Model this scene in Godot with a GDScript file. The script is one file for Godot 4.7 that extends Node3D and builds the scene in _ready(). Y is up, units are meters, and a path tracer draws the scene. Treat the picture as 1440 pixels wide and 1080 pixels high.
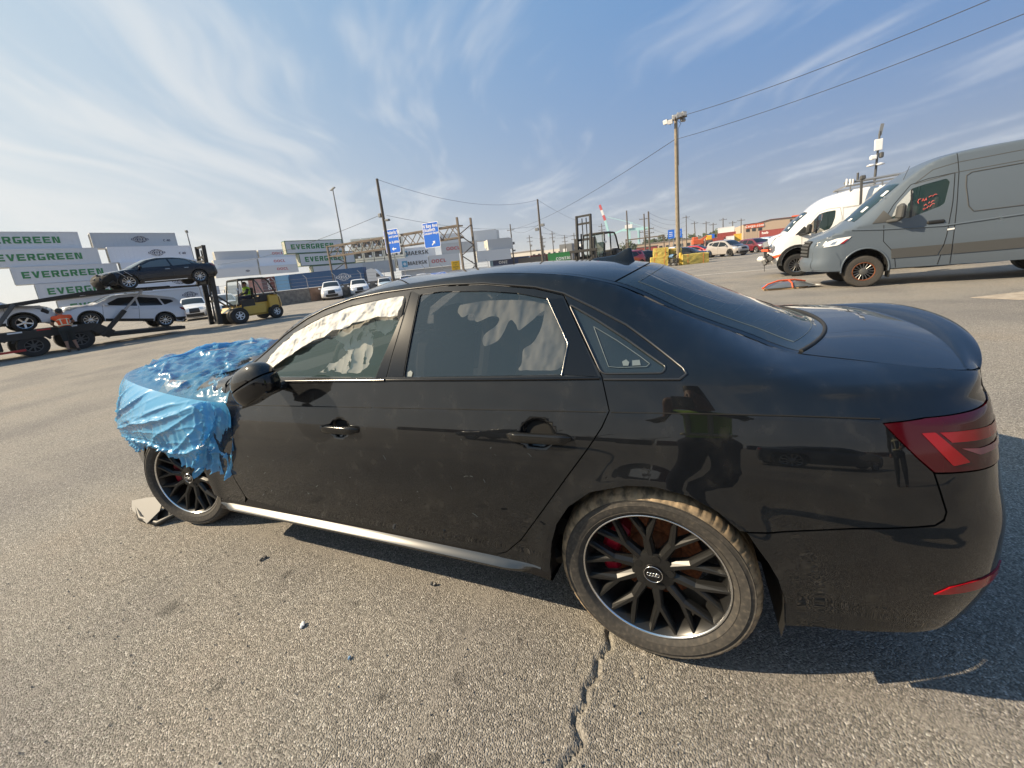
extends Node3D
# A salvage yard beside a container port: a black saloon with a film-wrapped nose, seen close from its left rear quarter.

var M := {}

func _ready():
	# camera
	var cam := Camera3D.new()
	cam.name = "camera"
	cam.projection = Camera3D.PROJECTION_FRUSTUM
	cam.near = 0.05
	cam.far = 4000.0
	cam.size = 2.0 * 0.05 * 540.0 / 535.05
	cam.frustum_offset = Vector2(0.0, -61.03 / 535.05 * 0.05)
	var yaw := -0.4146
	var pit := 0.1929
	var rol := -0.1081
	var fw := Vector3(sin(yaw) * cos(pit), -sin(pit), -cos(yaw) * cos(pit))
	var rt := fw.cross(Vector3.UP).normalized()
	var up := rt.cross(fw)
	cam.transform = Transform3D(Basis(rt * cos(rol) + up * sin(rol), up * cos(rol) - rt * sin(rol), -fw), Vector3(0.0919, 1.4505, 2.0922))
	add_child(cam)
	cam.current = true
	# sky, exposure, haze
	var env := Environment.new()
	env.background_mode = Environment.BG_SKY
	env.sky = Sky.new()
	var pano := PanoramaSkyMaterial.new()
	pano.panorama = ImageTexture.create_from_image(sky_image())
	env.sky.sky_material = pano
	env.background_energy_multiplier = 0.56
	env.tonemap_mode = Environment.TONE_MAPPER_LINEAR
	env.tonemap_exposure = 1.8
	env.sdfgi_enabled = true
	env.ssao_enabled = true
	env.ssil_enabled = true
	env.fog_enabled = true
	env.fog_density = 0.00028
	env.fog_light_color = Color(0.86, 0.87, 0.88)
	var we := WorldEnvironment.new()
	we.name = "world_environment"
	we.environment = env
	add_child(we)
	# sun
	var sun := DirectionalLight3D.new()
	sun.name = "sun"
	sun.light_energy = 1.6
	sun.light_color = Color(1.0, 0.92, 0.79)
	sun.light_angular_distance = 0.5
	sun.shadow_enabled = true
	add_child(sun)
	sun.look_at_from_position(Vector3(-0.735, 0.585, 0.345) * 50.0, Vector3.ZERO)
	materials()
	ground()
	black_sedan()
	film_wrap()
	near_debris()
	grey_van()
	white_van()
	panel_bundle()
	pole_corner()
	right_cars()
	right_buildings()
	centre_forklift()
	yellow_forklift()
	carried_sedan()
	transporter()
	wall_cars()
	concrete_wall()
	container_yard()
	gantry()
	poles_and_wires()
	far_centre()
	behind_camera()
	people()

# ------------------------------------------------------------------ sky
func sky_image() -> Image:
	var w := 2048
	var h := 1024
	var im := Image.create(w, h, false, Image.FORMAT_RGBF)
	var n1 := FastNoiseLite.new()
	n1.seed = 11
	n1.frequency = 0.55
	n1.fractal_octaves = 5
	n1.fractal_gain = 0.55
	var n2 := FastNoiseLite.new()
	n2.seed = 5
	n2.frequency = 0.28
	n2.fractal_octaves = 3
	var n3 := FastNoiseLite.new()
	n3.seed = 23
	n3.frequency = 0.45
	n3.fractal_octaves = 2
	var sun := Vector3(-0.735, 0.585, 0.345).normalized()
	for j in h:
		var el := PI * 0.5 - PI * (j + 0.5) / h
		if el < -0.03:
			im.fill_rect(Rect2i(0, j, w, h - j), Color(0.3, 0.28, 0.25))
			break
		var y := maxf(sin(el), 0.0)
		var ce := cos(el)
		for i in w:
			var a := TAU * (i + 0.5) / w
			var d := Vector3(sin(a) * ce, y, -cos(a) * ce)
			var cs := d.dot(sun)
			var side := 0.5 + 0.5 * cs
			var base_t := 1.0 - exp(-y * lerpf(4.7, 2.0, clampf(side * side * 1.25, 0, 1)))
			var hz := Vector3(0.40, 0.43, 0.445).lerp(Vector3(1.0, 0.98, 0.89), clampf(side * side * 1.35, 0, 1))
			var zen := Vector3(0.06, 0.225, 0.57).lerp(Vector3(0.18, 0.42, 0.68), clampf(side * side * 1.1, 0, 1))
			var c := hz.lerp(zen, base_t)
			c += Vector3(1.0, 0.93, 0.8) * (0.22 * pow(maxf(cs, 0.0), 10.0) + 0.5 * pow(maxf(cs, 0.0), 60.0))
			if y > 0.015:
				var k := 1.0 / (y + 0.03)
				var px := d.x * k
				var pz := d.z * k
				var wx := n3.get_noise_2d(px, pz) * 0.3
				var wz := n3.get_noise_2d(px + 37.0, pz - 12.0) * 0.3
				# streaks: long along one wind direction, bent by a slow warp
				var u := (px + wx) * 0.55 + (pz + wz) * 0.83
				var v := -(px + wx) * 0.83 + (pz + wz) * 0.55
				var s := n1.get_noise_2d(u * 0.55, v * 2.6)
				var m := n2.get_noise_2d(px * 0.9 + 3.0, pz * 0.9)
				var fl := n1.get_noise_2d(u * 2.2 + 50.0, v * 11.0)
				s += 0.28 * fl
				var cl := clampf(0.06 + s * 0.95 + m * 0.7 + 0.32 * maxf(-d.x, 0.0) - 0.75 * maxf(y - 0.42, 0.0), 0.0, 1.0)
				cl = cl * cl * (3.0 - 2.0 * cl) * 0.6 * clampf(y * 9.0, 0.0, 1.0)
				var lit := Vector3(0.62, 0.68, 0.78).lerp(Vector3(0.86, 0.87, 0.86), clampf(side * side * 1.3, 0, 1))
				c = c.lerp(lit, cl)
			im.set_pixel(i, j, Color(c.x, c.y, c.z))
	return im

# ------------------------------------------------------------------ materials
func mk(called: String, c: Color, rough := 0.6, metal := 0.0) -> StandardMaterial3D:
	var m := StandardMaterial3D.new()
	m.resource_name = called
	m.albedo_color = Color(c.r, c.g, c.b, 1.0).linear_to_srgb()
	m.roughness = rough
	m.metallic = metal
	M[called] = m
	return m

func paint(called: String, c: Color, rough := 0.35) -> StandardMaterial3D:
	var m := mk(called, c, rough)
	m.clearcoat_enabled = true
	m.clearcoat = 1.0
	m.clearcoat_roughness = 0.04
	return m

func pane(called: String, c: Color, a: float) -> StandardMaterial3D:
	var m := mk(called, c, 0.02)
	m.transparency = BaseMaterial3D.TRANSPARENCY_ALPHA
	m.albedo_color.a = a
	return m

func noise_tex(sd: int, freq: float, size: int, ramp: Array, type := FastNoiseLite.TYPE_SIMPLEX_SMOOTH, oct := 4, ret := -1) -> NoiseTexture2D:
	var n := FastNoiseLite.new()
	n.seed = sd
	n.noise_type = type
	n.frequency = freq
	n.fractal_octaves = oct
	if type == FastNoiseLite.TYPE_CELLULAR:
		n.fractal_type = FastNoiseLite.FRACTAL_NONE
		n.cellular_jitter = 0.9
		if ret >= 0:
			n.cellular_return_type = ret
	var t := NoiseTexture2D.new()
	t.noise = n
	t.width = size
	t.height = size
	t.seamless = true
	t.seamless_blend_skirt = 0.08
	if ramp.size():
		var g := Gradient.new()
		var off := PackedFloat32Array()
		var col := PackedColorArray()
		for r in ramp:
			off.append(r[0])
			col.append(Color(r[1].r, r[1].g, r[1].b).linear_to_srgb())
		g.offsets = off
		g.colors = col
		t.color_ramp = g
	return t

func grain(m: StandardMaterial3D, tex: Texture2D, scale: float, world := true) -> StandardMaterial3D:
	m.albedo_texture = tex
	m.albedo_color = Color.WHITE
	m.uv1_triplanar = true
	m.uv1_world_triplanar = world
	m.uv1_scale = Vector3.ONE * scale
	return m

func g3(v: float) -> Color:
	return Color(v, v, v)

func materials():
	var f := FastNoiseLite.TYPE_SIMPLEX_SMOOTH
	var cellt := FastNoiseLite.TYPE_CELLULAR
	var asph := mk("asphalt", Color.WHITE, 0.9)
	grain(asph, noise_tex(7, 0.135, 2048, [[0.0, Color(0.115, 0.107, 0.096)], [0.35, Color(0.2, 0.186, 0.166)], [0.7, Color(0.275, 0.256, 0.23)], [0.93, Color(0.37, 0.346, 0.312)], [1.0, Color(0.52, 0.5, 0.47)]], cellt, 1, FastNoiseLite.RETURN_CELL_VALUE), 1.0 / 1.55)
	asph.heightmap_enabled = true
	asph.heightmap_scale = 0.5
	asph.vertex_color_use_as_albedo = true
	asph.heightmap_flip_texture = true
	asph.heightmap_texture = noise_tex(7, 0.135, 2048, [], cellt, 1, FastNoiseLite.RETURN_DISTANCE)
	asph.detail_enabled = true
	asph.detail_blend_mode = BaseMaterial3D.BLEND_MODE_MUL
	asph.detail_uv_layer = BaseMaterial3D.DETAIL_UV_2
	asph.uv2_triplanar = true
	asph.uv2_world_triplanar = true
	asph.uv2_scale = Vector3.ONE / 14.3
	asph.detail_albedo = noise_tex(31, 0.006, 1024, [[0.0, Color(0.66, 0.66, 0.68)], [0.35, Color(0.82, 0.81, 0.8)], [0.55, Color(0.94, 0.93, 0.9)], [0.8, Color(1.0, 0.97, 0.92)], [1.0, Color(1.0, 0.94, 0.85)]], f, 6)
	var blk := paint("black_paint", Color(0.0055, 0.0064, 0.0088), 0.5)
	blk.metallic_specular = 0.2
	blk.clearcoat_roughness = 0.02
	grain(blk, noise_tex(3, 0.02, 512, [[0.0, Color(0.0025, 0.0032, 0.0046)], [0.55, Color(0.004, 0.005, 0.0068)], [0.8, Color(0.0075, 0.0082, 0.0094)], [1.0, Color(0.02, 0.0198, 0.019)]], f, 6), 0.8, false)
	mk("black_gloss", Color(0.004, 0.004, 0.005), 0.12)
	mk("handle_gloss", g3(0.03), 0.1, 0.6)
	mk("black_plastic", g3(0.012), 0.5)
	mk("gap_black", g3(0.002), 0.9)
	mk("rubber", g3(0.016), 0.75)
	mk("chrome", g3(0.62), 0.12, 1.0)
	mk("dark_chrome", g3(0.12), 0.2, 1.0)
	mk("trim_grey", g3(0.075), 0.3, 0.8)
	mk("brushed_steel", g3(0.24), 0.34, 1.0)
	mk("sill_metal", g3(0.115), 0.2, 1.0)
	mk("pale_window", Color(0.10, 0.125, 0.135), 0.08)
	mk("glass_line", Color(0.11, 0.14, 0.15), 0.5)
	mk("alloy", g3(0.55), 0.25, 0.9)
	mk("wheel_grey", g3(0.028), 0.32, 0.55)
	mk("wheel_edge", g3(0.75), 0.22, 1.0)
	mk("caliper_red", Color(0.30, 0.006, 0.02), 0.35)
	grain(mk("rust", Color.WHITE, 0.8), noise_tex(9, 0.05, 256, [[0.0, Color(0.06, 0.018, 0.008)], [0.5, Color(0.19, 0.055, 0.016)], [1.0, Color(0.34, 0.12, 0.04)]], f, 4), 4.0, false)
	pane("tinted_glass", Color(0.026, 0.041, 0.056), 0.66)
	pane("front_glass", Color(0.05, 0.085, 0.075), 0.42)
	pane("dark_glass", Color(0.008, 0.012, 0.016), 0.9)
	pane("clear_glass", Color(0.10, 0.16, 0.15), 0.25)
	pane("van_glass", Color(0.04, 0.10, 0.085), 0.2)
	mk("lamp_red", Color(0.045, 0.001, 0.004), 0.08)
	mk("lamp_red_bright", Color(0.26, 0.003, 0.007), 0.12)
	mk("lamp_pink", Color(0.22, 0.07, 0.08), 0.1)
	mk("lamp_white", g3(0.75), 0.1)
	mk("headlamp", Color(0.5, 0.53, 0.56), 0.08, 0.3)
	mk("amber", Color(0.8, 0.22, 0.02), 0.2)
	var cl := mk("airbag_cloth", Color(0.60, 0.59, 0.555), 0.85)
	cl.backlight_enabled = true
	cl.backlight = Color(0.3, 0.3, 0.28)
	mk("interior_dark", g3(0.014), 0.85)
	mk("interior_grey", g3(0.06), 0.85)
	grain(mk("muddy_tyre", Color.WHITE, 0.92), noise_tex(15, 0.02, 512, [[0.0, Color(0.05, 0.042, 0.034)], [0.3, Color(0.12, 0.095, 0.066)], [0.5, Color(0.33, 0.245, 0.155)], [1.0, Color(0.46, 0.35, 0.23)]], f, 5), 2.4, false)
	grain(mk("dusty_tyre", Color.WHITE, 0.85), noise_tex(16, 0.03, 512, [[0.0, Color(0.028, 0.026, 0.024)], [0.6, Color(0.052, 0.047, 0.041)], [1.0, Color(0.13, 0.108, 0.085)]], f, 5), 3.0, false)
	# vehicles
	paint("white_paint", g3(0.74))
	paint("pearl_white", Color(0.68, 0.70, 0.74))
	paint("navy_black", Color(0.006, 0.007, 0.012)).metallic_specular = 0.15
	var vg := paint("van_grey", Color(0.09, 0.112, 0.138), 0.55)
	vg.metallic_specular = 0.3
	vg.clearcoat = 0.5
	vg.clearcoat_roughness = 0.16
	paint("van_white", Color(0.76, 0.755, 0.74))
	mk("van_plastic", Color(0.055, 0.056, 0.056), 0.7)
	mk("van_dust", Color(0.15, 0.145, 0.135), 0.8)
	paint("red_paint", Color(0.38, 0.012, 0.016))
	paint("maroon_paint", Color(0.12, 0.008, 0.014))
	paint("silver_paint", Color(0.30, 0.275, 0.26))
	paint("grey_paint", Color(0.10, 0.11, 0.12))
	paint("blue_paint", Color(0.10, 0.22, 0.38))
	paint("pale_blue_paint", Color(0.42, 0.52, 0.60))
	paint("green_paint", Color(0.06, 0.12, 0.08))
	paint("forklift_yellow", Color(0.55, 0.33, 0.03), 0.5)
	mk("machine_black", g3(0.012), 0.5)
	mk("machine_grey", g3(0.07), 0.5)
	mk("truck_black", g3(0.012), 0.55)
	mk("reflector_red", Color(0.5, 0.02, 0.02), 0.3)
	mk("vest_orange", Color(0.85, 0.10, 0.02), 0.8)
	mk("vest_lime", Color(0.42, 0.72, 0.03), 0.8)
	mk("vest_tape", Color(0.7, 0.68, 0.45), 0.5)
	mk("cloth_dark", Color(0.016, 0.022, 0.024), 0.9)
	mk("cloth_navy", Color(0.014, 0.02, 0.045), 0.9)
	mk("skin", Color(0.33, 0.17, 0.11), 0.55)
	mk("hair", g3(0.01), 0.6)
	mk("boot", Color(0.05, 0.03, 0.02), 0.8)
	# site
	var fm := [[0.0, Color(0.13, 0.105, 0.075)], [0.5, Color(0.24, 0.2, 0.145)], [1.0, Color(0.36, 0.31, 0.24)]]
	grain(mk("pole_wood", Color.WHITE, 0.9), noise_tex(21, 0.02, 256, fm, f, 4), 1.0, true).uv1_scale = Vector3(6, 0.5, 6)
	mk("grey_wood", Color(0.10, 0.085, 0.07), 0.9)
	grain(mk("concrete", Color.WHITE, 0.9), noise_tex(22, 0.012, 512, [[0.0, Color(0.10, 0.09, 0.08)], [0.5, Color(0.2, 0.18, 0.155)], [1.0, Color(0.32, 0.28, 0.24)]], f, 5), 0.35)
	grain(mk("rust_concrete", Color.WHITE, 0.9), noise_tex(24, 0.012, 256, [[0.0, Color(0.16, 0.09, 0.06)], [0.5, Color(0.25, 0.14, 0.09)], [1.0, Color(0.32, 0.22, 0.16)]], f, 5), 0.35)
	mk("galvanised", g3(0.34), 0.45, 0.7)
	mk("weathered_steel", Color(0.15, 0.12, 0.095), 0.7, 0.2)
	mk("grey_steel", Color(0.20, 0.21, 0.22), 0.6, 0.3)
	mk("wire", g3(0.03), 0.7)
	grain(mk("straw", Color.WHITE, 0.95), noise_tex(26, 0.07, 512, [[0.0, Color(0.10, 0.07, 0.012)], [0.35, Color(0.34, 0.25, 0.05)], [0.6, Color(0.66, 0.52, 0.13)], [1.0, Color(0.95, 0.85, 0.40)]], f, 5), 0.7)
	for kv in [["reefer_white", Color(0.66, 0.67, 0.68)], ["reefer_bright", Color(0.78, 0.80, 0.84)], ["reefer_grey", Color(0.50, 0.51, 0.52)], ["reefer_end", Color(0.80, 0.76, 0.64)], ["box_blue", Color(0.02, 0.09, 0.22)], ["box_light_blue", Color(0.20, 0.42, 0.62)], ["box_red", Color(0.26, 0.045, 0.04)], ["box_pink", Color(0.55, 0.24, 0.20)], ["box_maroon", Color(0.12, 0.022, 0.025)], ["box_green", Color(0.03, 0.26, 0.06)], ["box_navy", Color(0.02, 0.035, 0.10)], ["box_teal", Color(0.20, 0.36, 0.28)], ["box_yellow", Color(0.65, 0.40, 0.04)], ["box_orange", Color(0.60, 0.10, 0.03)]]:
		mk(kv[0], kv[1], 0.6)
	mk("frame_green", Color(0.03, 0.13, 0.05), 0.6)
	mk("lettering_green", Color(0.005, 0.20, 0.055), 0.6)
	mk("lettering_navy", Color(0.03, 0.045, 0.10), 0.6)
	mk("lettering_white", g3(0.8), 0.6)
	mk("lettering_red", Color(0.5, 0.02, 0.04), 0.6)
	mk("lettering_black", g3(0.02), 0.6)
	mk("star_blue", Color(0.09, 0.36, 0.55), 0.6)
	mk("sign_blue", Color(0.005, 0.13, 0.62), 0.4)
	mk("sign_white", g3(0.8), 0.5)
	mk("sign_yellow", Color(0.85, 0.48, 0.01), 0.5)
	mk("wall_tan", Color(0.46, 0.35, 0.26), 0.85)
	mk("wall_white", Color(0.66, 0.62, 0.56), 0.85)
	mk("roof_grey", Color(0.2, 0.18, 0.17), 0.85)
	mk("window_dark", Color(0.03, 0.035, 0.045), 0.15)
	mk("crane_teal", Color(0.35, 0.60, 0.62), 0.6)
	mk("crane_white", g3(0.7), 0.6)
	mk("crane_red", Color(0.5, 0.05, 0.06), 0.6)
	mk("leaf", Color(0.05, 0.075, 0.03), 0.9)
	mk("leaf_pale", Color(0.08, 0.10, 0.045), 0.9)
	mk("bark", Color(0.07, 0.05, 0.035), 0.9)
	mk("strap_orange", Color(0.70, 0.10, 0.03), 0.6)
	mk("cardboard", Color(0.36, 0.24, 0.13), 0.9)
	mk("paper", g3(0.75), 0.8)
	grain(mk("pale_concrete", Color.WHITE, 0.9), noise_tex(28, 0.02, 512, [[0.0, Color(0.24, 0.2, 0.155)], [0.5, Color(0.34, 0.29, 0.23)], [1.0, Color(0.43, 0.37, 0.3)]], f, 5), 0.5)
	mk("road_paint", Color(0.5, 0.47, 0.42), 0.85)
	mk("sticker", Color(0.35, 0.5, 0.42), 0.5)
	mk("chalk_red", Color(0.5, 0.09, 0.08), 0.7)
	var wrap := mk("blue_film", Color(0.10, 0.42, 0.70), 0.27)
	wrap.transparency = BaseMaterial3D.TRANSPARENCY_ALPHA
	wrap.albedo_color.a = 0.82
	wrap.clearcoat_enabled = true
	wrap.clearcoat = 1.0
	wrap.clearcoat_roughness = 0.1
	wrap.backlight_enabled = true
	wrap.backlight = Color(0.12, 0.3, 0.45)
	wrap.vertex_color_use_as_albedo = true

# ------------------------------------------------------------------ mesh building
class MB:
	var V := PackedVector3Array()
	var N := PackedVector3Array()
	var K := PackedColorArray()
	var tint := Color.WHITE
	var tinted := false

	func vtx(p: Vector3, n: Vector3) -> void:
		V.append(p)
		N.append(n)
		if tinted:
			K.append(tint)

	# corners run counter-clockwise seen from outside
	func tri(a: Vector3, b: Vector3, c: Vector3) -> void:
		var n := (b - a).cross(c - a).normalized()
		vtx(a, n)
		vtx(c, n)
		vtx(b, n)

	func tri_n(a: Vector3, b: Vector3, c: Vector3, na: Vector3, nb: Vector3, nc: Vector3) -> void:
		vtx(a, na)
		vtx(c, nc)
		vtx(b, nb)

	func quad(a: Vector3, b: Vector3, c: Vector3, d: Vector3) -> void:
		tri(a, b, c)
		tri(a, c, d)

	# rows of points; outward = (next column - this) x (next row - this)
	func grid(rows: Array, wrap := false, flip := false) -> void:
		var R := rows.size()
		var C: int = rows[0].size()
		var P := PackedVector3Array()
		for r in rows:
			P.append_array(r)
		var n := PackedVector3Array()
		n.resize(P.size())
		var cols := C if wrap else C - 1
		for i in R - 1:
			for j in cols:
				var j2 := (j + 1) % C
				var a := i * C + j
				var b := i * C + j2
				var c := (i + 1) * C + j2
				var d := (i + 1) * C + j
				var fn := (P[c] - P[a]).cross(P[d] - P[b])
				n[a] += fn
				n[b] += fn
				n[c] += fn
				n[d] += fn
		var sg := -1.0 if flip else 1.0
		for i in n.size():
			n[i] = n[i].normalized() * sg
		for i in R - 1:
			for j in cols:
				var j2 := (j + 1) % C
				var a := i * C + j
				var b := i * C + j2
				var c := (i + 1) * C + j2
				var d := (i + 1) * C + j
				if flip:
					tri_n(P[a], P[c], P[b], n[a], n[c], n[b])
					tri_n(P[a], P[d], P[c], n[a], n[d], n[c])
				else:
					tri_n(P[a], P[b], P[c], n[a], n[b], n[c])
					tri_n(P[a], P[c], P[d], n[a], n[c], n[d])

	func tube(path: Array, radii, sides := 8, caps := true) -> void:
		var rows := []
		var u := Vector3.ZERO
		for i in path.size():
			var t: Vector3 = (path[mini(i + 1, path.size() - 1)] - path[maxi(i - 1, 0)]).normalized()
			if u == Vector3.ZERO:
				u = t.cross(Vector3.UP if absf(t.y) < 0.9 else Vector3.RIGHT).normalized()
			u = (u - t * u.dot(t)).normalized()
			var w := t.cross(u)
			var r: float = radii[i] if radii is Array or radii is PackedFloat32Array else radii
			var ring := PackedVector3Array()
			for k in sides:
				var a := TAU * k / sides
				ring.append(path[i] + (u * cos(a) + w * sin(a)) * r)
			rows.append(ring)
		grid(rows, true)
		if caps:
			var A: PackedVector3Array = rows[0]
			var B: PackedVector3Array = rows[-1]
			for k in range(1, sides - 1):
				tri(A[0], A[k + 1], A[k])
				tri(B[0], B[k], B[k + 1])

	func cyl(a: Vector3, b: Vector3, r: float, sides := 10, r2 := -1.0) -> void:
		tube([a, b], [r, r if r2 < 0.0 else r2], sides)

	# profile of (radius, height) along local y, rising outside; sharp corners split
	func lathe(prof: Array, xf: Transform3D, sides := 24, sharp := 0.6) -> void:
		var start := 0
		for i in range(1, prof.size()):
			var last := i == prof.size() - 1
			var cut := last
			if not last:
				var d1: Vector2 = (prof[i] - prof[i - 1]).normalized()
				var d2: Vector2 = (prof[i + 1] - prof[i]).normalized()
				cut = absf(d1.angle_to(d2)) > sharp
			if cut:
				var rows := []
				for k in range(start, i + 1):
					var ring := PackedVector3Array()
					for s in sides:
						var a := TAU * s / sides
						ring.append(xf * Vector3(sin(a) * prof[k].x, prof[k].y, cos(a) * prof[k].x))
					rows.append(ring)
				grid(rows, true)
				start = i

	func box(c: Vector3, s: Vector3, bev := 0.0, b := Basis.IDENTITY) -> void:
		var h := s * 0.5
		if bev <= 0.0:
			var p := []
			for i in 8:
				p.append(c + b * Vector3(h.x if i & 1 else -h.x, h.y if i & 2 else -h.y, h.z if i & 4 else -h.z))
			quad(p[4], p[5], p[7], p[6])
			quad(p[1], p[0], p[2], p[3])
			quad(p[5], p[1], p[3], p[7])
			quad(p[0], p[4], p[6], p[2])
			quad(p[6], p[7], p[3], p[2])
			quad(p[0], p[1], p[5], p[4])
			return
		var e := minf(bev, minf(h.x, minf(h.y, h.z)) * 0.95)
		for ax in 3:
			for sg in [-1.0, 1.0]:
				var n := Vector3.ZERO
				n[ax] = sg
				var u := Vector3.ZERO
				u[(ax + 1) % 3] = 1.0
				var w := n.cross(u)
				var o: Vector3 = n * h[ax]
				var hu: float = h[(ax + 1) % 3] - e
				var hw: float = absf(w.dot(h)) - e
				quad(c + b * (o - u * hu - w * hw), c + b * (o + u * hu - w * hw), c + b * (o + u * hu + w * hw), c + b * (o - u * hu + w * hw))
		for ax in 3:
			var a1 := (ax + 1) % 3
			var a2 := (ax + 2) % 3
			for s1 in [-1.0, 1.0]:
				for s2 in [-1.0, 1.0]:
					var pa := Vector3.ZERO
					pa[a1] = s1 * h[a1]
					pa[a2] = s2 * (h[a2] - e)
					var pb := Vector3.ZERO
					pb[a1] = s1 * (h[a1] - e)
					pb[a2] = s2 * h[a2]
					var l := Vector3.ZERO
					l[ax] = h[ax] - e
					if s1 * s2 > 0.0:
						quad(c + b * (pa - l), c + b * (pb - l), c + b * (pb + l), c + b * (pa + l))
					else:
						quad(c + b * (pb - l), c + b * (pa - l), c + b * (pa + l), c + b * (pb + l))
		for i in 8:
			var q := Vector3(1.0 if i & 1 else -1.0, 1.0 if i & 2 else -1.0, 1.0 if i & 4 else -1.0)
			var i3 := h - Vector3.ONE * e
			var X := c + b * (q * Vector3(h.x, i3.y, i3.z))
			var Y := c + b * (q * Vector3(i3.x, h.y, i3.z))
			var Z := c + b * (q * Vector3(i3.x, i3.y, h.z))
			if q.x * q.y * q.z > 0.0:
				tri(X, Y, Z)
			else:
				tri(X, Z, Y)

	func bar(a: Vector3, b2: Vector3, w: float, h: float, bev := 0.0, up := Vector3.UP) -> void:
		var t := (b2 - a).normalized()
		var s := t.cross(up if absf(t.dot(up)) < 0.95 else Vector3.RIGHT).normalized()
		var u := s.cross(t)
		box((a + b2) * 0.5, Vector3((b2 - a).length(), h, w), bev, Basis(t, u, s))

	# polygon (counter-clockwise in local xy) pushed from z0 to z1
	func prism(poly: PackedVector2Array, xf: Transform3D, z0: float, z1: float) -> void:
		if Geometry2D.is_polygon_clockwise(poly):
			poly = poly.duplicate()
			poly.reverse()
		var ix := Geometry2D.triangulate_polygon(poly)
		for k in range(0, ix.size(), 3):
			var a := poly[ix[k]]
			var b := poly[ix[k + 1]]
			var c := poly[ix[k + 2]]
			if (b - a).cross(c - a) < 0.0:
				var t := b
				b = c
				c = t
			tri(xf * Vector3(a.x, a.y, z1), xf * Vector3(b.x, b.y, z1), xf * Vector3(c.x, c.y, z1))
			tri(xf * Vector3(a.x, a.y, z0), xf * Vector3(c.x, c.y, z0), xf * Vector3(b.x, b.y, z0))
		for k in poly.size():
			var a := poly[k]
			var b := poly[(k + 1) % poly.size()]
			quad(xf * Vector3(a.x, a.y, z0), xf * Vector3(b.x, b.y, z0), xf * Vector3(b.x, b.y, z1), xf * Vector3(a.x, a.y, z1))

	func ball(c: Vector3, r: Vector3, sides := 14, rings := 8) -> void:
		var rows := []
		for i in rings + 1:
			var e := -PI / 2 + PI * i / rings
			var ring := PackedVector3Array()
			for k in sides:
				var a := TAU * k / sides
				ring.append(c + Vector3(sin(a) * cos(e) * r.x, sin(e) * r.y, cos(a) * cos(e) * r.z))
			rows.append(ring)
		grid(rows, true)

	func mesh() -> ArrayMesh:
		var arr := []
		arr.resize(Mesh.ARRAY_MAX)
		arr[Mesh.ARRAY_VERTEX] = V
		arr[Mesh.ARRAY_NORMAL] = N
		if tinted:
			arr[Mesh.ARRAY_COLOR] = K
		var m := ArrayMesh.new()
		if V.size():
			m.add_surface_from_arrays(Mesh.PRIMITIVE_TRIANGLES, arr)
		return m

class Tab:
	var x: PackedFloat64Array
	var y: PackedFloat64Array
	var m: PackedFloat64Array

	func _init(xs, ys):
		x = PackedFloat64Array(xs)
		y = PackedFloat64Array(ys)
		var n := x.size()
		m.resize(n)
		for i in n:
			if i == 0 or i == n - 1:
				var k := mini(i, n - 2)
				m[i] = (y[k + 1] - y[k]) / (x[k + 1] - x[k])
			else:
				var h0 := x[i] - x[i - 1]
				var h1 := x[i + 1] - x[i]
				var d0 := (y[i] - y[i - 1]) / h0
				var d1 := (y[i + 1] - y[i]) / h1
				m[i] = 0.0 if d0 * d1 <= 0.0 else 3.0 * (h0 + h1) / ((2.0 * h1 + h0) / d0 + (h1 + 2.0 * h0) / d1)

	func at(v: float) -> float:
		var n := x.size()
		v = clampf(v, x[0], x[n - 1])
		var i := clampi(x.bsearch(v) - 1, 0, n - 2)
		var h := x[i + 1] - x[i]
		var t := (v - x[i]) / h
		var t2 := t * t
		var t3 := t2 * t
		return (2.0 * t3 - 3.0 * t2 + 1.0) * y[i] + (t3 - 2.0 * t2 + t) * h * m[i] + (3.0 * t2 - 2.0 * t3) * y[i + 1] + (t3 - t2) * h * m[i + 1]

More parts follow.
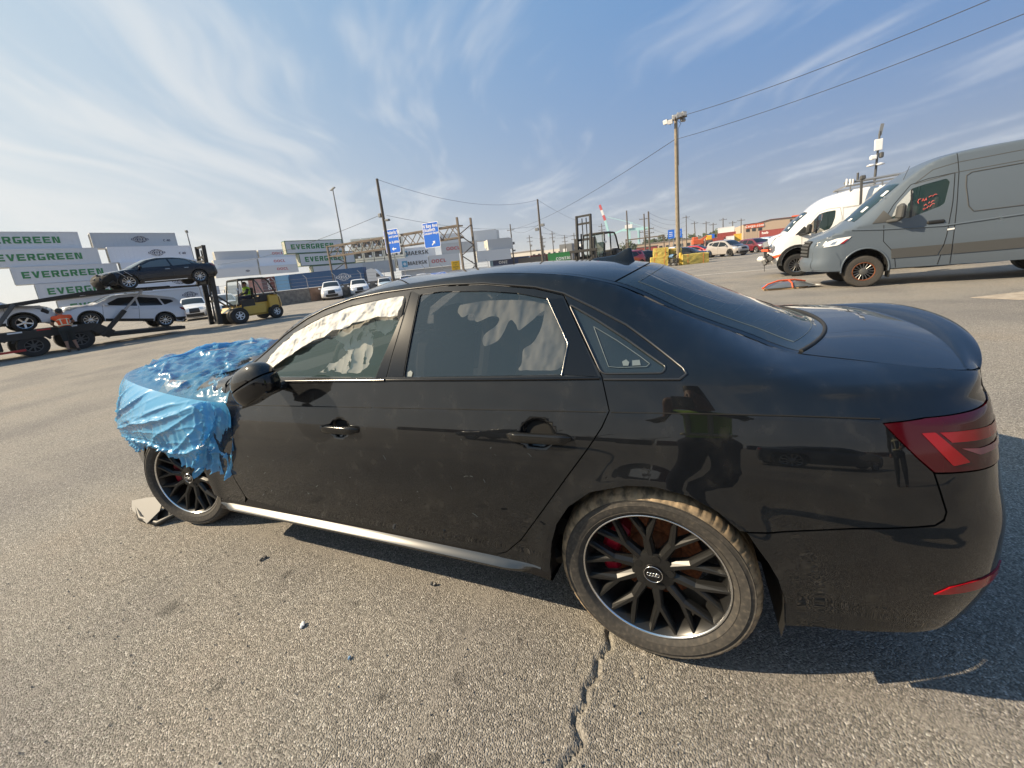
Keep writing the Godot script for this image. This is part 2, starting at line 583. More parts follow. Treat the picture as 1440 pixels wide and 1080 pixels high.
# a flat polygon of a chart (x, y) laid on the surface fn(x, y) -> z, with returned edges; side -1 mirrors it to the far side
func panel(mb: MB, poly: PackedVector2Array, fn: Callable, cell: float, side := 1.0, off := 0.0, ret := 0.014) -> void:
	if Geometry2D.is_polygon_clockwise(poly):
		poly = poly.duplicate()
		poly.reverse()
	var lo := poly[0]
	var hi := poly[0]
	for p in poly:
		lo = lo.min(p)
		hi = hi.max(p)
	lo -= Vector2(0.0013, 0.0017)
	var nx := int(ceil((hi.x - lo.x) / cell)) + 1
	var ny := int(ceil((hi.y - lo.y) / cell)) + 1
	var P := {}
	var surf := func(q: Vector2) -> Array:
		if P.has(q):
			return P[q]
		var e := 0.004
		var z: float = fn.call(q.x, q.y)
		var zx: float = (fn.call(q.x + e, q.y) - fn.call(q.x - e, q.y)) / (2.0 * e)
		var zy: float = (fn.call(q.x, q.y + e) - fn.call(q.x, q.y - e)) / (2.0 * e)
		var n := Vector3(-zx, -zy, 1.0).normalized()
		var p := Vector3(q.x, q.y, z) + n * off
		n.z *= side
		p.z *= side
		P[q] = [p, n]
		return P[q]
	var put := func(a: Vector2, b: Vector2, c: Vector2) -> void:
		var A: Array = surf.call(a)
		var B: Array = surf.call(b)
		var C: Array = surf.call(c)
		if side > 0.0:
			mb.tri_n(A[0], B[0], C[0], A[1], B[1], C[1])
		else:
			mb.tri_n(A[0], C[0], B[0], A[1], C[1], B[1])
	var mark := {}
	for k in poly.size():
		var a := poly[k]
		var b := poly[(k + 1) % poly.size()]
		var steps := int(ceil(a.distance_to(b) / (cell * 0.3))) + 1
		for s in steps + 1:
			var q := (a.lerp(b, float(s) / steps) - lo) / cell
			mark[Vector2i(int(floor(q.x)), int(floor(q.y)))] = true
	for i in nx:
		for j in ny:
			var o := lo + Vector2(i, j) * cell
			var cnr := PackedVector2Array([o, lo + Vector2(i + 1, j) * cell, lo + Vector2(i + 1, j + 1) * cell, lo + Vector2(i, j + 1) * cell])
			if mark.has(Vector2i(i, j)):
				for pc in Geometry2D.intersect_polygons(cnr, poly):
					var ix := Geometry2D.triangulate_polygon(pc)
					for k in range(0, ix.size(), 3):
						var a: Vector2 = pc[ix[k]]
						var b: Vector2 = pc[ix[k + 1]]
						var c: Vector2 = pc[ix[k + 2]]
						var ar := (b - a).cross(c - a)
						if absf(ar) < 1e-9:
							continue
						if ar > 0.0:
							put.call(a, b, c)
						else:
							put.call(a, c, b)
			elif Geometry2D.is_point_in_polygon(o + Vector2.ONE * cell * 0.5, poly):
				put.call(cnr[0], cnr[1], cnr[2])
				put.call(cnr[0], cnr[2], cnr[3])
	if ret > 0.0:
		for k in poly.size():
			var a := poly[k]
			var b := poly[(k + 1) % poly.size()]
			var steps := maxi(1, int(a.distance_to(b) / (cell * 1.5)))
			for s in steps:
				var A: Array = surf.call(a.lerp(b, float(s) / steps))
				var B: Array = surf.call(a.lerp(b, float(s + 1) / steps))
				var a0: Vector3 = A[0]
				var b0: Vector3 = B[0]
				var a1: Vector3 = a0 - A[1] * ret
				var b1: Vector3 = b0 - B[1] * ret
				if side > 0.0:
					mb.quad(a1, b1, b0, a0)
				else:
					mb.quad(a0, b0, b1, a1)

func pv(a: Array) -> PackedVector2Array:
	var p := PackedVector2Array()
	for i in range(0, a.size(), 2):
		p.append(Vector2(a[i], a[i + 1]))
	return p

# rounds the corners of a polygon with a few points each
func rounded(p: PackedVector2Array, r: float, n := 4) -> PackedVector2Array:
	var o := PackedVector2Array()
	for i in p.size():
		var a := p[(i + p.size() - 1) % p.size()]
		var b := p[i]
		var c := p[(i + 1) % p.size()]
		var k := minf(r, minf(a.distance_to(b), b.distance_to(c)) * 0.45)
		var s := b + (a - b).normalized() * k
		var e := b + (c - b).normalized() * k
		for t in n + 1:
			var u := float(t) / n
			o.append(s.lerp(b, u).lerp(b.lerp(e, u), u))
	return o

# ------------------------------------------------------------------ nodes
func obj(called: String, mb, m, parent: Node = self) -> MeshInstance3D:
	var o := MeshInstance3D.new()
	o.name = called
	o.mesh = mb.mesh() if mb is MB else mb
	o.material_override = M[m] if m is String else m
	parent.add_child(o, true)
	rename3(o, called, parent)
	return o

var used := {}
func rename3(o: Node, called: String, parent: Node) -> void:
	var k := str(parent.get_instance_id()) + called
	var n: int = used.get(k, 0)
	used[k] = n + 1
	if n > 0:
		o.name = "%s_%03d" % [called, n]

func tag(o: Node, label: String, category: String, group := "") -> Node:
	o.set_meta("label", label)
	o.set_meta("category", category)
	if group != "":
		o.set_meta("group", group)
	return o

func thing(called: String, label: String, category: String, at := Vector3.ZERO, turn := 0.0, group := "") -> Node3D:
	var o := Node3D.new()
	o.name = called
	add_child(o, true)
	rename3(o, called, self)
	o.position = at
	o.rotation.y = turn
	tag(o, label, category, group)
	return o

func struct(called: String, mb, m) -> MeshInstance3D:
	var o := obj(called, mb, m)
	o.set_meta("kind", "structure")
	return o

func copy(src: Node3D, called: String, label: String, at: Vector3, turn := 0.0, group := "") -> Node3D:
	var o: Node3D = src.duplicate()
	o.name = called
	add_child(o, true)
	rename3(o, called, self)
	o.position = at
	o.rotation.y = turn
	o.set_meta("label", label)
	if group != "":
		o.set_meta("group", group)
	return o

var fonts := {}
func words(s: String, h: float, m: String, parent: Node, xf: Transform3D, wide := 1.0, serif := false, called := "lettering") -> MeshInstance3D:
	var key := "serif" if serif else "sans"
	if not fonts.has(key):
		var sf := SystemFont.new()
		sf.font_names = PackedStringArray(["Droid Serif" if serif else "Droid Sans"])
		sf.font_weight = 700
		fonts[key] = sf
	var t := TextMesh.new()
	t.font = fonts[key]
	t.text = s
	t.font_size = 64
	t.pixel_size = h / (64.0 * 0.72)
	t.depth = 0.02 if h > 0.25 else 0.004
	t.curve_step = 4.0
	var o := MeshInstance3D.new()
	o.name = called
	o.mesh = t
	o.material_override = M[m]
	parent.add_child(o, true)
	rename3(o, called, parent)
	o.transform = xf * Transform3D(Basis.from_scale(Vector3(wide, 1, 1)), Vector3.ZERO)
	return o

# broad block capitals built from bars, for the big side lettering
func block_words(s: String, h: float, m: String, parent: Node, at: Vector3, wide: float, called := "lettering") -> void:
	var mb := MB.new()
	var w := h * 0.78 * wide
	var gap := h * 0.2
	var x := -(s.length() * (w + gap) - gap) * 0.5
	var t := h * 0.235
	var B := func(x0: float, y0: float, x1: float, y1: float) -> void:
		mb.box(at + Vector3((x0 + x1) * 0.5, (y0 + y1) * 0.5 - h * 0.5, 0), Vector3(x1 - x0, y1 - y0, 0.02))
	var S := func(p: Array) -> void:
		var q := PackedVector2Array()
		for i in range(0, p.size(), 2):
			q.append(Vector2(p[i], p[i + 1] - h * 0.5))
		mb.prism(q, Transform3D(Basis.IDENTITY, at), -0.01, 0.011)
	for ch in s:
		match ch:
			"E":
				B.call(x, 0, x + t, h)
				B.call(x + t, h - t * 0.95, x + w, h)
				B.call(x + t, h * 0.5 - t * 0.42, x + w * 0.92, h * 0.5 + t * 0.42)
				B.call(x + t, 0, x + w, t * 0.95)
			"V":
				S.call([x - t * 0.1, h, x + t * 1.05, h, x + w * 0.5, t * 1.3, x + w - t * 1.05, h, x + w + t * 0.1, h, x + w * 0.5 + t * 0.55, 0, x + w * 0.5 - t * 0.55, 0])
			"R":
				B.call(x, 0, x + t, h)
				B.call(x + t, h - t * 0.9, x + w - t * 0.3, h)
				B.call(x + w - t, h * 0.45, x + w, h - t * 0.3)
				B.call(x + t, h * 0.38, x + w - t * 0.3, h * 0.38 + t * 0.85)
				S.call([x + w * 0.45, h * 0.38, x + w * 0.45 + t * 1.2, h * 0.38, x + w + t * 0.1, 0, x + w - t * 1.15, 0])
			"G":
				B.call(x, t * 0.3, x + t, h - t * 0.3)
				B.call(x + t * 0.3, h - t * 0.9, x + w, h)
				B.call(x + t * 0.3, 0, x + w, t * 0.9)
				B.call(x + w - t, t * 0.9, x + w, h * 0.52)
				B.call(x + w * 0.5, h * 0.52 - t * 0.8, x + w - t, h * 0.52)
			"N":
				B.call(x, 0, x + t, h)
				B.call(x + w - t, 0, x + w, h)
				S.call([x + t * 0.8, h, x + t * 1.5, h, x + w - t * 0.8, 0, x + w - t * 1.5, 0])
		x += w + gap
	obj(called, mb, m, parent)

# ------------------------------------------------------------------ ground
func ground():
	var xs := PackedFloat64Array([-2500, -700, -200, -60, -20, -8, -4, -3])
	var x := -2.7
	while x < 1.7:
		xs.append(x)
		x += 0.009 if x > -0.5 and x < 0.15 else 0.022
	xs.append_array(PackedFloat64Array([2.2, 3, 5, 10, 25, 70, 200, 700, 2500]))
	var zs := PackedFloat64Array([-3000, -900, -300, -100, -40, -15, -6, -3, -1.5, -0.5, 0.2])
	x = 0.6
	while x < 2.0:
		zs.append(x)
		x += 0.014
	zs.append_array(PackedFloat64Array([2.4, 3, 5, 10, 25, 70, 300, 900, 2500]))
	# the crack that runs from the rear wheel towards the viewer, and two hairline branches
	var rng := RandomNumberGenerator.new()
	rng.seed = 4
	var cr := [[Vector2(-0.185, 0.83), Vector2(-0.165, 0.90), Vector2(-0.20, 0.97), Vector2(-0.19, 1.02), Vector2(-0.225, 1.08), Vector2(-0.215, 1.13), Vector2(-0.245, 1.17), Vector2(-0.2, 1.23), Vector2(-0.24, 1.3), Vector2(-0.3, 1.42), Vector2(-0.33, 1.6)],
		[Vector2(-0.165, 0.90), Vector2(-0.1, 0.93), Vector2(-0.06, 0.98)], [Vector2(-0.225, 1.08), Vector2(-0.27, 1.02), Vector2(-0.26, 0.97)]]
	var wd := [0.0062, 0.003, 0.0025]
	var fine := []
	for c in cr:
		var o := []
		for i in c.size() - 1:
			for k in 6:
				o.append(c[i].lerp(c[i + 1], k / 6.0) + Vector2(rng.randf_range(-1, 1), rng.randf_range(-1, 1)) * 0.0065)
		o.append(c[-1])
		fine.append(o)
	var nz := FastNoiseLite.new()
	nz.seed = 8
	nz.frequency = 1.3
	var rows := []
	for z in zs:
		var r := PackedVector3Array()
		for xx in xs:
			var y := 0.0
			if xx > -2.7 and xx < 1.7 and z > 0.6 and z < 1.95:
				y = nz.get_noise_2d(xx, z) * 0.004
				if xx > -0.5 and xx < 0.15 and z > 0.8:
					var q := Vector2(xx, z)
					for k in 3:
						var best := 1.0
						for i in fine[k].size() - 1:
							if absf(fine[k][i].y - z) < 0.08:
								best = minf(best, q.distance_to(Geometry2D.get_closest_point_to_segment(q, fine[k][i], fine[k][i + 1])))
						var ww: float = wd[k] * (1.0 + 0.5 * nz.get_noise_2d(z * 9.0, xx * 9.0))
						y -= (0.016 if k == 0 else 0.007) * clampf(1.35 - best / ww, 0.0, 1.0)
						y += 0.003 * exp(-pow((best - 0.016) / 0.012, 2.0)) * (1.0 if k == 0 else 0.3)
			r.append(Vector3(xx, y, z))
		rows.append(r)
	var mb := MB.new()
	mb.grid(rows, false, true)
	# oil spots, damp marks and a dusty stretch along the crack
	var spots := [[-0.66, 1.19, 0.028], [-0.62, 1.42, 0.03], [-0.9, 1.33, 0.022], [-1.3, 1.05, 0.02], [-0.5, 0.98, 0.02], [-1.55, 1.5, 0.03], [0.35, 1.15, 0.03], [-1.05, 1.62, 0.04], [-2.2, 1.35, 0.05], [-0.75, 1.02, 0.015], [-1.8, 1.02, 0.03], [-0.1, 1.5, 0.02]]
	mb.K.resize(mb.V.size())
	for i in mb.V.size():
		var p := mb.V[i]
		var k := Color.WHITE
		if absf(p.x) < 3.0 and p.z > 0.5 and p.z < 2.1:
			for s in spots:
				var d := Vector2(p.x - s[0], (p.z - s[1]) * 0.9).length() * (1.0 + 0.5 * nz.get_noise_2d(p.x * 25.0, p.z * 25.0))
				var e: float = 1.0 - smoothstep(s[2] * 0.3, s[2] * 1.25, d)
				k = k * (1.0 - 0.5 * e)
			var du := clampf(1.0 - absf(p.x + 0.15 + 0.15 * nz.get_noise_1d(p.z * 3.0)) / 0.5, 0.0, 1.0) * (1.0 - smoothstep(0.9, 1.5, p.z))
			k = k.lerp(Color(k.r * 1.22, k.g * 1.12, k.b * 0.95), du * (0.6 + 0.6 * nz.get_noise_2d(p.x * 5.0, p.z * 5.0)))
		k.a = 1.0
		mb.K[i] = k
	mb.tinted = true
	struct("ground", mb, "asphalt")
	# worn white bay line and a pale concrete patch
	mb = MB.new()
	mb.box(Vector3(2.6, 0.002, -19.4), Vector3(9.5, 0.004, 0.12), 0.0, Basis(Vector3.UP, 0.13))
	struct("bay_line", mb, "road_paint")
	mb = MB.new()
	var pt := pv([5.05, 7.5, 6.2, 8.05, 9.5, 8.1, 9.5, 6.3, 7.0, 6.15, 6.3, 6.5, 5.9, 6.75, 5.4, 7.0])
	mb.prism(pt, Transform3D(Basis(Vector3.RIGHT, Vector3.FORWARD, Vector3.UP), Vector3.ZERO), 0.0, 0.005)
	struct("concrete_patch", mb, "pale_concrete")

# ------------------------------------------------------------------ the black saloon
var YT: Tab
var EE: Tab
var YB: Tab
var YC: Tab
var PW: Tab
var OF: Tab
var XR: Tab
var TR: Tab
var XF: Tab
var TF: Tab

func side_tables():
	YT = Tab.new([-3.6, -3.2, -2.6, -2.4, -2.214, -1.72, -1.215, -0.727, -0.4, -0.131, 0.045, 0.279, 0.45, 0.85, 0.93], [0.74, 0.9, 0.975, 1.0, 1.066, 1.315, 1.4105, 1.431, 1.405, 1.34, 1.244, 1.135, 1.068, 1.03, 1.01])
	EE = Tab.new([-3.6, -3.2, -2.6, -2.35, -1.8, -1.2, -0.6, -0.13, 0.05, 0.28, 0.45, 0.6, 0.7, 0.8, 0.9], [0.68, 0.69, 0.72, 0.70, 0.64, 0.60, 0.585, 0.565, 0.555, 0.56, 0.61, 0.66, 0.71, 0.78, 0.85])
	YB = Tab.new([-3.6, -3.0, -2.4, -1.9, -1.1, -0.14, 0.1, 0.5, 0.95], [0.70, 0.86, 0.955, 0.985, 1.01, 1.035, 1.035, 1.0, 0.97])
	YC = Tab.new([-3.6, -3.0, -2.25, -1.16, -0.12, 0.43, 0.6, 0.95], [0.66, 0.81, 0.857, 0.898, 0.934, 0.95, 0.948, 0.94])
	PW = Tab.new([-3.6, -2.5, -2.2, -0.3, 0.1, 0.4, 0.9], [2.2, 2.0, 1.1, 1.08, 1.3, 2.2, 2.6])
	OF = Tab.new([0.0, 0.1, 0.2, 0.3, 0.38, 0.5, 0.58, 0.62, 0.66, 0.72], [0.036, 0.0630, 0.0815, 0.0895, 0.092, 0.090, 0.0865, 0.090, 0.091, 0.065])
	XR = Tab.new([0.25, 0.29, 0.38, 0.5, 0.62, 0.75, 0.85, 0.95, 1.03], [0.80, 0.84, 0.905, 0.935, 0.938, 0.92, 0.912, 0.905, 0.90])
	TR = Tab.new([0.0, 0.03, 0.07, 0.12, 0.2, 0.35, 0.6], [-0.235, -0.17, -0.115, -0.075, -0.04, -0.012, 0.0])
	XF = Tab.new([0.2, 0.5, 0.7, 0.9], [-3.62, -3.68, -3.6, -3.2])
	TF = Tab.new([0.0, 0.05, 0.12, 0.25, 0.45, 0.8], [-0.30, -0.2, -0.13, -0.06, -0.02, 0.0])

# half width of the body at a point of its side view
func half_width(x: float, y: float) -> float:
	var yb := YB.at(x)
	var yc := YC.at(x)
	var w := 0.836
	if y > yb:
		var yt := YT.at(x)
		w += (EE.at(x) - 0.836) * pow(clampf((y - yb) / (yt - yb), 0.0, 1.0), PW.at(x))
		var d := maxf(yt - y, 0.0)
		if d < 0.03:
			w -= (0.03 - sqrt(maxf(0.0009 - (0.03 - d) * (0.03 - d), 0.0))) * 0.6
	elif y > yc:
		w += 0.035 * (yb - y) / (yb - yc)
	else:
		w += OF.at(yc - y)
		for wx in [0.0, -2.82]:
			var rr := Vector2(x - wx, y - 0.33).length()
			if rr < 0.6:
				w += 0.012 * exp(-pow((rr - 0.37) / 0.055, 2.0))
	if x > 0.15:
		w += TR.at(maxf(XR.at(y) - x, 0.0))
	elif x < -2.6:
		w += TF.at(maxf(x - XF.at(y), 0.0))
	return w

func door_width(x: float, y: float) -> float:
	var w := half_width(x, y)
	for h in [[-1.355, 0.797, 0.064, 0.042], [-0.377, 0.847, 0.07, 0.054]]:
		var q := Vector2((x - h[0]) / h[2], (y - h[1]) / h[3]).length()
		if q < 1.0:
			w -= 0.03 * (1.0 - smoothstep(0.55, 1.0, q))
	return w

# a panel with a window cut out of it, made as two halves that meet at x = xm
func holed(mb: MB, outer: PackedVector2Array, hole: PackedVector2Array, xm: float, fn: Callable, cell: float, side: float):
	for s in [-1.0, 1.0]:
		var half := PackedVector2Array([Vector2(xm, -1), Vector2(xm + s * 9.0, -1), Vector2(xm + s * 9.0, 3), Vector2(xm, 3)])
		for a in Geometry2D.intersect_polygons(outer, half):
			for b in Geometry2D.clip_polygons(a, hole):
				panel(mb, b, fn, cell, side, 0.0, 0.0)
	for p in [outer, hole]:
		var n := 1
		if Geometry2D.is_polygon_clockwise(p) != (p == hole):
			p = p.duplicate()
			p.reverse()
		for k in p.size():
			var a: Vector2 = p[k]
			var b: Vector2 = p[(k + 1) % p.size()]
			n = maxi(1, int(a.distance_to(b) / 0.03))
			for i in n:
				var u := a.lerp(b, float(i) / n)
				var v := a.lerp(b, float(i + 1) / n)
				var U := Vector3(u.x, u.y, fn.call(u.x, u.y) * side)
				var W := Vector3(v.x, v.y, fn.call(v.x, v.y) * side)
				var dp := Vector3(0, 0, 0.016 * side)
				if side > 0.0:
					mb.quad(U - dp, W - dp, W, U)
				else:
					mb.quad(U, W, W - dp, U - dp)

var SX: Tab
var SY: Tab
var CX: Tab
var CY: Tab
const ST := [[0.82, 0.285, 0.93, 0.27], [0.90, 0.38, 1.0, 0.37], [0.935, 0.50, 1.035, 0.5], [0.937, 0.62, 1.045, 0.63], [0.92, 0.75, 1.01, 0.72], [0.911, 0.86, 1.0, 0.86], [0.905, 0.95, 1.0, 0.97], [0.90, 1.015, 1.005, 1.06], [0.80, 1.034, 0.90, 1.08], [0.65, 1.046, 0.80, 1.086], [0.455, 1.066, 0.66, 1.085], [0.30, 1.127, 0.50, 1.15], [0.12, 1.207, 0.28, 1.255], [-0.131, 1.34, -0.015, 1.392], [-0.4, 1.405, -0.33, 1.438], [-0.727, 1.431, -0.72, 1.460], [-1.215, 1.4105, -1.25, 1.462], [-1.45, 1.372, -1.56, 1.425], [-1.9, 1.228, -2.05, 1.24], [-2.3, 1.03, -2.50, 1.03], [-2.6, 0.975, -2.72, 1.02], [-3.2, 0.90, -3.25, 0.965], [-3.5, 0.79, -3.62, 0.83]]

# point of the skin that runs over the car from tail to nose: s along it, c across it (-1 far edge, 1 near edge)
func over(s: float, c: float) -> Vector3:
	var ex := SX.at(s)
	var ey := SY.at(s)
	var k := 1.0 - pow(absf(c), 2.3)
	return Vector3(lerpf(ex, CX.at(s), k), lerpf(ey, CY.at(s), k), half_width(ex, ey) * c)

func strip(mb: MB, s0: float, s1: float, ns: int, c0 := -1.0, c1 := 1.0, nc := 36, drop := 0.0):
	var rows := []
	for i in ns + 1:
		var r := PackedVector3Array()
		var s := lerpf(s0, s1, float(i) / ns)
		for j in nc + 1:
			var p := over(s, lerpf(c0, c1, float(j) / nc))
			if drop != 0.0:
				p += (Vector3(-0.8, 0.75, 0.0) - p).normalized() * drop
			r.append(p)
		rows.append(r)
	mb.grid(rows, false, true)

func along(pts: PackedVector2Array, off: float, side := 1.0, step := 0.04) -> Array:
	var o := []
	for i in pts.size() - 1:
		var n := maxi(1, int(pts[i].distance_to(pts[i + 1]) / step))
		for k in n + (1 if i == pts.size() - 2 else 0):
			var q := pts[i].lerp(pts[i + 1], float(k) / n)
			o.append(Vector3(q.x, q.y, (half_width(q.x, q.y) + off) * side))
	return o

func black_sedan():
	side_tables()
	var idx := PackedFloat64Array()
	var cols := [PackedFloat64Array(), PackedFloat64Array(), PackedFloat64Array(), PackedFloat64Array()]
	for i in ST.size():
		idx.append(i)
		for k in 4:
			cols[k].append(ST[i][k])
	SX = Tab.new(idx, cols[0])
	SY = Tab.new(idx, cols[1])
	CX = Tab.new(idx, cols[2])
	CY = Tab.new(idx, cols[3])
	var car := thing("black_sedan", "black saloon in the foreground with blue film over its smashed nose", "car")
	var g1 := [-1.073, 1.118, -1.084, 1.027, -1.12, 0.967, -1.156, 0.907, -1.18, 0.83, -1.19, 0.762, -1.193, 0.66, -1.188, 0.578, -1.169, 0.426, -1.156, 0.312]
	var fd := pv([-2.15, 0.322, -2.165, 0.338, -2.215, 0.441, -2.259, 0.606, -2.27, 0.75, -2.255, 0.86, -2.235, 0.95, -2.13, 1.06, -1.9, 1.2, -1.72, 1.285, -1.6, 1.325, -1.412, 1.365, -1.214, 1.382, -1.039, 1.388] + g1 + [-1.7, 0.303])
	var g2 := pv(g1)
	g2.reverse()
	var rd := pv([-0.596, 0.324, -0.547, 0.343, -0.477, 0.414, -0.279, 0.698, -0.191, 0.819, -0.146, 0.887, -0.121, 0.94, -0.145, 1.045, -0.232, 1.179, -0.31, 1.314, -0.429, 1.348, -0.661, 1.383, -0.85, 1.391, -1.038, 1.388] + g1)
	var wf := rounded(pv([-2.02, 1.012, -1.88, 1.172, -1.72, 1.255, -1.58, 1.302, -1.40, 1.343, -1.2, 1.363, -1.067, 1.367, -1.068, 1.286, -1.150, 1.024]), 0.012)
	var wr := rounded(pv([-0.988, 1.367, -0.873, 1.372, -0.656, 1.360, -0.493, 1.338, -0.371, 1.308, -0.272, 1.149, -0.285, 1.05, -0.99, 1.029]), 0.012)
	var wq := rounded(pv([-0.285, 1.283, -0.173, 1.220, -0.07, 1.157, 0.013, 1.103, 0.062, 1.074, 0.05, 1.058, -0.145, 1.055]), 0.02)
	var body := PackedVector2Array()
	var xx := -2.28
	while xx < 0.89:
		body.append(Vector2(xx, YT.at(xx) - 0.001))
		xx += 0.04
	body.append_array(pv([0.897, 1.017, 0.903, 0.958, 0.806, 0.955, 0.683, 0.951, 0.590, 0.940, 0.621, 0.898, 0.658, 0.853, 0.693, 0.815, 0.72, 0.713, 0.715, 0.694, 0.697, 0.68, 0.661, 0.675, 0.526, 0.656, 0.327, 0.612, 0.270, 0.608]))
	body.append_array(pv([0.255, 0.608, 0.198, 0.659, 0.121, 0.698, 0.018, 0.715, -0.069, 0.707, -0.189, 0.667, -0.27, 0.6, -0.32, 0.52, -0.348, 0.43, -0.362, 0.34, -0.365, 0.27, -0.5, 0.285]))
	body.append_array(pv([-0.592, 0.318, -0.545, 0.34, -0.473, 0.412, -0.275, 0.696, -0.187, 0.817, -0.142, 0.885, -0.117, 0.94, -0.141, 1.046, -0.228, 1.18, -0.306, 1.317, -0.428, 1.352, -0.66, 1.387, -0.85, 1.395, -1.039, 1.392, -1.214, 1.386, -1.412, 1.369, -1.602, 1.329, -1.722, 1.289, -1.902, 1.204, -2.135, 1.064, -2.232, 0.965]))
	var bump := pv([0.379, 0.305, 0.375, 0.387, 0.356, 0.461, 0.328, 0.517, 0.30, 0.56, 0.275, 0.603, 0.327, 0.606, 0.526, 0.650, 0.661, 0.669, 0.699, 0.674, 0.720, 0.689, 0.725, 0.713, 0.699, 0.811, 0.735, 0.811, 0.80, 0.809, 0.912, 0.803])
	for k in 14:
		var y := 0.79 - 0.034 * k
		bump.append(Vector2(XR.at(y) - 0.002, y))
	bump.append_array(pv([0.86, 0.337, 0.751, 0.33, 0.614, 0.325, 0.489, 0.312]))
	var lamp := pv([0.593, 0.937, 0.683, 0.948, 0.806, 0.952, 0.902, 0.955, 0.909, 0.90, 0.911, 0.81, 0.804, 0.814, 0.735, 0.816, 0.696, 0.817, 0.661, 0.854, 0.624, 0.899])
	var fender := PackedVector2Array()
	xx = -3.45
	while xx < -2.27:
		fender.append(Vector2(xx, YT.at(xx) - 0.001))
		xx += 0.05
	fender.append_array(pv([-2.26, 0.98, -2.241, 0.95, -2.260, 0.86, -2.275, 0.75, -2.264, 0.606, -2.22, 0.44, -2.17, 0.335, -2.19, 0.29, -2.37, 0.28, -2.445, 0.31]))
	for k in 15:
		var a := PI * k / 14.0
		fender.append(Vector2(-2.82 + 0.372 * cos(a), 0.333 + 0.372 * sin(a)))
	fender.append_array(pv([-3.25, 0.4, -3.4, 0.55]))
	for side in [1.0, -1.0]:
		var near: bool = side > 0.0
		var cell := 0.013 if near else 0.04
		var big := 0.022 if near else 0.05
		var dn := door_width if near else half_width
		var mb := MB.new()
		holed(mb, fd, wf, -1.5, dn, cell, side)
		var d1 := obj("front_door", mb, "black_paint", car)
		mb = MB.new()
		holed(mb, rd, wr, -0.6, dn, cell, side)
		var d2 := obj("rear_door", mb, "black_paint", car)
		mb = MB.new()
		holed(mb, body, wq, -0.1, half_width, big, side)
		obj("quarter_panel", mb, "black_paint", car)
		mb = MB.new()
		panel(mb, bump, half_width, big, side)
		obj("bumper_corner", mb, "black_paint", car)
		mb = MB.new()
		panel(mb, fender, half_width, 0.05, side)
		obj("front_wing", mb, "black_paint", car)
		mb = MB.new()
		panel(mb, wf, half_width, 0.05, side, -0.006, 0.0)
		obj("window", mb, "front_glass", d1)
		mb = MB.new()
		panel(mb, wr, half_width, 0.05, side, -0.006, 0.0)
		obj("window", mb, "tinted_glass", d2)
		mb = MB.new()
		panel(mb, wq, half_width, 0.05, side, -0.005, 0.0)
		var q := obj("quarter_window", mb, "tinted_glass", car)
		mb = MB.new()
		mb.tube(along(pv([-0.185, 1.20, -0.1, 1.153, -0.02, 1.103, 0.01, 1.083, 0.0, 1.075, -0.09, 1.073, -0.123, 1.076, -0.185, 1.20]), -0.003, side), 0.0012, 5)
		obj("glass_frame_line", mb, "glass_line", q)
		if near:
			mb = MB.new()
			panel(mb, pv([-0.075, 1.080, -0.058, 1.080, -0.055, 1.09, -0.066, 1.098, -0.079, 1.092]), half_width, 0.02, side, -0.003, 0.0)
			obj("glass_marking", mb, "glass_line", q)
			mb = MB.new()
			panel(mb, pv([-0.045, 1.080, -0.018, 1.081, -0.022, 1.096, -0.046, 1.095]), half_width, 0.02, side, -0.003, 0.0)
			obj("glass_marking", mb, "glass_line", q)
			mb = MB.new()
			panel(mb, pv([-0.974, 1.034, -0.952, 1.034, -0.95, 1.05, -0.962, 1.058, -0.976, 1.05]), half_width, 0.03, side, -0.003, 0.0)
			obj("glass_marking", mb, "glass_line", d2)
		mb = MB.new()
		panel(mb, lamp, half_width, 0.02, side, 0.003)
		var tl := obj("tail_light", mb, "lamp_red", car)
		mb = MB.new()
		panel(mb, rounded(pv([0.67, 0.914, 0.70, 0.915, 0.775, 0.836, 0.735, 0.831]), 0.004), half_width, 0.02, side, 0.0045, 0.0)
		obj("light_bar", mb, "lamp_red_bright", tl)
		mb = MB.new()
		panel(mb, pv([0.71, 0.914, 0.80, 0.912, 0.90, 0.905, 0.905, 0.88, 0.80, 0.885, 0.735, 0.888]), half_width, 0.02, side, 0.0045, 0.0)
		obj("light_bar", mb, "lamp_red_bright", tl)
		mb = MB.new()
		panel(mb, pv([0.755, 0.872, 0.80, 0.866, 0.90, 0.865, 0.905, 0.85, 0.80, 0.85]), half_width, 0.02, side, 0.005, 0.0)
		obj("reversing_light", mb, "lamp_pink", tl)
		mb = MB.new()
		panel(mb, pv([0.712, 0.472, 0.745, 0.496, 0.80, 0.508, 0.90, 0.517, 0.91, 0.50, 0.85, 0.485, 0.811, 0.478]), half_width, 0.02, side, 0.003)
		obj("bumper_reflector", mb, "lamp_red_bright", car)
		# black gloss pillars between the door windows
		mb = MB.new()
		panel(mb, pv([-1.063, 1.366, -1.043, 1.384, -1.076, 1.118, -1.087, 1.03, -1.146, 1.024, -1.066, 1.286]), half_width, 0.03, side, 0.002, 0.0)
		obj("pillar_trim", mb, "black_gloss", d1)
		mb = MB.new()
		panel(mb, pv([-1.034, 1.384, -0.992, 1.367, -0.994, 1.031, -1.081, 1.031, -1.069, 1.118]), half_width, 0.03, side, 0.002, 0.0)
		obj("pillar_trim", mb, "black_gloss", d2)
		mb = MB.new()
		panel(mb, pv([-0.366, 1.306, -0.314, 1.305, -0.236, 1.179, -0.158, 1.046, -0.281, 1.052, -0.268, 1.149]), half_width, 0.03, side, 0.002, 0.0)
		obj("pillar_trim", mb, "black_gloss", d2)
		if near:
			mb = MB.new()
			mb.tube(along(pv([-0.371, 1.309, -0.272, 1.149, -0.285, 1.05]), 0.003), 0.0045, 6)
			obj("window_channel", mb, "dark_chrome", d2)
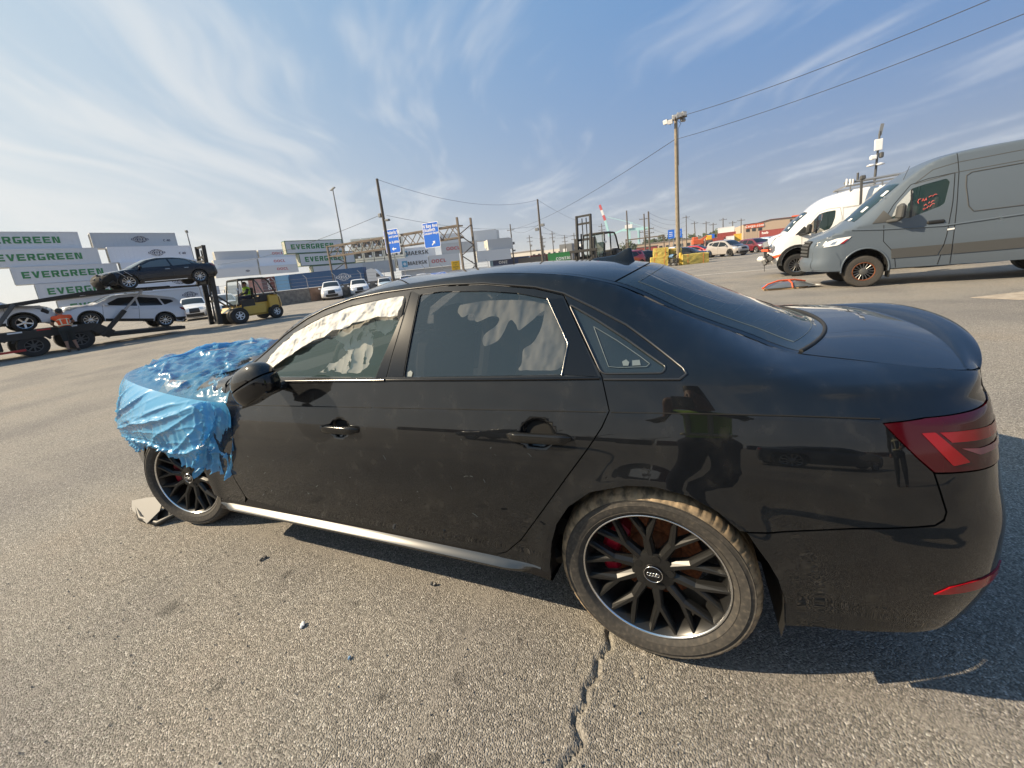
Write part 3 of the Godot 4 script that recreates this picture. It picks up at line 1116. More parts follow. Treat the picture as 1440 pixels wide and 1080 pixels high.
		# belt and frame mouldings
		mb = MB.new()
		mb.tube(along(pv([-2.02, 0.99, -1.6, 1.003, -1.092, 1.018]), 0.004, side), 0.0075, 6)
		obj("belt_moulding", mb, "dark_chrome", d1)
		mb = MB.new()
		mb.tube(along(pv([-1.082, 1.018, -0.6, 1.03, -0.15, 1.043]), 0.003, side), 0.006, 6)
		obj("belt_moulding", mb, "black_gloss", d2)
		mb = MB.new()
		mb.tube(along(pv([-2.13, 1.066, -1.9, 1.207, -1.72, 1.292, -1.6, 1.333, -1.412, 1.373, -1.214, 1.39, -1.039, 1.396, -0.85, 1.399, -0.661, 1.391, -0.429, 1.357, -0.312, 1.325, -0.189, 1.263, -0.072, 1.2, 0.046, 1.117, 0.112, 1.071, 0.121, 1.057, 0.1, 1.043, -0.137, 1.039]), 0.001, side), 0.0048, 6)
		obj("window_moulding", mb, "trim_grey", car)
		mb = MB.new()
		var p3 := wq.duplicate()
		p3.append(wq[0])
		mb.tube(along(p3, -0.001, side), 0.0042, 6, false)
		obj("window_seal", mb, "trim_grey", q)
		# shoulder line
		for seg in [[-2.23, -1.163, d1], [-1.148, -0.128, d2], [-0.112, 0.585, car]]:
			var pts := PackedVector2Array()
			for k in 22:
				var x := lerpf(seg[0], seg[1], k / 21.0)
				pts.append(Vector2(x, YC.at(x) + 0.001))
			mb = MB.new()
			mb.tube(along(pts, -0.0005, side), 0.0024, 5)
			obj("shoulder_crease", mb, "gap_black", seg[2])
		# handles
		for h in [[-1.474, 0.796, -1.231, 0.8, d1], [-0.497, 0.835, -0.25, 0.842, d2]]:
			var rows := []
			for k in 13:
				var t := k / 12.0
				var x := lerpf(h[0], h[2], t)
				var y := lerpf(h[1], h[3], t)
				var e := sqrt(maxf(1.0 - pow(absf(2.0 * t - 1.0), 5.0), 0.0))
				var ring := PackedVector3Array()
				var z := half_width(x, y)
				for j in 12:
					var a := TAU * j / 12.0
					var sq := Vector2(signf(cos(a)) * pow(absf(cos(a)), 0.6), signf(sin(a)) * pow(absf(sin(a)), 0.6))
					ring.append(Vector3(x, y + sq.y * 0.0185 * (0.3 + 0.7 * e), (z + 0.004 + 0.026 * e * (0.5 + 0.5 * sq.x)) * side))
				rows.append(ring)
			mb = MB.new()
			mb.grid(rows, true, side > 0.0)
			obj("handle", mb, "handle_gloss", h[4])
		# sill blade
		var rows2 := []
		for k in 41:
			var x := lerpf(-2.4, -0.40, k / 40.0)
			var t := k / 40.0
			var ty := lerpf(0.272, 0.318, t) + 0.004 * sin(t * 3.0)
			var w := half_width(x, 0.34)
			var out := 0.028 * smoothstep(0.0, 0.05, t) * (1.0 - smoothstep(0.93, 1.0, t))
			rows2.append(PackedVector3Array([Vector3(x, ty + 0.004, (w - 0.012) * side), Vector3(x, ty - 0.006, (w + 0.006) * side), Vector3(x, ty - 0.022, (w + out) * side), Vector3(x, ty - 0.029, (w + out + 0.001) * side), Vector3(x, ty - 0.036, (w + out - 0.004) * side)]))
		mb = MB.new()
		mb.grid(rows2, false, side > 0.0)
		obj("sill_blade", mb, "sill_metal", car)
		var rows3 := []
		for k in 21:
			var x := lerpf(-2.4, -0.36, k / 20.0)
			var t := k / 20.0
			var ty := lerpf(0.272, 0.318, t)
			var w := half_width(x, 0.34)
			rows3.append(PackedVector3Array([Vector3(x, ty + 0.05, (w - 0.015) * side), Vector3(x, ty - 0.036, (w + 0.012) * side), Vector3(x, ty - 0.06, (w - 0.01) * side), Vector3(x, ty - 0.085, (w - 0.12) * side), Vector3(x, ty - 0.085, (w - 0.45) * side)]))
		mb = MB.new()
		mb.grid(rows3, false, side > 0.0)
		obj("sill", mb, "black_gloss", car)
		# dark inner skin behind the panel gaps
		mb = MB.new()
		panel(mb, pv([-2.3, 0.36, -2.26, 0.95, -1.2, 0.985, -0.14, 1.02, 0.3, 1.02, 0.3, 0.85, -0.16, 0.75, -0.45, 0.36]), half_width, 0.09, side, -0.02, 0.0)
		panel(mb, pv([0.3, 0.7, 0.3, 1.02, 0.88, 0.99, 0.9, 0.7, 0.87, 0.36, 0.42, 0.36]), half_width, 0.06, side, -0.022, 0.0)
		panel(mb, pv([-1.11, 0.99, -1.07, 1.35, -0.99, 1.35, -0.99, 0.99]), half_width, 0.06, side, -0.02, 0.0)
		panel(mb, pv([-0.27, 1.15, -0.34, 1.32, -0.26, 1.30, -0.12, 1.22, -0.19, 1.0, -0.28, 1.0]), half_width, 0.06, side, -0.02, 0.0)
		obj("inner_panel", mb, "gap_black", car)
	# skin over the top
	var mb := MB.new()
	strip(mb, 0.0, 4.15, 22)
	var rb := obj("rear_bumper", mb, "black_paint", car)
	mb = MB.new()
	mb.box(Vector3(0.62, 0.35, 0), Vector3(0.42, 0.12, 1.5), 0.02)
	obj("diffuser", mb, "black_plastic", rb)
	mb = MB.new()
	strip(mb, 4.18, 6.98, 16)
	var tg := obj("tail_panel", mb, "black_paint", car)
	mb = MB.new()
	mb.box(Vector3(1.017, 0.76, 0), Vector3(0.02, 0.13, 0.5), 0.004)
	obj("plate_recess", mb, "black_plastic", tg)
	mb = MB.new()
	for c0 in [0.45, -1.0]:
		mb = MB.new()
		strip(mb, 5.45, 6.45, 8, c0, c0 + 0.55, 14)
		for i in mb.V.size():
			mb.V[i].x += 0.004
		obj("tail_light_inner", mb, "lamp_red", tg)
	mb = MB.new()
	strip(mb, 7.0, 9.965, 24, -0.985, 0.985)
	var lid := obj("trunk_lid", mb, "black_paint", car)
	# spoiler lip that follows the tail in plan
	var rows := []
	for j in 57:
		var c := lerpf(-1.0, 1.0, j / 56.0)
		var a := over(7.75, c * 0.985)
		var b := over(7.0, c * 0.992)
		var en := 1.0 - pow(absf(c), 10.0)
		var h := (0.010 + 0.022 * (1.0 - c * c)) * en + 0.003
		var o := 0.016 * en
		rows.append(PackedVector3Array([a + Vector3(0, -0.004, 0), a + Vector3(0.004, 0.003, 0), a.lerp(b, 0.45) + Vector3(0, h * 0.75, 0), b + Vector3(-0.006, h + 0.008 * en, 0), b + Vector3(o * 0.8, h + 0.006 * en, 0), b + Vector3(o, h - 0.004, 0), b + Vector3(o * 0.2, -0.012, 0), b + Vector3(-0.02, -0.03, 0), a + Vector3(0, -0.02, 0)]))
	mb = MB.new()
	mb.grid(rows, false, true)
	obj("spoiler", mb, "black_paint", lid)
	mb = MB.new()
	strip(mb, 9.985, 13.0, 40, -0.955, 0.955)
	var rg := obj("rear_window", mb, "tinted_glass", car)
	mb = MB.new()
	for k in 11:
		var s := lerpf(10.5, 12.6, k / 10.0)
		var path := []
		for j in 25:
			path.append(over(s, lerpf(-0.78, 0.78, j / 24.0)) + Vector3(0, -0.003, 0))
		mb.tube(path, 0.0007, 4)
	for c in [-0.86, 0.86]:
		var path := []
		for j in 20:
			path.append(over(lerpf(10.25, 12.8, j / 19.0), c) + Vector3(0.0005, 0.0012, 0))
		mb.tube(path, 0.001, 4)
	for s in [10.25, 12.8]:
		var path := []
		for j in 30:
			path.append(over(s, lerpf(-0.86, 0.86, j / 29.0)) + Vector3(0.0005, 0.0012, 0))
		mb.tube(path, 0.001, 4)
	obj("heating_lines", mb, "glass_line", rg)
	mb = MB.new()
	var pathb := []
	for j in 40:
		pathb.append(over(9.975, lerpf(-0.96, 0.96, j / 39.0)) + Vector3(0, 0.001, 0))
	mb.tube(pathb, 0.007, 6)
	obj("window_seal", mb, "rubber", rg)
	for c0 in [0.962, -1.0]:
		mb = MB.new()
		strip(mb, 9.98, 17.0, 70, c0, c0 + 0.038, 3)
		obj("roof_rail", mb, "black_paint", car)
	mb = MB.new()
	strip(mb, 13.03, 16.95, 40, -0.957, 0.957)
	var roof := obj("roof", mb, "black_paint", car)
	mb = MB.new()
	strip(mb, 16.99, 18.98, 20, -0.95, 0.95)
	obj("windscreen", mb, "front_glass", car)
	for c0 in [0.955, -1.0]:
		mb = MB.new()
		strip(mb, 17.0, 19.0, 24, c0, c0 + 0.045, 2)
		obj("windscreen_pillar", mb, "black_paint", car)
	mb = MB.new()
	strip(mb, 19.03, 21.9, 24)
	obj("bonnet", mb, "black_paint", car)
	mb = MB.new()
	strip(mb, 12.9, 17.1, 20, -0.97, 0.97, 12, 0.02)
	strip(mb, 6.9, 10.05, 12, -0.98, 0.98, 12, 0.02)
	strip(mb, 4.0, 7.0, 12, -0.98, 0.98, 12, 0.02)
	strip(mb, 18.9, 19.2, 3, -0.98, 0.98, 12, 0.02)
	obj("roof_lining", mb, "gap_black", car)
	# fin antenna
	mb = MB.new()
	var fin := [[-0.31, 0.0, 0.001], [-0.29, 0.007, 0.016], [-0.24, 0.016, 0.024], [-0.19, 0.028, 0.027], [-0.15, 0.052, 0.026], [-0.125, 0.066, 0.022], [-0.108, 0.066, 0.016], [-0.10, 0.03, 0.014], [-0.092, 0.0, 0.01]]
	rows = []
	for f in fin:
		var ring := PackedVector3Array()
		var by := 1.405 + (1.44 - 1.405) * clampf((-0.09 - f[0]) / 0.22, 0, 1)
		for j in 11:
			var t := lerpf(-1.0, 1.0, j / 10.0)
			ring.append(Vector3(f[0], by - 0.004 + (f[1] + 0.004) * (1.0 - pow(absf(t), 1.6)), f[2] * t * (1.3 - 0.5 * (1.0 - absf(t)))))
		rows.append(ring)
	mb.grid(rows, false, false)
	obj("fin_antenna", mb, "black_paint", roof)
	var rs := RandomNumberGenerator.new()
	rs.seed = 19
	mb = MB.new()
	for k in 26:
		var q := [Vector2(rs.randf_range(-2.1, -1.3), rs.randf_range(0.35, 0.6)), Vector2(rs.randf_range(-1.1, -0.4), rs.randf_range(0.4, 0.8)), Vector2(rs.randf_range(0.39, 0.5), rs.randf_range(0.33, 0.5)), Vector2(rs.randf_range(0.0, 0.5), rs.randf_range(0.96, 1.02))][k % 2] as Vector2
		var dq := Vector2(rs.randf_range(-1, 1), rs.randf_range(-0.4, 0.9)) * rs.randf_range(0.006, 0.03)
		mb.tube(along(PackedVector2Array([q, q + dq * 0.5 + Vector2(0, 0.002), q + dq]), 0.0, 1.0, 0.02), rs.randf_range(0.0003, 0.0007), 4)
	obj("scratches", mb, "glass_line", car).set_meta("kind", "stuff")
	hero_wheels(car)
	hero_cabin(car)
	hero_mirror(car)

func hero_wheel(car: Node3D, called: String, at: Vector3, steer: float, side: float, muddy: bool):
	var w := Node3D.new()
	w.name = called
	car.add_child(w, true)
	rename3(w, called, car)
	var b := Basis(Vector3.UP, steer)
	var ax := Basis(Vector3.RIGHT, Vector3.BACK, Vector3.DOWN)
	if side < 0.0:
		ax = Basis(Vector3.LEFT, Vector3.FORWARD, Vector3.DOWN)
	w.transform = Transform3D(b * ax, at)
	var mb := MB.new()
	# tread with shoulder grooves
	var rows := []
	var prof := [[0.300, -0.256, 0], [0.318, -0.25, 0], [0.328, -0.232, 1], [0.3325, -0.205, 1], [0.3335, -0.17, 1], [0.3335, -0.164, 0], [0.326, -0.163, 0], [0.326, -0.155, 0], [0.3335, -0.154, 0], [0.334, -0.11, 0], [0.326, -0.109, 0], [0.326, -0.10, 0], [0.334, -0.099, 0], [0.3335, -0.068, 0], [0.326, -0.067, 0], [0.326, -0.058, 0], [0.3335, -0.057, 0], [0.3335, -0.035, 1], [0.331, -0.02, 1], [0.325, -0.006, 1], [0.316, 0.003, 1], [0.309, 0.0065, 0]]
	for p in prof:
		var ring := PackedVector3Array()
		for k in 300:
			var a := TAU * k / 300.0
			var g := 0.0
			if p[2] == 1:
				g = 0.005 if k % 6 == 0 else 0.0
			ring.append(Vector3(sin(a) * (p[0] - g), p[1], cos(a) * (p[0] - g)))
		rows.append(ring)
	mb.grid(rows, true)
	obj("tread", mb, "muddy_tyre" if muddy else "dusty_tyre", w)
	mb = MB.new()
	mb.lathe([Vector2(0.309, 0.0065), Vector2(0.3075, 0.0095), Vector2(0.304, 0.0075), Vector2(0.292, 0.011), Vector2(0.2915, 0.0125), Vector2(0.289, 0.0115), Vector2(0.275, 0.010), Vector2(0.263, 0.006), Vector2(0.2625, 0.0075), Vector2(0.26, 0.006), Vector2(0.252, 0.0), Vector2(0.246, -0.008), Vector2(0.240, -0.014)], Transform3D.IDENTITY, 96)
	mb.lathe([Vector2(0.235, -0.235), Vector2(0.27, -0.262), Vector2(0.300, -0.256)], Transform3D.IDENTITY, 48)
	obj("sidewall", mb, "dusty_tyre", w)
	mb = MB.new()
	mb.lathe([Vector2(0.2375, -0.009), Vector2(0.239, -0.0045), Vector2(0.2425, -0.003), Vector2(0.2455, -0.005), Vector2(0.2462, -0.012)], Transform3D.IDENTITY, 96, 3.0)
	var flip := MB.new()
	obj("rim_edge", mb, "wheel_edge", w)
	mb = MB.new()
	var barrel := [Vector2(0.2375, -0.009), Vector2(0.232, -0.016), Vector2(0.226, -0.03), Vector2(0.218, -0.05), Vector2(0.213, -0.12), Vector2(0.222, -0.2), Vector2(0.236, -0.235)]
	barrel.reverse()
	mb.lathe(barrel, Transform3D.IDENTITY, 72, 3.0)
	# ten Y spokes
	for k in 10:
		var a0 := TAU * k / 10.0 + 0.12
		var P := func(r: float, da: float, h: float) -> Vector3:
			return Vector3(sin(a0 + da) * r, h, cos(a0 + da) * r)
		var fork: Vector3 = P.call(0.135, 0.0, -0.024)
		for seg in [[P.call(0.045, 0.0, -0.036), fork, 0.021, 0.016], [fork, P.call(0.2335, 0.175, -0.012), 0.0145, 0.0095], [fork, P.call(0.2335, -0.175, -0.012), 0.0145, 0.0095]]:
			var A: Vector3 = seg[0]
			var B: Vector3 = seg[1]
			var t := (B - A).normalized()
			var s := t.cross(Vector3.UP).normalized()
			var rr := []
			for e in [[A - t * 0.004, seg[2]], [B + t * 0.003, seg[3]]]:
				var o: Vector3 = e[0]
				var wd: float = e[1]
				rr.append([o - s * wd + Vector3(0, -0.03, 0), o - s * wd * 0.95 + Vector3(0, -0.012, 0), o - s * wd * 0.42, o + s * wd * 0.42, o + s * wd * 0.95 + Vector3(0, -0.012, 0), o + s * wd + Vector3(0, -0.03, 0)])
			for j in 5:
				mb.quad(rr[0][j], rr[1][j], rr[1][j + 1], rr[0][j + 1])
			mb.quad(rr[1][0], rr[1][1], rr[1][2], rr[1][3])
			mb.quad(rr[1][0], rr[1][3], rr[1][4], rr[1][5])
	mb.lathe([Vector2(0.078, -0.06), Vector2(0.074, -0.036), Vector2(0.06, -0.031), Vector2(0.034, -0.029), Vector2(0.033, -0.026)], Transform3D.IDENTITY, 48)
	obj("rim", mb, "wheel_grey", w)
	for k in 5:
		mb = MB.new()
		var a := TAU * k / 5.0 + 0.43
		var o := Vector3(sin(a) * 0.0555, -0.0325, cos(a) * 0.0555)
		mb.lathe([Vector2(0.0145, 0.0), Vector2(0.0145, 0.0035), Vector2(0.0, 0.0035)], Transform3D(Basis.IDENTITY, o), 14)
		obj("bolt_hole", mb, "gap_black", w)
	mb = MB.new()
	mb.lathe([Vector2(0.033, -0.03), Vector2(0.033, -0.022), Vector2(0.029, -0.0205), Vector2(0.0, -0.0205)], Transform3D.IDENTITY, 36)
	var cap := obj("hub_cap", mb, "black_gloss", w)
	mb = MB.new()
	for k in 4:
		var o := Vector3((k - 1.5) * 0.0098, -0.0195, 0.0)
		var path := []
		for j in 19:
			var a := TAU * j / 18.0
			path.append(o + Vector3(cos(a) * 0.0065, 0, sin(a) * 0.0065))
		mb.tube(path, 0.0013, 5, false)
	var pr := []
	for j in 33:
		var a := TAU * j / 32.0
		pr.append(Vector3(cos(a) * 0.031, -0.0205, sin(a) * 0.031))
	mb.tube(pr, 0.0013, 5, false)
	# the badge keeps its own tilt with the wheel
	obj("four_ring_badge", mb, "wheel_edge", w)
	mb = MB.new()
	mb.lathe([Vector2(0.0, -0.16), Vector2(0.168, -0.16), Vector2(0.168, -0.128), Vector2(0.10, -0.126), Vector2(0.095, -0.10), Vector2(0.07, -0.075), Vector2(0.0, -0.075)], Transform3D.IDENTITY, 48)
	obj("brake_disc", mb, "rust", w)
	mb = MB.new()
	for k in 7:
		var a := -2.35 + 0.17 * k
		mb.box(Vector3(sin(a) * 0.155, -0.105, cos(a) * 0.155), Vector3(0.052, 0.075, 0.062), 0.012, Basis(Vector3.UP, a))
	obj("brake_caliper", mb, "caliper_red", w)

func hero_wheels(car: Node3D):
	hero_wheel(car, "wheel", Vector3(0, 0.333, 0.895), 0.0, 1.0, true)
	hero_wheel(car, "wheel", Vector3(-2.815, 0.333, 0.895), 0.2, 1.0, false)
	hero_wheel(car, "wheel", Vector3(0, 0.333, -0.895), 0.0, -1.0, false)
	hero_wheel(car, "wheel", Vector3(-2.815, 0.333, -0.895), 0.1, -1.0, false)
	for s in [1.0, -1.0]:
		for cx in [0.0, -2.82]:
			var rows := []
			for i in 4:
				var z: float = [0.913, 0.80, 0.60, 0.52][i]
				var ring := PackedVector3Array()
				for k in 21:
					var a := lerpf(-0.25, PI + 0.25, k / 20.0)
					var r := 0.385 if i < 3 else 0.2
					ring.append(Vector3(cx + cos(a) * r, 0.333 + sin(a) * r, z * s))
				rows.append(ring)
			var mb := MB.new()
			mb.grid(rows, false, s > 0.0)
			obj("wheel_liner", mb, "black_plastic", car)
	var ub := MB.new()
	ub.box(Vector3(-1.4, 0.255, 0), Vector3(2.1, 0.09, 1.66), 0.03)
	ub.box(Vector3(-1.4, 0.27, 0), Vector3(4.3, 0.1, 1.0), 0.03)
	ub.box(Vector3(0.6, 0.38, 0), Vector3(0.45, 0.12, 1.5), 0.03)
	ub.cyl(Vector3(-2.82, 0.33, -0.8), Vector3(-2.82, 0.33, 0.8), 0.04, 10)
	ub.cyl(Vector3(0, 0.33, -0.8), Vector3(0, 0.33, 0.8), 0.04, 10)
	obj("underbody", ub, "black_plastic", car)
	# torn liner flap and trim scrap hanging by the front wheel
	var mb2 := MB.new()
	mb2.tube([Vector3(-3.17, 0.46, 0.86), Vector3(-3.22, 0.36, 0.88), Vector3(-3.25, 0.28, 0.89), Vector3(-3.2, 0.2, 0.9)], [0.028, 0.02, 0.024, 0.012], 6)
	mb2.prism(pv([0, 0, 0.05, -0.12, 0.02, -0.2, 0.1, -0.27, 0.12, -0.2, 0.1, -0.1, 0.12, 0.02]), Transform3D(Basis(Vector3.UP, 0.5), Vector3(-3.24, 0.48, 0.86)), -0.004, 0.004)
	obj("torn_wheel_liner", mb2, "black_plastic", car)

func hero_cabin(car: Node3D):
	var mb := MB.new()
	mb.box(Vector3(-1.1, 0.36, 0), Vector3(2.7, 0.08, 1.5))
	mb.box(Vector3(-1.2, 0.48, 0), Vector3(1.9, 0.24, 0.24), 0.04)
	mb.box(Vector3(-2.1, 0.82, 0), Vector3(0.5, 0.3, 1.45), 0.1)
	mb.box(Vector3(0.2, 0.93, 0), Vector3(0.9, 0.06, 1.25), 0.02)
	var cab := obj("cabin", mb, "interior_dark", car)
	for s in [[-1.25, 0.38], [-1.25, -0.38], [-0.38, 0.34], [-0.38, -0.34]]:
		mb = MB.new()
		mb.box(Vector3(s[0] - 0.1, 0.56, s[1]), Vector3(0.5, 0.2, 0.5), 0.07)
		mb.box(Vector3(s[0] + 0.16, 0.88, s[1]), Vector3(0.16, 0.62, 0.48), 0.06, Basis(Vector3.FORWARD, 0.25))
		mb.box(Vector3(s[0] + 0.25, 1.2, s[1]), Vector3(0.1, 0.17, 0.26), 0.04, Basis(Vector3.FORWARD, 0.2))
		obj("seat", mb, "interior_dark", cab)
	mb = MB.new()
	var path := []
	for k in 25:
		var a := TAU * k / 24.0
		path.append(Vector3(-1.78, 0.93, 0.38) + Vector3(sin(a) * 0.06, cos(a) * 0.18, sin(a) * 0.0) + Vector3(0, 0, 0) + Vector3(0, 0, sin(a) * 0.17))
	mb.tube(path, 0.014, 6, false)
	obj("steering_wheel", mb, "interior_dark", cab)
	# side airbags hanging inside the glass, crumpled
	var nz := FastNoiseLite.new()
	nz.seed = 12
	nz.frequency = 7.0
	var inside := func(x: float, y: float) -> float:
		return half_width(x, y) - 0.045 + nz.get_noise_2d(x * 1.0, y * 0.35) * 0.03
	mb = MB.new()
	for p in [[-0.80, 1.275, -0.79, 1.305, -0.68, 1.315, -0.5, 1.31, -0.36, 1.285, -0.35, 1.26, -0.40, 1.262, -0.44, 1.225, -0.49, 1.19, -0.50, 1.215, -0.535, 1.24, -0.57, 1.155, -0.64, 1.135, -0.65, 1.18, -0.60, 1.21, -0.58, 1.24, -0.62, 1.255, -0.70, 1.225, -0.715, 1.275, -0.755, 1.25],
		[-0.39, 1.28, -0.345, 1.275, -0.29, 1.15, -0.295, 1.055, -0.475, 1.055, -0.455, 1.075, -0.46, 1.13, -0.42, 1.145, -0.395, 1.2]]:
		mb = MB.new()
		panel(mb, rounded(pv(p), 0.035), inside, 0.012, 1.0, 0.0, 0.0)
		obj("curtain_airbag", mb, "airbag_cloth", car)
	for p in [[-1.55, 1.25, -1.3, 1.31, -1.15, 1.3, -1.2, 1.2, -1.3, 1.24, -1.42, 1.12, -1.5, 1.16], [-1.6, 1.04, -1.45, 1.12, -1.36, 1.24, -1.27, 1.2, -1.3, 1.04]]:
		mb = MB.new()
		panel(mb, rounded(pv(p), 0.035), inside, 0.012, 1.0, -0.04, 0.0)
		obj("curtain_airbag", mb, "airbag_cloth", car)
	mb = MB.new()
	panel(mb, pv([-1.9, 1.1, -1.5, 1.3, -0.4, 1.3, -0.35, 1.12, -0.7, 1.2, -1.1, 1.06, -1.5, 1.16]), inside, 0.04, -1.0, 0.0, 0.0)
	obj("curtain_airbag", mb, "airbag_cloth", car)
	# the white sheet caught along the top of the front window
	var sheet := func(x: float, y: float) -> float:
		return half_width(x, y) + 0.016 + 0.017 * nz.get_noise_2d(x * 1.3 + y * 0.9, (y - x * 0.45) * 1.5) + 0.003 * nz.get_noise_2d(x * 3.0, y * 3.0 + 3.0)
	mb = MB.new()
	panel(mb, pv([-1.985, 1.04, -1.915, 1.115, -1.85, 1.178, -1.78, 1.218, -1.70, 1.252, -1.56, 1.298, -1.40, 1.335, -1.25, 1.352, -1.10, 1.367, -1.072, 1.364, -1.068, 1.33, -1.082, 1.284, -1.131, 1.279, -1.2, 1.285, -1.27, 1.27, -1.341, 1.263, -1.40, 1.238, -1.478, 1.232, -1.52, 1.205, -1.60, 1.188, -1.656, 1.163, -1.74, 1.125, -1.82, 1.082, -1.868, 1.052, -1.905, 1.03]), sheet, 0.006, 1.0, 0.0, 0.003)
	obj("front_curtain_airbag", mb, "airbag_cloth", car)

func hero_mirror(car: Node3D):
	var c := Vector3(-1.745, 1.045, 0.985)
	var b := Basis(Vector3.BACK, 0.42) * Basis(Vector3.UP, 0.12)
	var shell := MB.new()
	var rows := []
	for i in 15:
		var e := lerpf(-0.02, PI * 0.5, i / 14.0)
		var ring := PackedVector3Array()
		for k in 32:
			var a := TAU * k / 32.0
			var ca := signf(cos(a)) * pow(absf(cos(a)), 0.8)
			var sa := signf(sin(a)) * pow(absf(sin(a)), 0.8)
			var r := pow(maxf(cos(e), 0.0), 0.75)
			ring.append(c + b * Vector3(sa * 0.122 * r, sin(e) * 0.082, ca * 0.066 * r))
		rows.append(ring)
	shell.grid(rows, true)
	var m := obj("door_mirror", shell, "black_paint", car)
	var band := MB.new()
	rows = []
	for p in [[-0.085, 0.80], [-0.08, 0.9], [-0.05, 1.02], [-0.022, 1.045], [-0.016, 1.045], [-0.010, 1.02]]:
		var ring := PackedVector3Array()
		for k in 32:
			var a := TAU * k / 32.0
			var ca := signf(cos(a)) * pow(absf(cos(a)), 0.8)
			var sa := signf(sin(a)) * pow(absf(sin(a)), 0.8)
			ring.append(c + b * Vector3(sa * 0.122 * p[1], p[0], ca * 0.066 * p[1]))
		rows.append(ring)
	band.grid(rows, true)
	band.box(c + b * Vector3(0, -0.084, 0), Vector3(0.19, 0.012, 0.09), 0.004, b)
	obj("mirror_base", band, "black_gloss", m)
	var arm := MB.new()
	arm.bar(Vector3(-1.78, 0.985, 0.82), Vector3(-1.75, 0.98, 0.965), 0.10, 0.04, 0.012)
	arm.bar(Vector3(-1.75, 0.985, 0.955), c + b * Vector3(-0.03, -0.06, 0), 0.05, 0.07, 0.012)
	obj("mirror_arm", arm, "black_plastic", m)

# ------------------------------------------------------------------ other vehicles: side shells plus a skin that runs over them
class Shell:
	var top: Tab
	var ee: Tab
	var belt: Tab
	var off: Tab
	var xr: Tab
	var xf: Tab
	var tp: Tab
	var sx: Tab
	var sy: Tab
	var cx: Tab
	var cy: Tab
	var half := 0.9
	var power := 1.1
	var outline: Array

	# outline: [x, y, bulge] from the tail's foot over the roof to the nose's foot; i0..i1 is the part seen from above
	func _init(o: Array, i0: int, i1: int, h: float, belt_pts: Array, e_pts: Array, off_pts: Array, p: float, tk: float):
		outline = o
		half = h
		power = p
		var X := []
		var Y := []
		for i in range(i1, i0 - 1, -1):
			X.append(o[i][0])
			Y.append(o[i][1])
		top = Tab.new(X, Y)
		var a := []
		var b := []
		for i in i0 + 1:
			a.append(o[i][1])
			b.append(o[i][0])
		xr = Tab.new(a, b)
		a = []
		b = []
		for i in range(o.size() - 1, i1 - 1, -1):
			a.append(o[i][1])
			b.append(o[i][0])
		xf = Tab.new(a, b)
		belt = mk_tab(belt_pts)
		ee = mk_tab(e_pts)
		off = mk_tab(off_pts)
		tp = Tab.new([0.0, 0.04, 0.1, 0.2, 0.36, 0.6], [-0.24 * tk, -0.16 * tk, -0.1 * tk, -0.05 * tk, -0.015 * tk, 0.0])
		var ix := []
		var q := [[], [], [], []]
		for i in o.size():
			ix.append(float(i))
			var t := Vector2(o[mini(i + 1, o.size() - 1)][0] - o[maxi(i - 1, 0)][0], o[mini(i + 1, o.size() - 1)][1] - o[maxi(i - 1, 0)][1]).normalized()
			var n := Vector2(t.y, -t.x)
			q[0].append(o[i][0])
			q[1].append(o[i][1])
			q[2].append(o[i][0] + n.x * o[i][2])
			q[3].append(o[i][1] + n.y * o[i][2])
		sx = Tab.new(ix, q[0])
		sy = Tab.new(ix, q[1])
		cx = Tab.new(ix, q[2])
		cy = Tab.new(ix, q[3])

	func mk_tab(p: Array) -> Tab:
		var a := []
		var b := []
		for i in range(0, p.size(), 2):
			a.append(p[i])
			b.append(p[i + 1])
		return Tab.new(a, b)

	func w(x: float, y: float) -> float:
		var yb := belt.at(x)
		var r := half
		if y > yb:
			var yt := maxf(top.at(x), yb + 0.02)
			r += (ee.at(x) - half) * pow(clampf((y - yb) / (yt - yb), 0.0, 1.0), power)
			var d := maxf(yt - y, 0.0)
			if d < 0.05:
				r -= (0.05 - sqrt(maxf(0.0025 - (0.05 - d) * (0.05 - d), 0.0))) * 0.6
		else:
			r += off.at(yb - y)
		return r + tp.at(maxf(xr.at(y) - x, 0.0)) + tp.at(maxf(x - xf.at(y), 0.0))

	func over(s: float, c: float, lift := 0.0) -> Vector3:
		var ex := sx.at(s)
		var ey := sy.at(s)
		var k := 1.0 - pow(absf(c), 2.4)
		var p := Vector3(lerpf(ex, cx.at(s), k), lerpf(ey, cy.at(s), k), w(ex, ey) * c)
		if lift != 0.0:
			var t := Vector2(sx.at(s + 0.1) - sx.at(s - 0.1), sy.at(s + 0.1) - sy.at(s - 0.1)).normalized()
			p += Vector3(t.y, -t.x, 0.0) * lift
		return p

	func skin(mb: MB, s0: float, s1: float, ns: int, c0 := -1.0, c1 := 1.0, nc := 16, lift := 0.0) -> void:
		var rows := []
		for i in ns + 1:
			var r := PackedVector3Array()
			for j in nc + 1:
				r.append(over(lerpf(s0, s1, float(i) / ns), lerpf(c0, c1, float(j) / nc), lift))
			rows.append(r)
		mb.grid(rows, false, true)

	# side outline with two wheel arches and a flat sill
	func side(axles: Array, r: float, sill: float) -> PackedVector2Array:
		var p := PackedVector2Array()
		for i in outline.size() - 1:
			for k in 5:
				p.append(Vector2(sx.at(i + k / 5.0), sy.at(i + k / 5.0)))
		p.append(Vector2(outline[-1][0], outline[-1][1]))
		for a in axles:
			var dy: float = sill - a[1]
			var h := sqrt(maxf(r * r - dy * dy, 0.0))
			var a0 := atan2(dy, -h)
			var a1 := atan2(dy, h)
			if a0 < 0:
				a0 += TAU
			for k in 13:
				var t := lerpf(a0, a1, k / 12.0)
				p.append(Vector2(a[0] + cos(t) * r, a[1] + sin(t) * r))
		return p

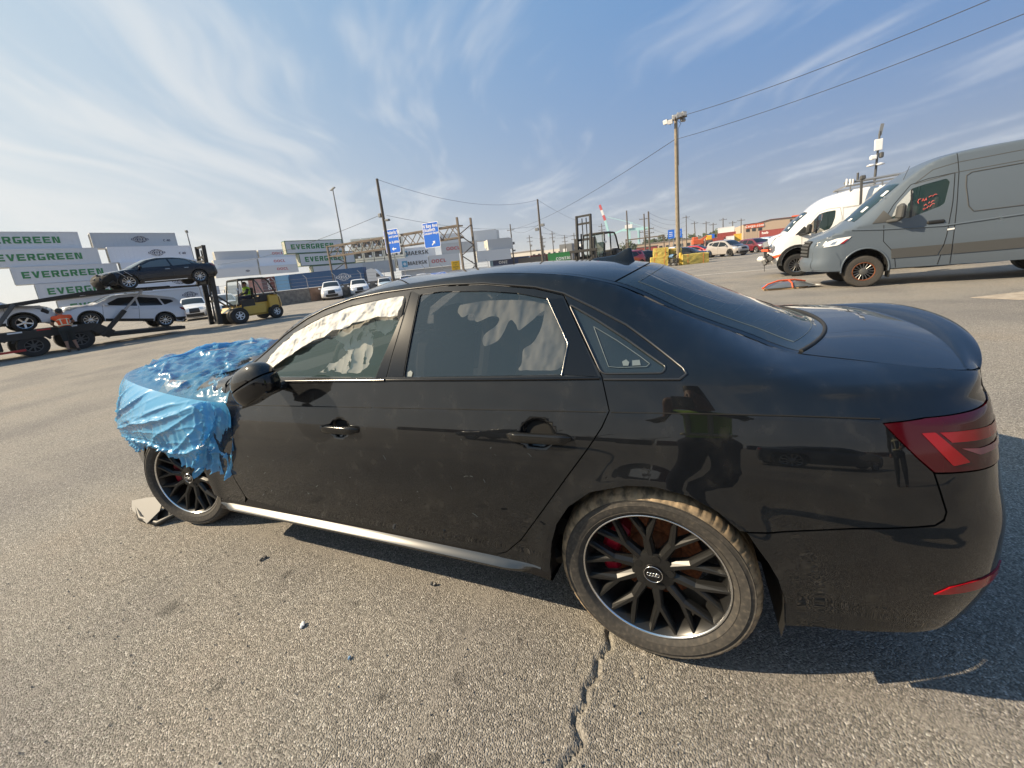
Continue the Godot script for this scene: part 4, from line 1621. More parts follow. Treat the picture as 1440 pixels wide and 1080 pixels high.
func liner(t: Node3D, cx: float, cy: float, r: float, zo: float):
	for s in [1.0, -1.0]:
		var rows := []
		for i in 3:
			var ring := PackedVector3Array()
			for k in 15:
				var a := lerpf(-0.2, PI + 0.2, k / 14.0)
				var q := r if i < 2 else r * 0.2
				ring.append(Vector3(cx + cos(a) * q, cy + sin(a) * q, (zo if i == 0 else zo - 0.32) * s))
			rows.append(ring)
		var mb := MB.new()
		mb.grid(rows, false, s > 0.0)
		obj("wheel_arch", mb, "gap_black", t)

var wheel_kinds := {}
func add_wheel(parent: Node3D, at: Vector3, side: float, r: float, wid: float, rim_mat := "alloy", spokes := 10, steer := 0.0, tyre_mat := "rubber", rim_r := 0.68):
	var key := "%s%.2f%.2f%d%s%.2f" % [rim_mat, r, wid, spokes, tyre_mat, rim_r]
	if not wheel_kinds.has(key):
		var mb := MB.new()
		var q := r * rim_r
		mb.lathe([Vector2(q, -wid), Vector2(r * 0.93, -wid * 1.03), Vector2(r, -wid * 0.88), Vector2(r, -wid * 0.12), Vector2(r * 0.95, 0.004), Vector2(r * 0.84, 0.014), Vector2(q * 1.02, 0.0), Vector2(q, -0.012)], Transform3D.IDENTITY, 36)
		mb.lathe([Vector2(0, -wid), Vector2(q, -wid)], Transform3D.IDENTITY, 24)
		var rim := MB.new()
		rim.lathe([Vector2(q * 0.90, -0.05), Vector2(q * 0.93, -0.012), Vector2(q, -0.004), Vector2(q * 1.02, -0.006)], Transform3D.IDENTITY, 36)
		rim.lathe([Vector2(q * 0.3, -0.05), Vector2(q * 0.26, -0.025), Vector2(q * 0.12, -0.02), Vector2(0.0, -0.02)], Transform3D.IDENTITY, 20)
		for k in spokes:
			var a := TAU * k / spokes
			var d := Vector3(sin(a), 0, cos(a))
			rim.bar(d * q * 0.22 + Vector3(0, -0.045, 0), d * q * 0.95 + Vector3(0, -0.03, 0), q * 2.6 / maxf(spokes, 4.0) * 0.55, 0.028, 0.006)
		var disc := MB.new()
		disc.lathe([Vector2(0, -0.075), Vector2(q * 0.93, -0.07)], Transform3D.IDENTITY, 24)
		wheel_kinds[key] = [mb.mesh(), rim.mesh(), disc.mesh()]
	var w := Node3D.new()
	w.name = "wheel"
	parent.add_child(w, true)
	rename3(w, "wheel", parent)
	var ax := Basis(Vector3.RIGHT, Vector3.BACK, Vector3.DOWN) if side > 0.0 else Basis(Vector3.LEFT, Vector3.FORWARD, Vector3.DOWN)
	w.transform = Transform3D(Basis(Vector3.UP, steer) * ax, at)
	obj("tyre", wheel_kinds[key][0], tyre_mat, w)
	obj("rim", wheel_kinds[key][1], rim_mat, w)
	obj("brake", wheel_kinds[key][2], "gap_black", w)

# spec of a common car, nose towards -x, origin on the ground between the axles
func spec(kind: String) -> Dictionary:
	match kind:
		"suv":
			return {"o": [[2.2, 0.28, 0.04], [2.32, 0.5, 0.1], [2.33, 0.75, 0.12], [2.26, 1.0, 0.12], [2.08, 1.33, 0.08], [1.84, 1.55, 0.05], [1.2, 1.64, 0.04], [0.2, 1.665, 0.04], [-0.36, 1.59, 0.05], [-1.1, 1.15, 0.08], [-1.3, 1.07, 0.05], [-1.9, 0.98, 0.05], [-2.17, 0.84, 0.1], [-2.27, 0.62, 0.14], [-2.25, 0.4, 0.14], [-2.1, 0.24, 0.1]], "i": [3, 12], "half": 0.88, "belt": [-2.3, 0.80, -1.2, 0.98, 0.0, 1.02, 1.4, 1.07, 2.3, 1.05], "e": [-2.2, 0.72, -1.2, 0.78, -0.4, 0.66, 0.5, 0.64, 1.8, 0.62, 2.25, 0.84], "off": [0.0, 0.0, 0.12, 0.03, 0.4, 0.045, 0.62, 0.05, 0.75, 0.02, 0.85, 0.0], "p": 1.15, "ax": [[-1.36, 0.355], [1.37, 0.355]], "r": 0.355, "sill": 0.30,
				"win": [[-0.92, 1.06, -0.36, 1.45, 0.22, 1.54, 0.30, 1.06], [0.38, 1.07, 0.31, 1.54, 1.12, 1.51, 1.30, 1.13], [1.37, 1.15, 1.22, 1.49, 1.68, 1.45, 1.80, 1.36]], "ws": [8.08, 9.0], "rw": [4.1, 5.0], "head": [11.75, 12.5], "tail": [2.5, 3.2], "grille": [12.1, 13.3]}
		"hatch":
			return {"o": [[1.85, 0.28, 0.05], [1.97, 0.5, 0.1], [1.97, 0.8, 0.12], [1.92, 1.0, 0.12], [1.78, 1.3, 0.08], [1.55, 1.52, 0.05], [0.9, 1.58, 0.04], [-0.1, 1.57, 0.04], [-0.5, 1.46, 0.05], [-1.15, 1.06, 0.08], [-1.35, 0.99, 0.06], [-1.75, 0.9, 0.08], [-1.95, 0.75, 0.12], [-2.02, 0.55, 0.14], [-1.98, 0.36, 0.14], [-1.85, 0.22, 0.1]], "i": [3, 12], "half": 0.85, "belt": [-2.0, 0.76, -1.2, 0.93, 0.0, 0.97, 0.6, 1.04, 1.9, 1.0], "e": [-2.0, 0.72, -1.2, 0.76, -0.4, 0.62, 0.5, 0.60, 1.5, 0.60, 1.9, 0.8], "off": [0.0, 0.0, 0.12, 0.03, 0.4, 0.04, 0.62, 0.04, 0.75, 0.0], "p": 1.15, "ax": [[-1.28, 0.345], [1.29, 0.345]], "r": 0.345, "sill": 0.27,
				"win": [[-1.0, 1.0, -0.5, 1.36, 0.1, 1.46, 0.16, 1.0], [0.24, 1.02, 0.18, 1.46, 0.85, 1.46, 1.05, 1.16, 0.7, 1.08], [1.12, 1.18, 0.95, 1.45, 1.4, 1.42, 1.5, 1.25]], "ws": [7.9, 9.1], "rw": [3.9, 4.9], "head": [11.5, 12.1], "tail": [2.6, 3.3], "grille": [12.0, 12.7]}
	return {"o": [[2.25, 0.28, 0.05], [2.38, 0.5, 0.1], [2.36, 0.75, 0.12], [2.28, 0.98, 0.1], [1.9, 1.06, 0.05], [1.62, 1.12, 0.06], [1.0, 1.35, 0.06], [0.45, 1.425, 0.04], [0.0, 1.43, 0.04], [-0.42, 1.36, 0.05], [-1.2, 0.96, 0.08], [-1.4, 0.92, 0.05], [-2.0, 0.82, 0.06], [-2.3, 0.66, 0.12], [-2.38, 0.48, 0.14], [-2.32, 0.34, 0.14], [-2.15, 0.2, 0.1]], "i": [3, 13], "half": 0.88, "belt": [-2.4, 0.64, -1.4, 0.86, 0.0, 0.92, 1.4, 0.98, 2.3, 0.92], "e": [-2.3, 0.72, -1.4, 0.76, -0.4, 0.62, 0.5, 0.58, 1.4, 0.58, 1.9, 0.7, 2.3, 0.84], "off": [0.0, 0.0, 0.1, 0.03, 0.3, 0.045, 0.5, 0.045, 0.62, 0.02, 0.75, 0.0], "p": 1.2, "ax": [[-1.45, 0.34], [1.43, 0.34]], "r": 0.34, "sill": 0.25,
		"win": [[-1.0, 0.96, -0.42, 1.25, 0.0, 1.325, 0.25, 1.33, 0.30, 0.97], [0.38, 0.97, 0.33, 1.33, 0.72, 1.31, 1.08, 1.22, 1.22, 1.02], [1.28, 1.04, 1.14, 1.2, 1.45, 1.09]], "ws": [9.05, 10.0], "rw": [5.1, 6.2], "head": [12.6, 13.3], "tail": [2.2, 3.0], "grille": [13.2, 14.2]}

var car_cache := {}
func car(kind: String, colour: String, called: String, label: String, at: Vector3, yaw: float, group := "", size := 1.0, opt := {}) -> Node3D:
	var key := kind + colour + str(opt)
	if car_cache.has(key):
		var c := copy(car_cache[key], called, label, at, yaw, group)
		c.scale = Vector3.ONE * size
		return c
	var d := spec(kind)
	var sh := Shell.new(d.o, d.i[0], d.i[1], d.half, d.belt, d.e, d.off, d.p, 1.0)
	var t := thing(called, label, "car", at, yaw, group)
	t.scale = Vector3.ONE * size
	car_cache[key] = t
	var n: int = d.o.size() - 1
	var mb := MB.new()
	var r: float = d.r
	var poly := sh.side(d.ax, r + 0.055, d.sill)
	for s in [1.0, -1.0]:
		panel(mb, poly, sh.w, 0.09, s, 0.0, 0.02)
	sh.skin(mb, 0.0, n, 70)
	obj("body", mb, colour, t)
	mb = MB.new()
	mb.box(Vector3(0, d.sill + 0.12, 0), Vector3(4.0, 0.2, 1.5))
	obj("underbody", mb, "gap_black", t)
	for a in d.ax:
		liner(t, a[0], a[1], r + 0.05, d.half - 0.01)
	for s in [1.0, -1.0]:
		for wi in d.win:
			mb = MB.new()
			panel(mb, rounded(pv(wi), 0.05), sh.w, 0.12, s, 0.006, 0.0)
			obj("side_window", mb, opt.get("glass", "dark_glass"), t)
		if kind == "suv":
			mb = MB.new()
			panel(mb, pv([-0.88, 0.30, -0.88, 0.42, 0.88, 0.42, 0.88, 0.30]), sh.w, 0.1, s, 0.008, 0.0)
			obj("cladding", mb, "black_plastic", t)
			mb = MB.new()
			panel(mb, pv([1.85, 0.34, 1.80, 0.5, 2.28, 0.55, 2.2, 0.32]), sh.w, 0.1, s, 0.008, 0.0)
			obj("cladding", mb, "black_plastic", t)
			for a in d.ax:
				mb = MB.new()
				var ring := []
				for k in 15:
					var an := lerpf(-0.15, PI + 0.15, k / 14.0)
					var q := Vector2(a[0] + cos(an) * (r + 0.075), a[1] + sin(an) * (r + 0.075))
					ring.append(Vector3(q.x, q.y, sh.w(q.x, q.y) * s))
				mb.tube(ring, 0.028, 6)
				obj("arch_trim", mb, "black_plastic", t)
		mb = MB.new()
		var xm: float = d.win[0][0] + 0.08
		var ym: float = d.win[0][1] + 0.03
		mb.ball(Vector3(xm, ym, (d.half + 0.12) * s), Vector3(0.07, 0.075, 0.11), 12, 7)
		mb.bar(Vector3(xm, ym - 0.04, (d.half - 0.05) * s), Vector3(xm, ym - 0.03, (d.half + 0.08) * s), 0.06, 0.04)
		obj("mirror", mb, opt.get("mirror", colour), t)
		for w in [0, 1]:
			mb = MB.new()
			var hx: float = d.win[w][6 if w == 0 else 0] - (0.12 if w == 0 else -0.55)
			var hy: float = d.win[w][1] - 0.13
			mb.box(Vector3(hx, hy, (sh.w(hx, hy) + 0.015) * s), Vector3(0.2, 0.028, 0.03), 0.01)
			obj("door_handle", mb, opt.get("handle", colour), t)
			mb = MB.new()
			var gx: float = d.win[w][0] if w == 0 else d.win[w][0] - 0.04
			var top: float = d.win[w][1]
			var pts := []
			for k in 8:
				var y := lerpf(top, d.sill + 0.05, k / 7.0)
				pts.append(Vector3(gx - (0.0 if w == 1 else 0.03), y, sh.w(gx, y) * s))
			mb.tube(pts, 0.006, 4)
			obj("door_gap", mb, "gap_black", t)
		mb = MB.new()
		sh.skin(mb, d.head[0], d.head[1], 5, 0.52 if s > 0 else -1.0, 1.0 if s > 0 else -0.52, 8, 0.006)
		var hp := sh.over((d.head[0] + d.head[1]) * 0.5, 1.0)
		panel(mb, pv([hp.x - 0.02, hp.y - 0.06, hp.x + 0.06, hp.y + 0.06, hp.x + 0.45, hp.y + 0.10, hp.x + 0.2, hp.y - 0.05]), sh.w, 0.08, s, 0.008, 0.0)
		if opt.has("smashed"):
			mb = MB.new()
			sh.skin(mb, d.head[0] + 0.1, n - 0.4, 8, 0.0 if s > 0 else -0.97, 0.97 if s > 0 else 0.0, 8, 0.012)
			panel(mb, pv([-2.34, 0.35, -2.3, 0.66, -1.9, 0.78, -1.84, 0.55, -1.88, 0.3]), sh.w, 0.08, s, 0.012, 0.0)
			obj("open_nose", mb, "gap_black", t)
		else:
			obj("headlight", mb, "headlamp", t)
		mb = MB.new()
		sh.skin(mb, d.tail[0], d.tail[1], 5, 0.5 if s > 0 else -1.0, 1.0 if s > 0 else -0.5, 8, 0.006)
		hp = sh.over((d.tail[0] + d.tail[1]) * 0.5, 1.0)
		panel(mb, pv([hp.x + 0.02, hp.y - 0.1, hp.x - 0.02, hp.y + 0.08, hp.x - 0.3, hp.y + 0.1, hp.x - 0.2, hp.y - 0.02]), sh.w, 0.08, s, 0.008, 0.0)
		obj("tail_light", mb, "lamp_red_bright", t)
		for a in d.ax:
			add_wheel(t, Vector3(a[0], a[1], (d.half + 0.02) * s), s, r, 0.22, opt.get("rim", "alloy"), opt.get("spokes", 10))
	mb = MB.new()
	sh.skin(mb, d.ws[0], d.ws[1], 8, -0.93, 0.93, 14, 0.006)
	obj("windscreen", mb, opt.get("glass", "dark_glass"), t)
	mb = MB.new()
	sh.skin(mb, d.rw[0], d.rw[1], 8, -0.88, 0.88, 14, 0.006)
	obj("rear_window", mb, "dark_glass", t)
	mb = MB.new()
	sh.skin(mb, d.grille[0], d.grille[1], 6, -0.45, 0.45, 10, 0.008)
	obj("grille", mb, "black_plastic", t)
	mb = MB.new()
	sh.skin(mb, n - 1.6, n - 0.7, 4, -0.75, 0.75, 12, 0.008)
	obj("lower_intake", mb, "black_plastic", t)
	if opt.has("bonnet"):
		mb = MB.new()
		sh.skin(mb, d.ws[1] + 0.1, d.head[0], 8, -0.9, 0.9, 14, 0.006)
		obj("bonnet", mb, opt.bonnet, t)
	return t

# a van in side view: same shell, with doors, strips and mirrors of its own
func van_sides(t: Node3D, sh: Shell, axles: Array, r: float, sill: float, colour: String, n: int, win: PackedVector2Array, xm: float):
	var mb := MB.new()
	var poly := sh.side(axles, r, sill)
	for s in [1.0, -1.0]:
		holed(mb, poly, win, xm, sh.w, 0.07, s)
	# the skin stops at the windscreen and goes on below it
	sh.skin(mb, 0.0, 9.95, 60, -1.0, 1.0, 20)
	sh.skin(mb, 12.1, n, 40, -1.0, 1.0, 20)
	sh.skin(mb, 9.95, 12.1, 12, 0.93, 1.0, 2)
	sh.skin(mb, 9.95, 12.1, 12, -1.0, -0.93, 2)
	obj("body", mb, colour, t)
	mb = MB.new()
	mb.box(Vector3(2.2, sill + 0.16, 0), Vector3(5.6, 0.26, 1.5))
	obj("underbody", mb, "gap_black", t)
	for a in axles:
		liner(t, a[0], a[1], r - 0.005, 0.99)
	mb = MB.new()
	mb.box(Vector3(1.78, 1.5, 0), Vector3(0.03, 1.7, 1.5))
	obj("bulkhead", mb, "interior_grey", t)
	for z in [0.45, -0.45]:
		mb = MB.new()
		mb.box(Vector3(1.15, 1.2, z), Vector3(0.55, 0.2, 0.52), 0.06)
		mb.box(Vector3(1.42, 1.6, z), Vector3(0.16, 0.8, 0.5), 0.06, Basis(Vector3.FORWARD, 0.15))
		obj("seat", mb, "interior_dark", t)
	mb = MB.new()
	mb.box(Vector3(0.3, 1.3, 0), Vector3(0.6, 0.28, 1.6), 0.08)
	obj("dashboard", mb, "interior_dark", t)

func line_on(sh: Shell, p: Array, off: float, s: float, step := 0.06) -> Array:
	var o := []
	var q := pv(p)
	for i in q.size() - 1:
		var n := maxi(1, int(q[i].distance_to(q[i + 1]) / step))
		for k in n + (1 if i == q.size() - 2 else 0):
			var v := q[i].lerp(q[i + 1], float(k) / n)
			o.append(Vector3(v.x, v.y, (sh.w(v.x, v.y) + off) * s))
	return o

func grey_van():
	# nose towards -x, origin under the front wheel
	var o := [[5.2, 0.42, 0.02], [5.3, 0.6, 0.03], [5.3, 1.6, 0.03], [5.25, 2.6, 0.04], [5.1, 2.88, 0.05], [4.0, 2.91, 0.06], [2.5, 2.9, 0.06], [1.68, 2.85, 0.06], [1.27, 2.74, 0.06], [0.97, 2.56, 0.07], [0.69, 2.34, 0.08], [0.27, 1.97, 0.1], [-0.15, 1.62, 0.1], [-0.38, 1.5, 0.07], [-0.72, 1.34, 0.07], [-0.98, 1.22, 0.08], [-1.08, 1.05, 0.09], [-1.09, 0.8, 0.1], [-1.13, 0.62, 0.1], [-1.08, 0.46, 0.1]]
	var sh := Shell.new(o, 4, 15, 1.0, [-1.1, 1.22, -0.4, 1.42, 0.0, 1.5, 1.0, 1.55, 5.3, 1.55], [-1.0, 0.72, -0.4, 0.80, 0.3, 0.78, 1.0, 0.77, 1.7, 0.80, 5.2, 0.82], [0.0, 0.0, 0.3, 0.012, 0.6, 0.022, 0.9, 0.02, 1.15, 0.0], 1.5, 1.25)
	var t := thing("grey_van", "tall grey cargo van with red writing on its cab window", "van", Vector3(4.49, 0, -11.1), -0.087)
	var r := 0.385
	var win := rounded(pv([0.50, 1.60, 0.62, 1.90, 0.90, 2.215, 1.1, 2.265, 1.52, 2.33, 1.58, 2.25, 1.50, 1.80, 1.42, 1.74, 0.90, 1.575, 0.84, 1.555]), 0.03)
	van_sides(t, sh, [[0.02, 0.44], [4.15, 0.44]], 0.5, 0.42, "van_grey", o.size() - 1, win, 0.95)
	for s in [1.0, -1.0]:
		var mb := MB.new()
		panel(mb, win, sh.w, 0.06, s, -0.006, 0.0)
		var g := obj("cab_window", mb, "van_glass", t)
		mb = MB.new()
		panel(mb, pv([0.855, 1.56, 0.875, 2.19, 0.91, 2.21, 0.895, 1.57]), sh.w, 0.1, s, 0.012, 0.003)
		obj("window_divider", mb, "black_plastic", g)
		for line in [[1.70, 2.845, 1.73, 2.43, 1.72, 2.15, 1.71, 1.31, 1.70, 0.78, 1.70, 0.44], [1.66, 2.42, 1.64, 1.8, 1.58, 1.09, 1.47, 0.44], [0.36, 1.46, 0.37, 1.08, 0.53, 0.88, 0.62, 0.70, 0.66, 0.44], [0.36, 1.58, 0.55, 1.9, 0.88, 2.31, 1.2, 2.39, 1.66, 2.43]]:
			mb = MB.new()
			mb.tube(line_on(sh, line, 0.0, s), 0.007, 5)
			obj("panel_gap", mb, "gap_black", t)
		for line in [[0.99, 2.35, 1.28, 2.57, 1.7, 2.645, 2.73, 2.69, 5.1, 2.70], [0.95, 2.31, 1.69, 2.43, 2.75, 2.48, 5.2, 2.5]]:
			mb = MB.new()
			mb.tube(line_on(sh, line, -0.004, s), 0.010, 5)
			obj("roof_groove", mb, "van_plastic", t)
		mb = MB.new()
		mb.tube(line_on(sh, [3.4, 2.45, 1.95, 2.39, 1.86, 2.33, 1.86, 2.1, 1.92, 1.68, 2.02, 1.55, 3.4, 1.57], 0.0, s, 0.04), 0.011, 5)
		obj("panel_pressing", mb, "van_plastic", t)
		mb = MB.new()
		mb.tube(line_on(sh, [-0.3, 1.42, 0.36, 1.36, 1.5, 1.30, 3.0, 1.38, 5.2, 1.38], 0.0, s, 0.08), 0.02, 6)
		obj("waist_pressing", mb, "van_grey", t)
		for pp in [[0.56, 0.66, 0.54, 0.885, 1.53, 0.885, 1.44, 0.66], [1.47, 0.66, 1.56, 0.885, 1.69, 0.885, 1.69, 0.66], [1.72, 0.66, 1.72, 0.885, 3.55, 0.90, 3.58, 0.68]]:
			mb = MB.new()
			panel(mb, pv(pp), sh.w, 0.1, s, 0.016, 0.016)
			obj("rub_strip", mb, "van_plastic", t)
		mb = MB.new()
		panel(mb, pv([1.58, 1.19, 1.71, 1.20, 1.71, 1.235, 1.58, 1.225]), sh.w, 0.1, s, 0.01, 0.0)
		obj("pillar_sticker", mb, "paper", t)
		mb = MB.new()
		mb.box(Vector3(1.36, 1.405, sh.w(1.36, 1.405) * s), Vector3(0.34, 0.085, 0.06), 0.03)
		obj("door_handle", mb, "black_plastic", t)
		mb = MB.new()
		mb.box(Vector3(0.62, 1.72, 1.17 * s), Vector3(0.16, 0.36, 0.24), 0.06, Basis(Vector3.FORWARD, 0.1))
		mb.bar(Vector3(0.42, 1.53, 0.93 * s), Vector3(0.6, 1.55, 1.2 * s), 0.12, 0.07, 0.02)
		panel(mb, pv([0.12, 1.52, 0.36, 1.80, 0.52, 1.60, 0.5, 1.52]), sh.w, 0.08, s, 0.01, 0.01)
		obj("door_mirror", mb, "van_plastic", t)
		mb = MB.new()
		panel(mb, rounded(pv([-0.90, 1.06, -0.80, 1.19, -0.62, 1.255, -0.30, 1.275, -0.42, 1.16, -0.60, 1.085]), 0.02), sh.w, 0.05, s, 0.014, 0.02)
		var hl := obj("headlight", mb, "lamp_white", t)
		mb = MB.new()
		panel(mb, pv([-0.55, 1.115, -0.40, 1.22, -0.36, 1.22, -0.47, 1.12]), sh.w, 0.05, s, 0.017, 0.0)
		obj("indicator", mb, "lamp_red_bright", hl)
		mb = MB.new()
		panel(mb, pv([-0.78, 1.10, -0.70, 1.17, -0.60, 1.19, -0.66, 1.11]), sh.w, 0.05, s, 0.016, 0.0)
		obj("reflector", mb, "chrome", hl)
		mb = MB.new()
		var arch := []
		for k in 17:
			var a := lerpf(-0.12, PI + 0.1, k / 16.0)
			var q := Vector2(0.02 + cos(a) * 0.515, 0.44 + sin(a) * 0.515)
			arch.append(Vector3(q.x, q.y, (sh.w(q.x, q.y) - 0.005) * s))
		mb.tube(arch, 0.022, 6)
		obj("arch_lip", mb, "van_grey", t)
		mb = MB.new()
		mb.box(Vector3(0.56, 0.42, 0.86 * s), Vector3(0.02, 0.42, 0.26), 0.004, Basis(Vector3.FORWARD, 0.06))
		obj("mud_flap", mb, "black_plastic", t)
		for a in [0.02, 4.15]:
			add_wheel(t, Vector3(a, 0.385, 0.97 * s), s, r, 0.23, "brushed_steel", 16, 0.0, "dusty_tyre", 0.6)
			mb = MB.new()
			mb.lathe([Vector2(0.085, 0.0), Vector2(0.08, 0.04), Vector2(0.05, 0.05), Vector2(0.0, 0.05)], Transform3D(Basis(Vector3.RIGHT / 0.885, Vector3.BACK * s, Vector3.DOWN * s), Vector3(a, 0.385, 0.94 * s)), 20)
			obj("wheel_hub", mb, "machine_grey", t)
			mb = MB.new()
			mb.lathe([Vector2(0.205, 0.0), Vector2(0.218, 0.010), Vector2(0.226, 0.004)], Transform3D(Basis(Vector3.RIGHT / 0.885, Vector3.BACK * s, Vector3.DOWN * s), Vector3(a, 0.385, 0.965 * s)), 28)
			obj("rusty_rim_ring", mb, "rust", t)
	var mb := MB.new()
	sh.skin(mb, 11.0, 12.1, 10, -0.93, 0.93, 16, 0.01)
	sh.skin(mb, 9.9, 11.0, 10, -0.93, 0.93, 16, 0.01)
	var ws := obj("windscreen", mb, "front_glass", t)
	for p in [[10.35, 0.70], [11.2, 0.62], [11.9, 0.5], [11.6, -0.2]]:
		mb = MB.new()
		sh.skin(mb, p[0], p[0] + 0.28, 2, p[1], p[1] + 0.16, 3, 0.016)
		obj("paper_note", mb, "paper", ws)
	for k in 5:
		mb = MB.new()
		sh.skin(mb, 15.3 + k * 0.33, 15.5 + k * 0.33, 2, -0.66, 0.66, 14, 0.03)
		obj("grille_slat", mb, "van_plastic", t)
	mb = MB.new()
	sh.skin(mb, 15.2, 17.1, 8, -0.7, 0.7, 14, 0.004)
	obj("grille", mb, "gap_black", t)
	mb = MB.new()
	panel(mb, pv([-1.12, 0.5, -1.10, 0.95, -0.92, 1.03, -0.62, 0.90, -0.52, 0.70, -0.50, 0.44]), sh.w, 0.05, 1.0, 0.012, 0.012)
	panel(mb, pv([-1.12, 0.5, -1.10, 0.95, -0.92, 1.03, -0.62, 0.90, -0.52, 0.70, -0.50, 0.44]), sh.w, 0.05, -1.0, 0.012, 0.012)
	sh.skin(mb, 17.0, 19.0, 8, -1.0, 1.0, 16, 0.012)
	obj("front_bumper", mb, "van_grey", t)
	mb = MB.new()
	mb.tube([Vector3(0.78, 2.40, 0.62), Vector3(0.9, 2.75, 0.64)], 0.006, 5)
	obj("aerial", mb, "wire", t)
	# red marker scrawl on the near cab window
	var scr := [[[1.02, 1.86], [1.0, 1.90], [1.02, 1.95], [1.06, 1.96]], [[1.08, 1.9], [1.10, 1.96], [1.12, 1.9]], [[1.13, 1.91], [1.16, 1.97], [1.16, 1.91]], [[1.2, 1.97], [1.24, 2.0], [1.27, 1.98], [1.31, 2.02], [1.35, 2.01]], [[1.12, 1.79], [1.15, 1.83], [1.17, 1.8]], [[1.2, 1.83], [1.22, 1.87], [1.24, 1.84], [1.27, 1.88], [1.3, 1.88]], [[1.1, 1.72], [1.13, 1.75], [1.11, 1.70], [1.15, 1.73]], [[1.17, 1.73], [1.2, 1.78], [1.22, 1.75], [1.25, 1.8], [1.28, 1.82], [1.31, 1.81]]]
	for l in scr:
		mb = MB.new()
		var pts := []
		for p in l:
			pts.append(Vector3(p[0], p[1], sh.w(p[0], p[1]) + 0.011))
		mb.tube(pts, 0.008, 5)
		obj("marker_scrawl", mb, "chalk_red", t)
	shorten(t)

func white_van():
	var o := [[5.0, 0.45, 0.02], [5.1, 0.6, 0.03], [5.1, 1.6, 0.03], [5.05, 2.4, 0.04], [4.9, 2.68, 0.05], [3.5, 2.74, 0.06], [1.72, 2.73, 0.06], [1.33, 2.68, 0.06], [0.87, 2.58, 0.07], [0.54, 2.4, 0.08], [0.25, 2.15, 0.08], [-0.10, 1.86, 0.1], [-0.36, 1.58, 0.1], [-0.55, 1.48, 0.06], [-0.77, 1.38, 0.1], [-0.9, 1.2, 0.14], [-0.93, 0.9, 0.16], [-0.9, 0.62, 0.12], [-0.8, 0.5, 0.1]]
	var sh := Shell.new(o, 4, 14, 1.0, [-0.9, 1.3, -0.3, 1.42, 0.5, 1.45, 5.1, 1.5], [-0.8, 0.72, -0.3, 0.8, 0.4, 0.78, 1.0, 0.79, 5.0, 0.84], [0.0, 0.0, 0.3, 0.012, 0.6, 0.022, 0.9, 0.01], 1.5, 1.1)
	var t := thing("white_van", "white high-roof work van with a roof rack and torn-off nose", "van", Vector3(4.29, 0, -15.6), -0.087)
	var win := rounded(pv([0.12, 1.47, 0.22, 1.68, 0.58, 2.07, 0.8, 2.12, 1.08, 2.13, 1.06, 1.9, 0.98, 1.66, 0.90, 1.53, 0.5, 1.43]), 0.04)
	van_sides(t, sh, [[-0.08, 0.5], [3.6, 0.5]], 0.52, 0.42, "van_white", o.size() - 1, win, 0.6)
	for s in [1.0, -1.0]:
		var mb := MB.new()
		panel(mb, win, sh.w, 0.06, s, -0.006, 0.0)
		var g := obj("cab_window", mb, "van_glass", t)
		mb = MB.new()
		panel(mb, pv([0.46, 1.44, 0.52, 2.0, 0.55, 2.02, 0.51, 1.44]), sh.w, 0.1, s, 0.012, 0.003)
		obj("window_divider", mb, "black_plastic", g)
		for line in [[1.21, 2.19, 1.26, 1.9, 1.26, 1.57, 1.2, 0.9, 1.1, 0.45], [0.04, 1.38, 0.05, 1.07, 0.2, 0.9], [2.9, 2.22, 1.98, 2.2, 1.27, 2.19], [0.2, 1.74, 0.56, 2.13, 0.85, 2.2, 1.21, 2.2], [1.29, 1.6, 1.29, 2.16, 1.98, 2.18, 2.9, 2.18]]:
			mb = MB.new()
			mb.tube(line_on(sh, line, 0.0, s), 0.006, 5)
			obj("panel_gap", mb, "van_dust", t)
		mb = MB.new()
		var arch := PackedVector2Array()
		for k in 14:
			var a := lerpf(-0.1, PI + 0.15, k / 13.0)
			arch.append(Vector2(-0.08 + cos(a) * 0.53, 0.5 + sin(a) * 0.53))
		for k in 14:
			var a := lerpf(PI + 0.1, -0.05, k / 13.0)
			arch.append(Vector2(-0.08 + cos(a) * 0.66, 0.5 + sin(a) * 0.62))
		panel(mb, arch, sh.w, 0.06, s, 0.015, 0.03)
		obj("arch_cover", mb, "black_plastic", t)
		mb = MB.new()
		mb.box(Vector3(0.22, 1.60, 1.2 * s), Vector3(0.16, 0.34, 0.25), 0.06, Basis(Vector3.FORWARD, 0.15))
		mb.bar(Vector3(-0.02, 1.44, 0.95 * s), Vector3(0.2, 1.47, 1.2 * s), 0.14, 0.07, 0.02)
		panel(mb, pv([-0.18, 1.45, 0.12, 1.72, 0.24, 1.6, 0.2, 1.45]), sh.w, 0.08, s, 0.01, 0.01)
		obj("door_mirror", mb, "black_plastic", t)
		for a in [-0.08, 3.6]:
			add_wheel(t, Vector3(a, 0.40, 0.97 * s), s, 0.385, 0.23, "brushed_steel", 14, 0.0, "rubber", 0.64)
	var mb := MB.new()
	sh.skin(mb, 10.05, 12.1, 12, -0.92, 0.92, 16, 0.01)
	var ws := obj("windscreen", mb, "front_glass", t)
	for p in [[10.3, 0.62], [10.9, 0.66], [11.5, 0.6]]:
		mb = MB.new()
		sh.skin(mb, p[0], p[0] + 0.2, 2, p[1], p[1] + 0.14, 3, 0.016)
		obj("paper_note", mb, "paper", ws)
	# wrecked nose: bare crash bar, radiator, lamp and dangling parts
	var rng := RandomNumberGenerator.new()
	rng.seed = 77
	mb = MB.new()
	sh.skin(mb, 14.6, 17.2, 6, -0.85, 0.85, 12, 0.012)
	obj("engine_bay", mb, "gap_black", t)
	mb = MB.new()
	mb.bar(Vector3(-1.16, 0.66, -0.7), Vector3(-1.14, 0.66, 0.75), 0.1, 0.13, 0.02)
	obj("crash_bar", mb, "van_white", t)
	mb = MB.new()
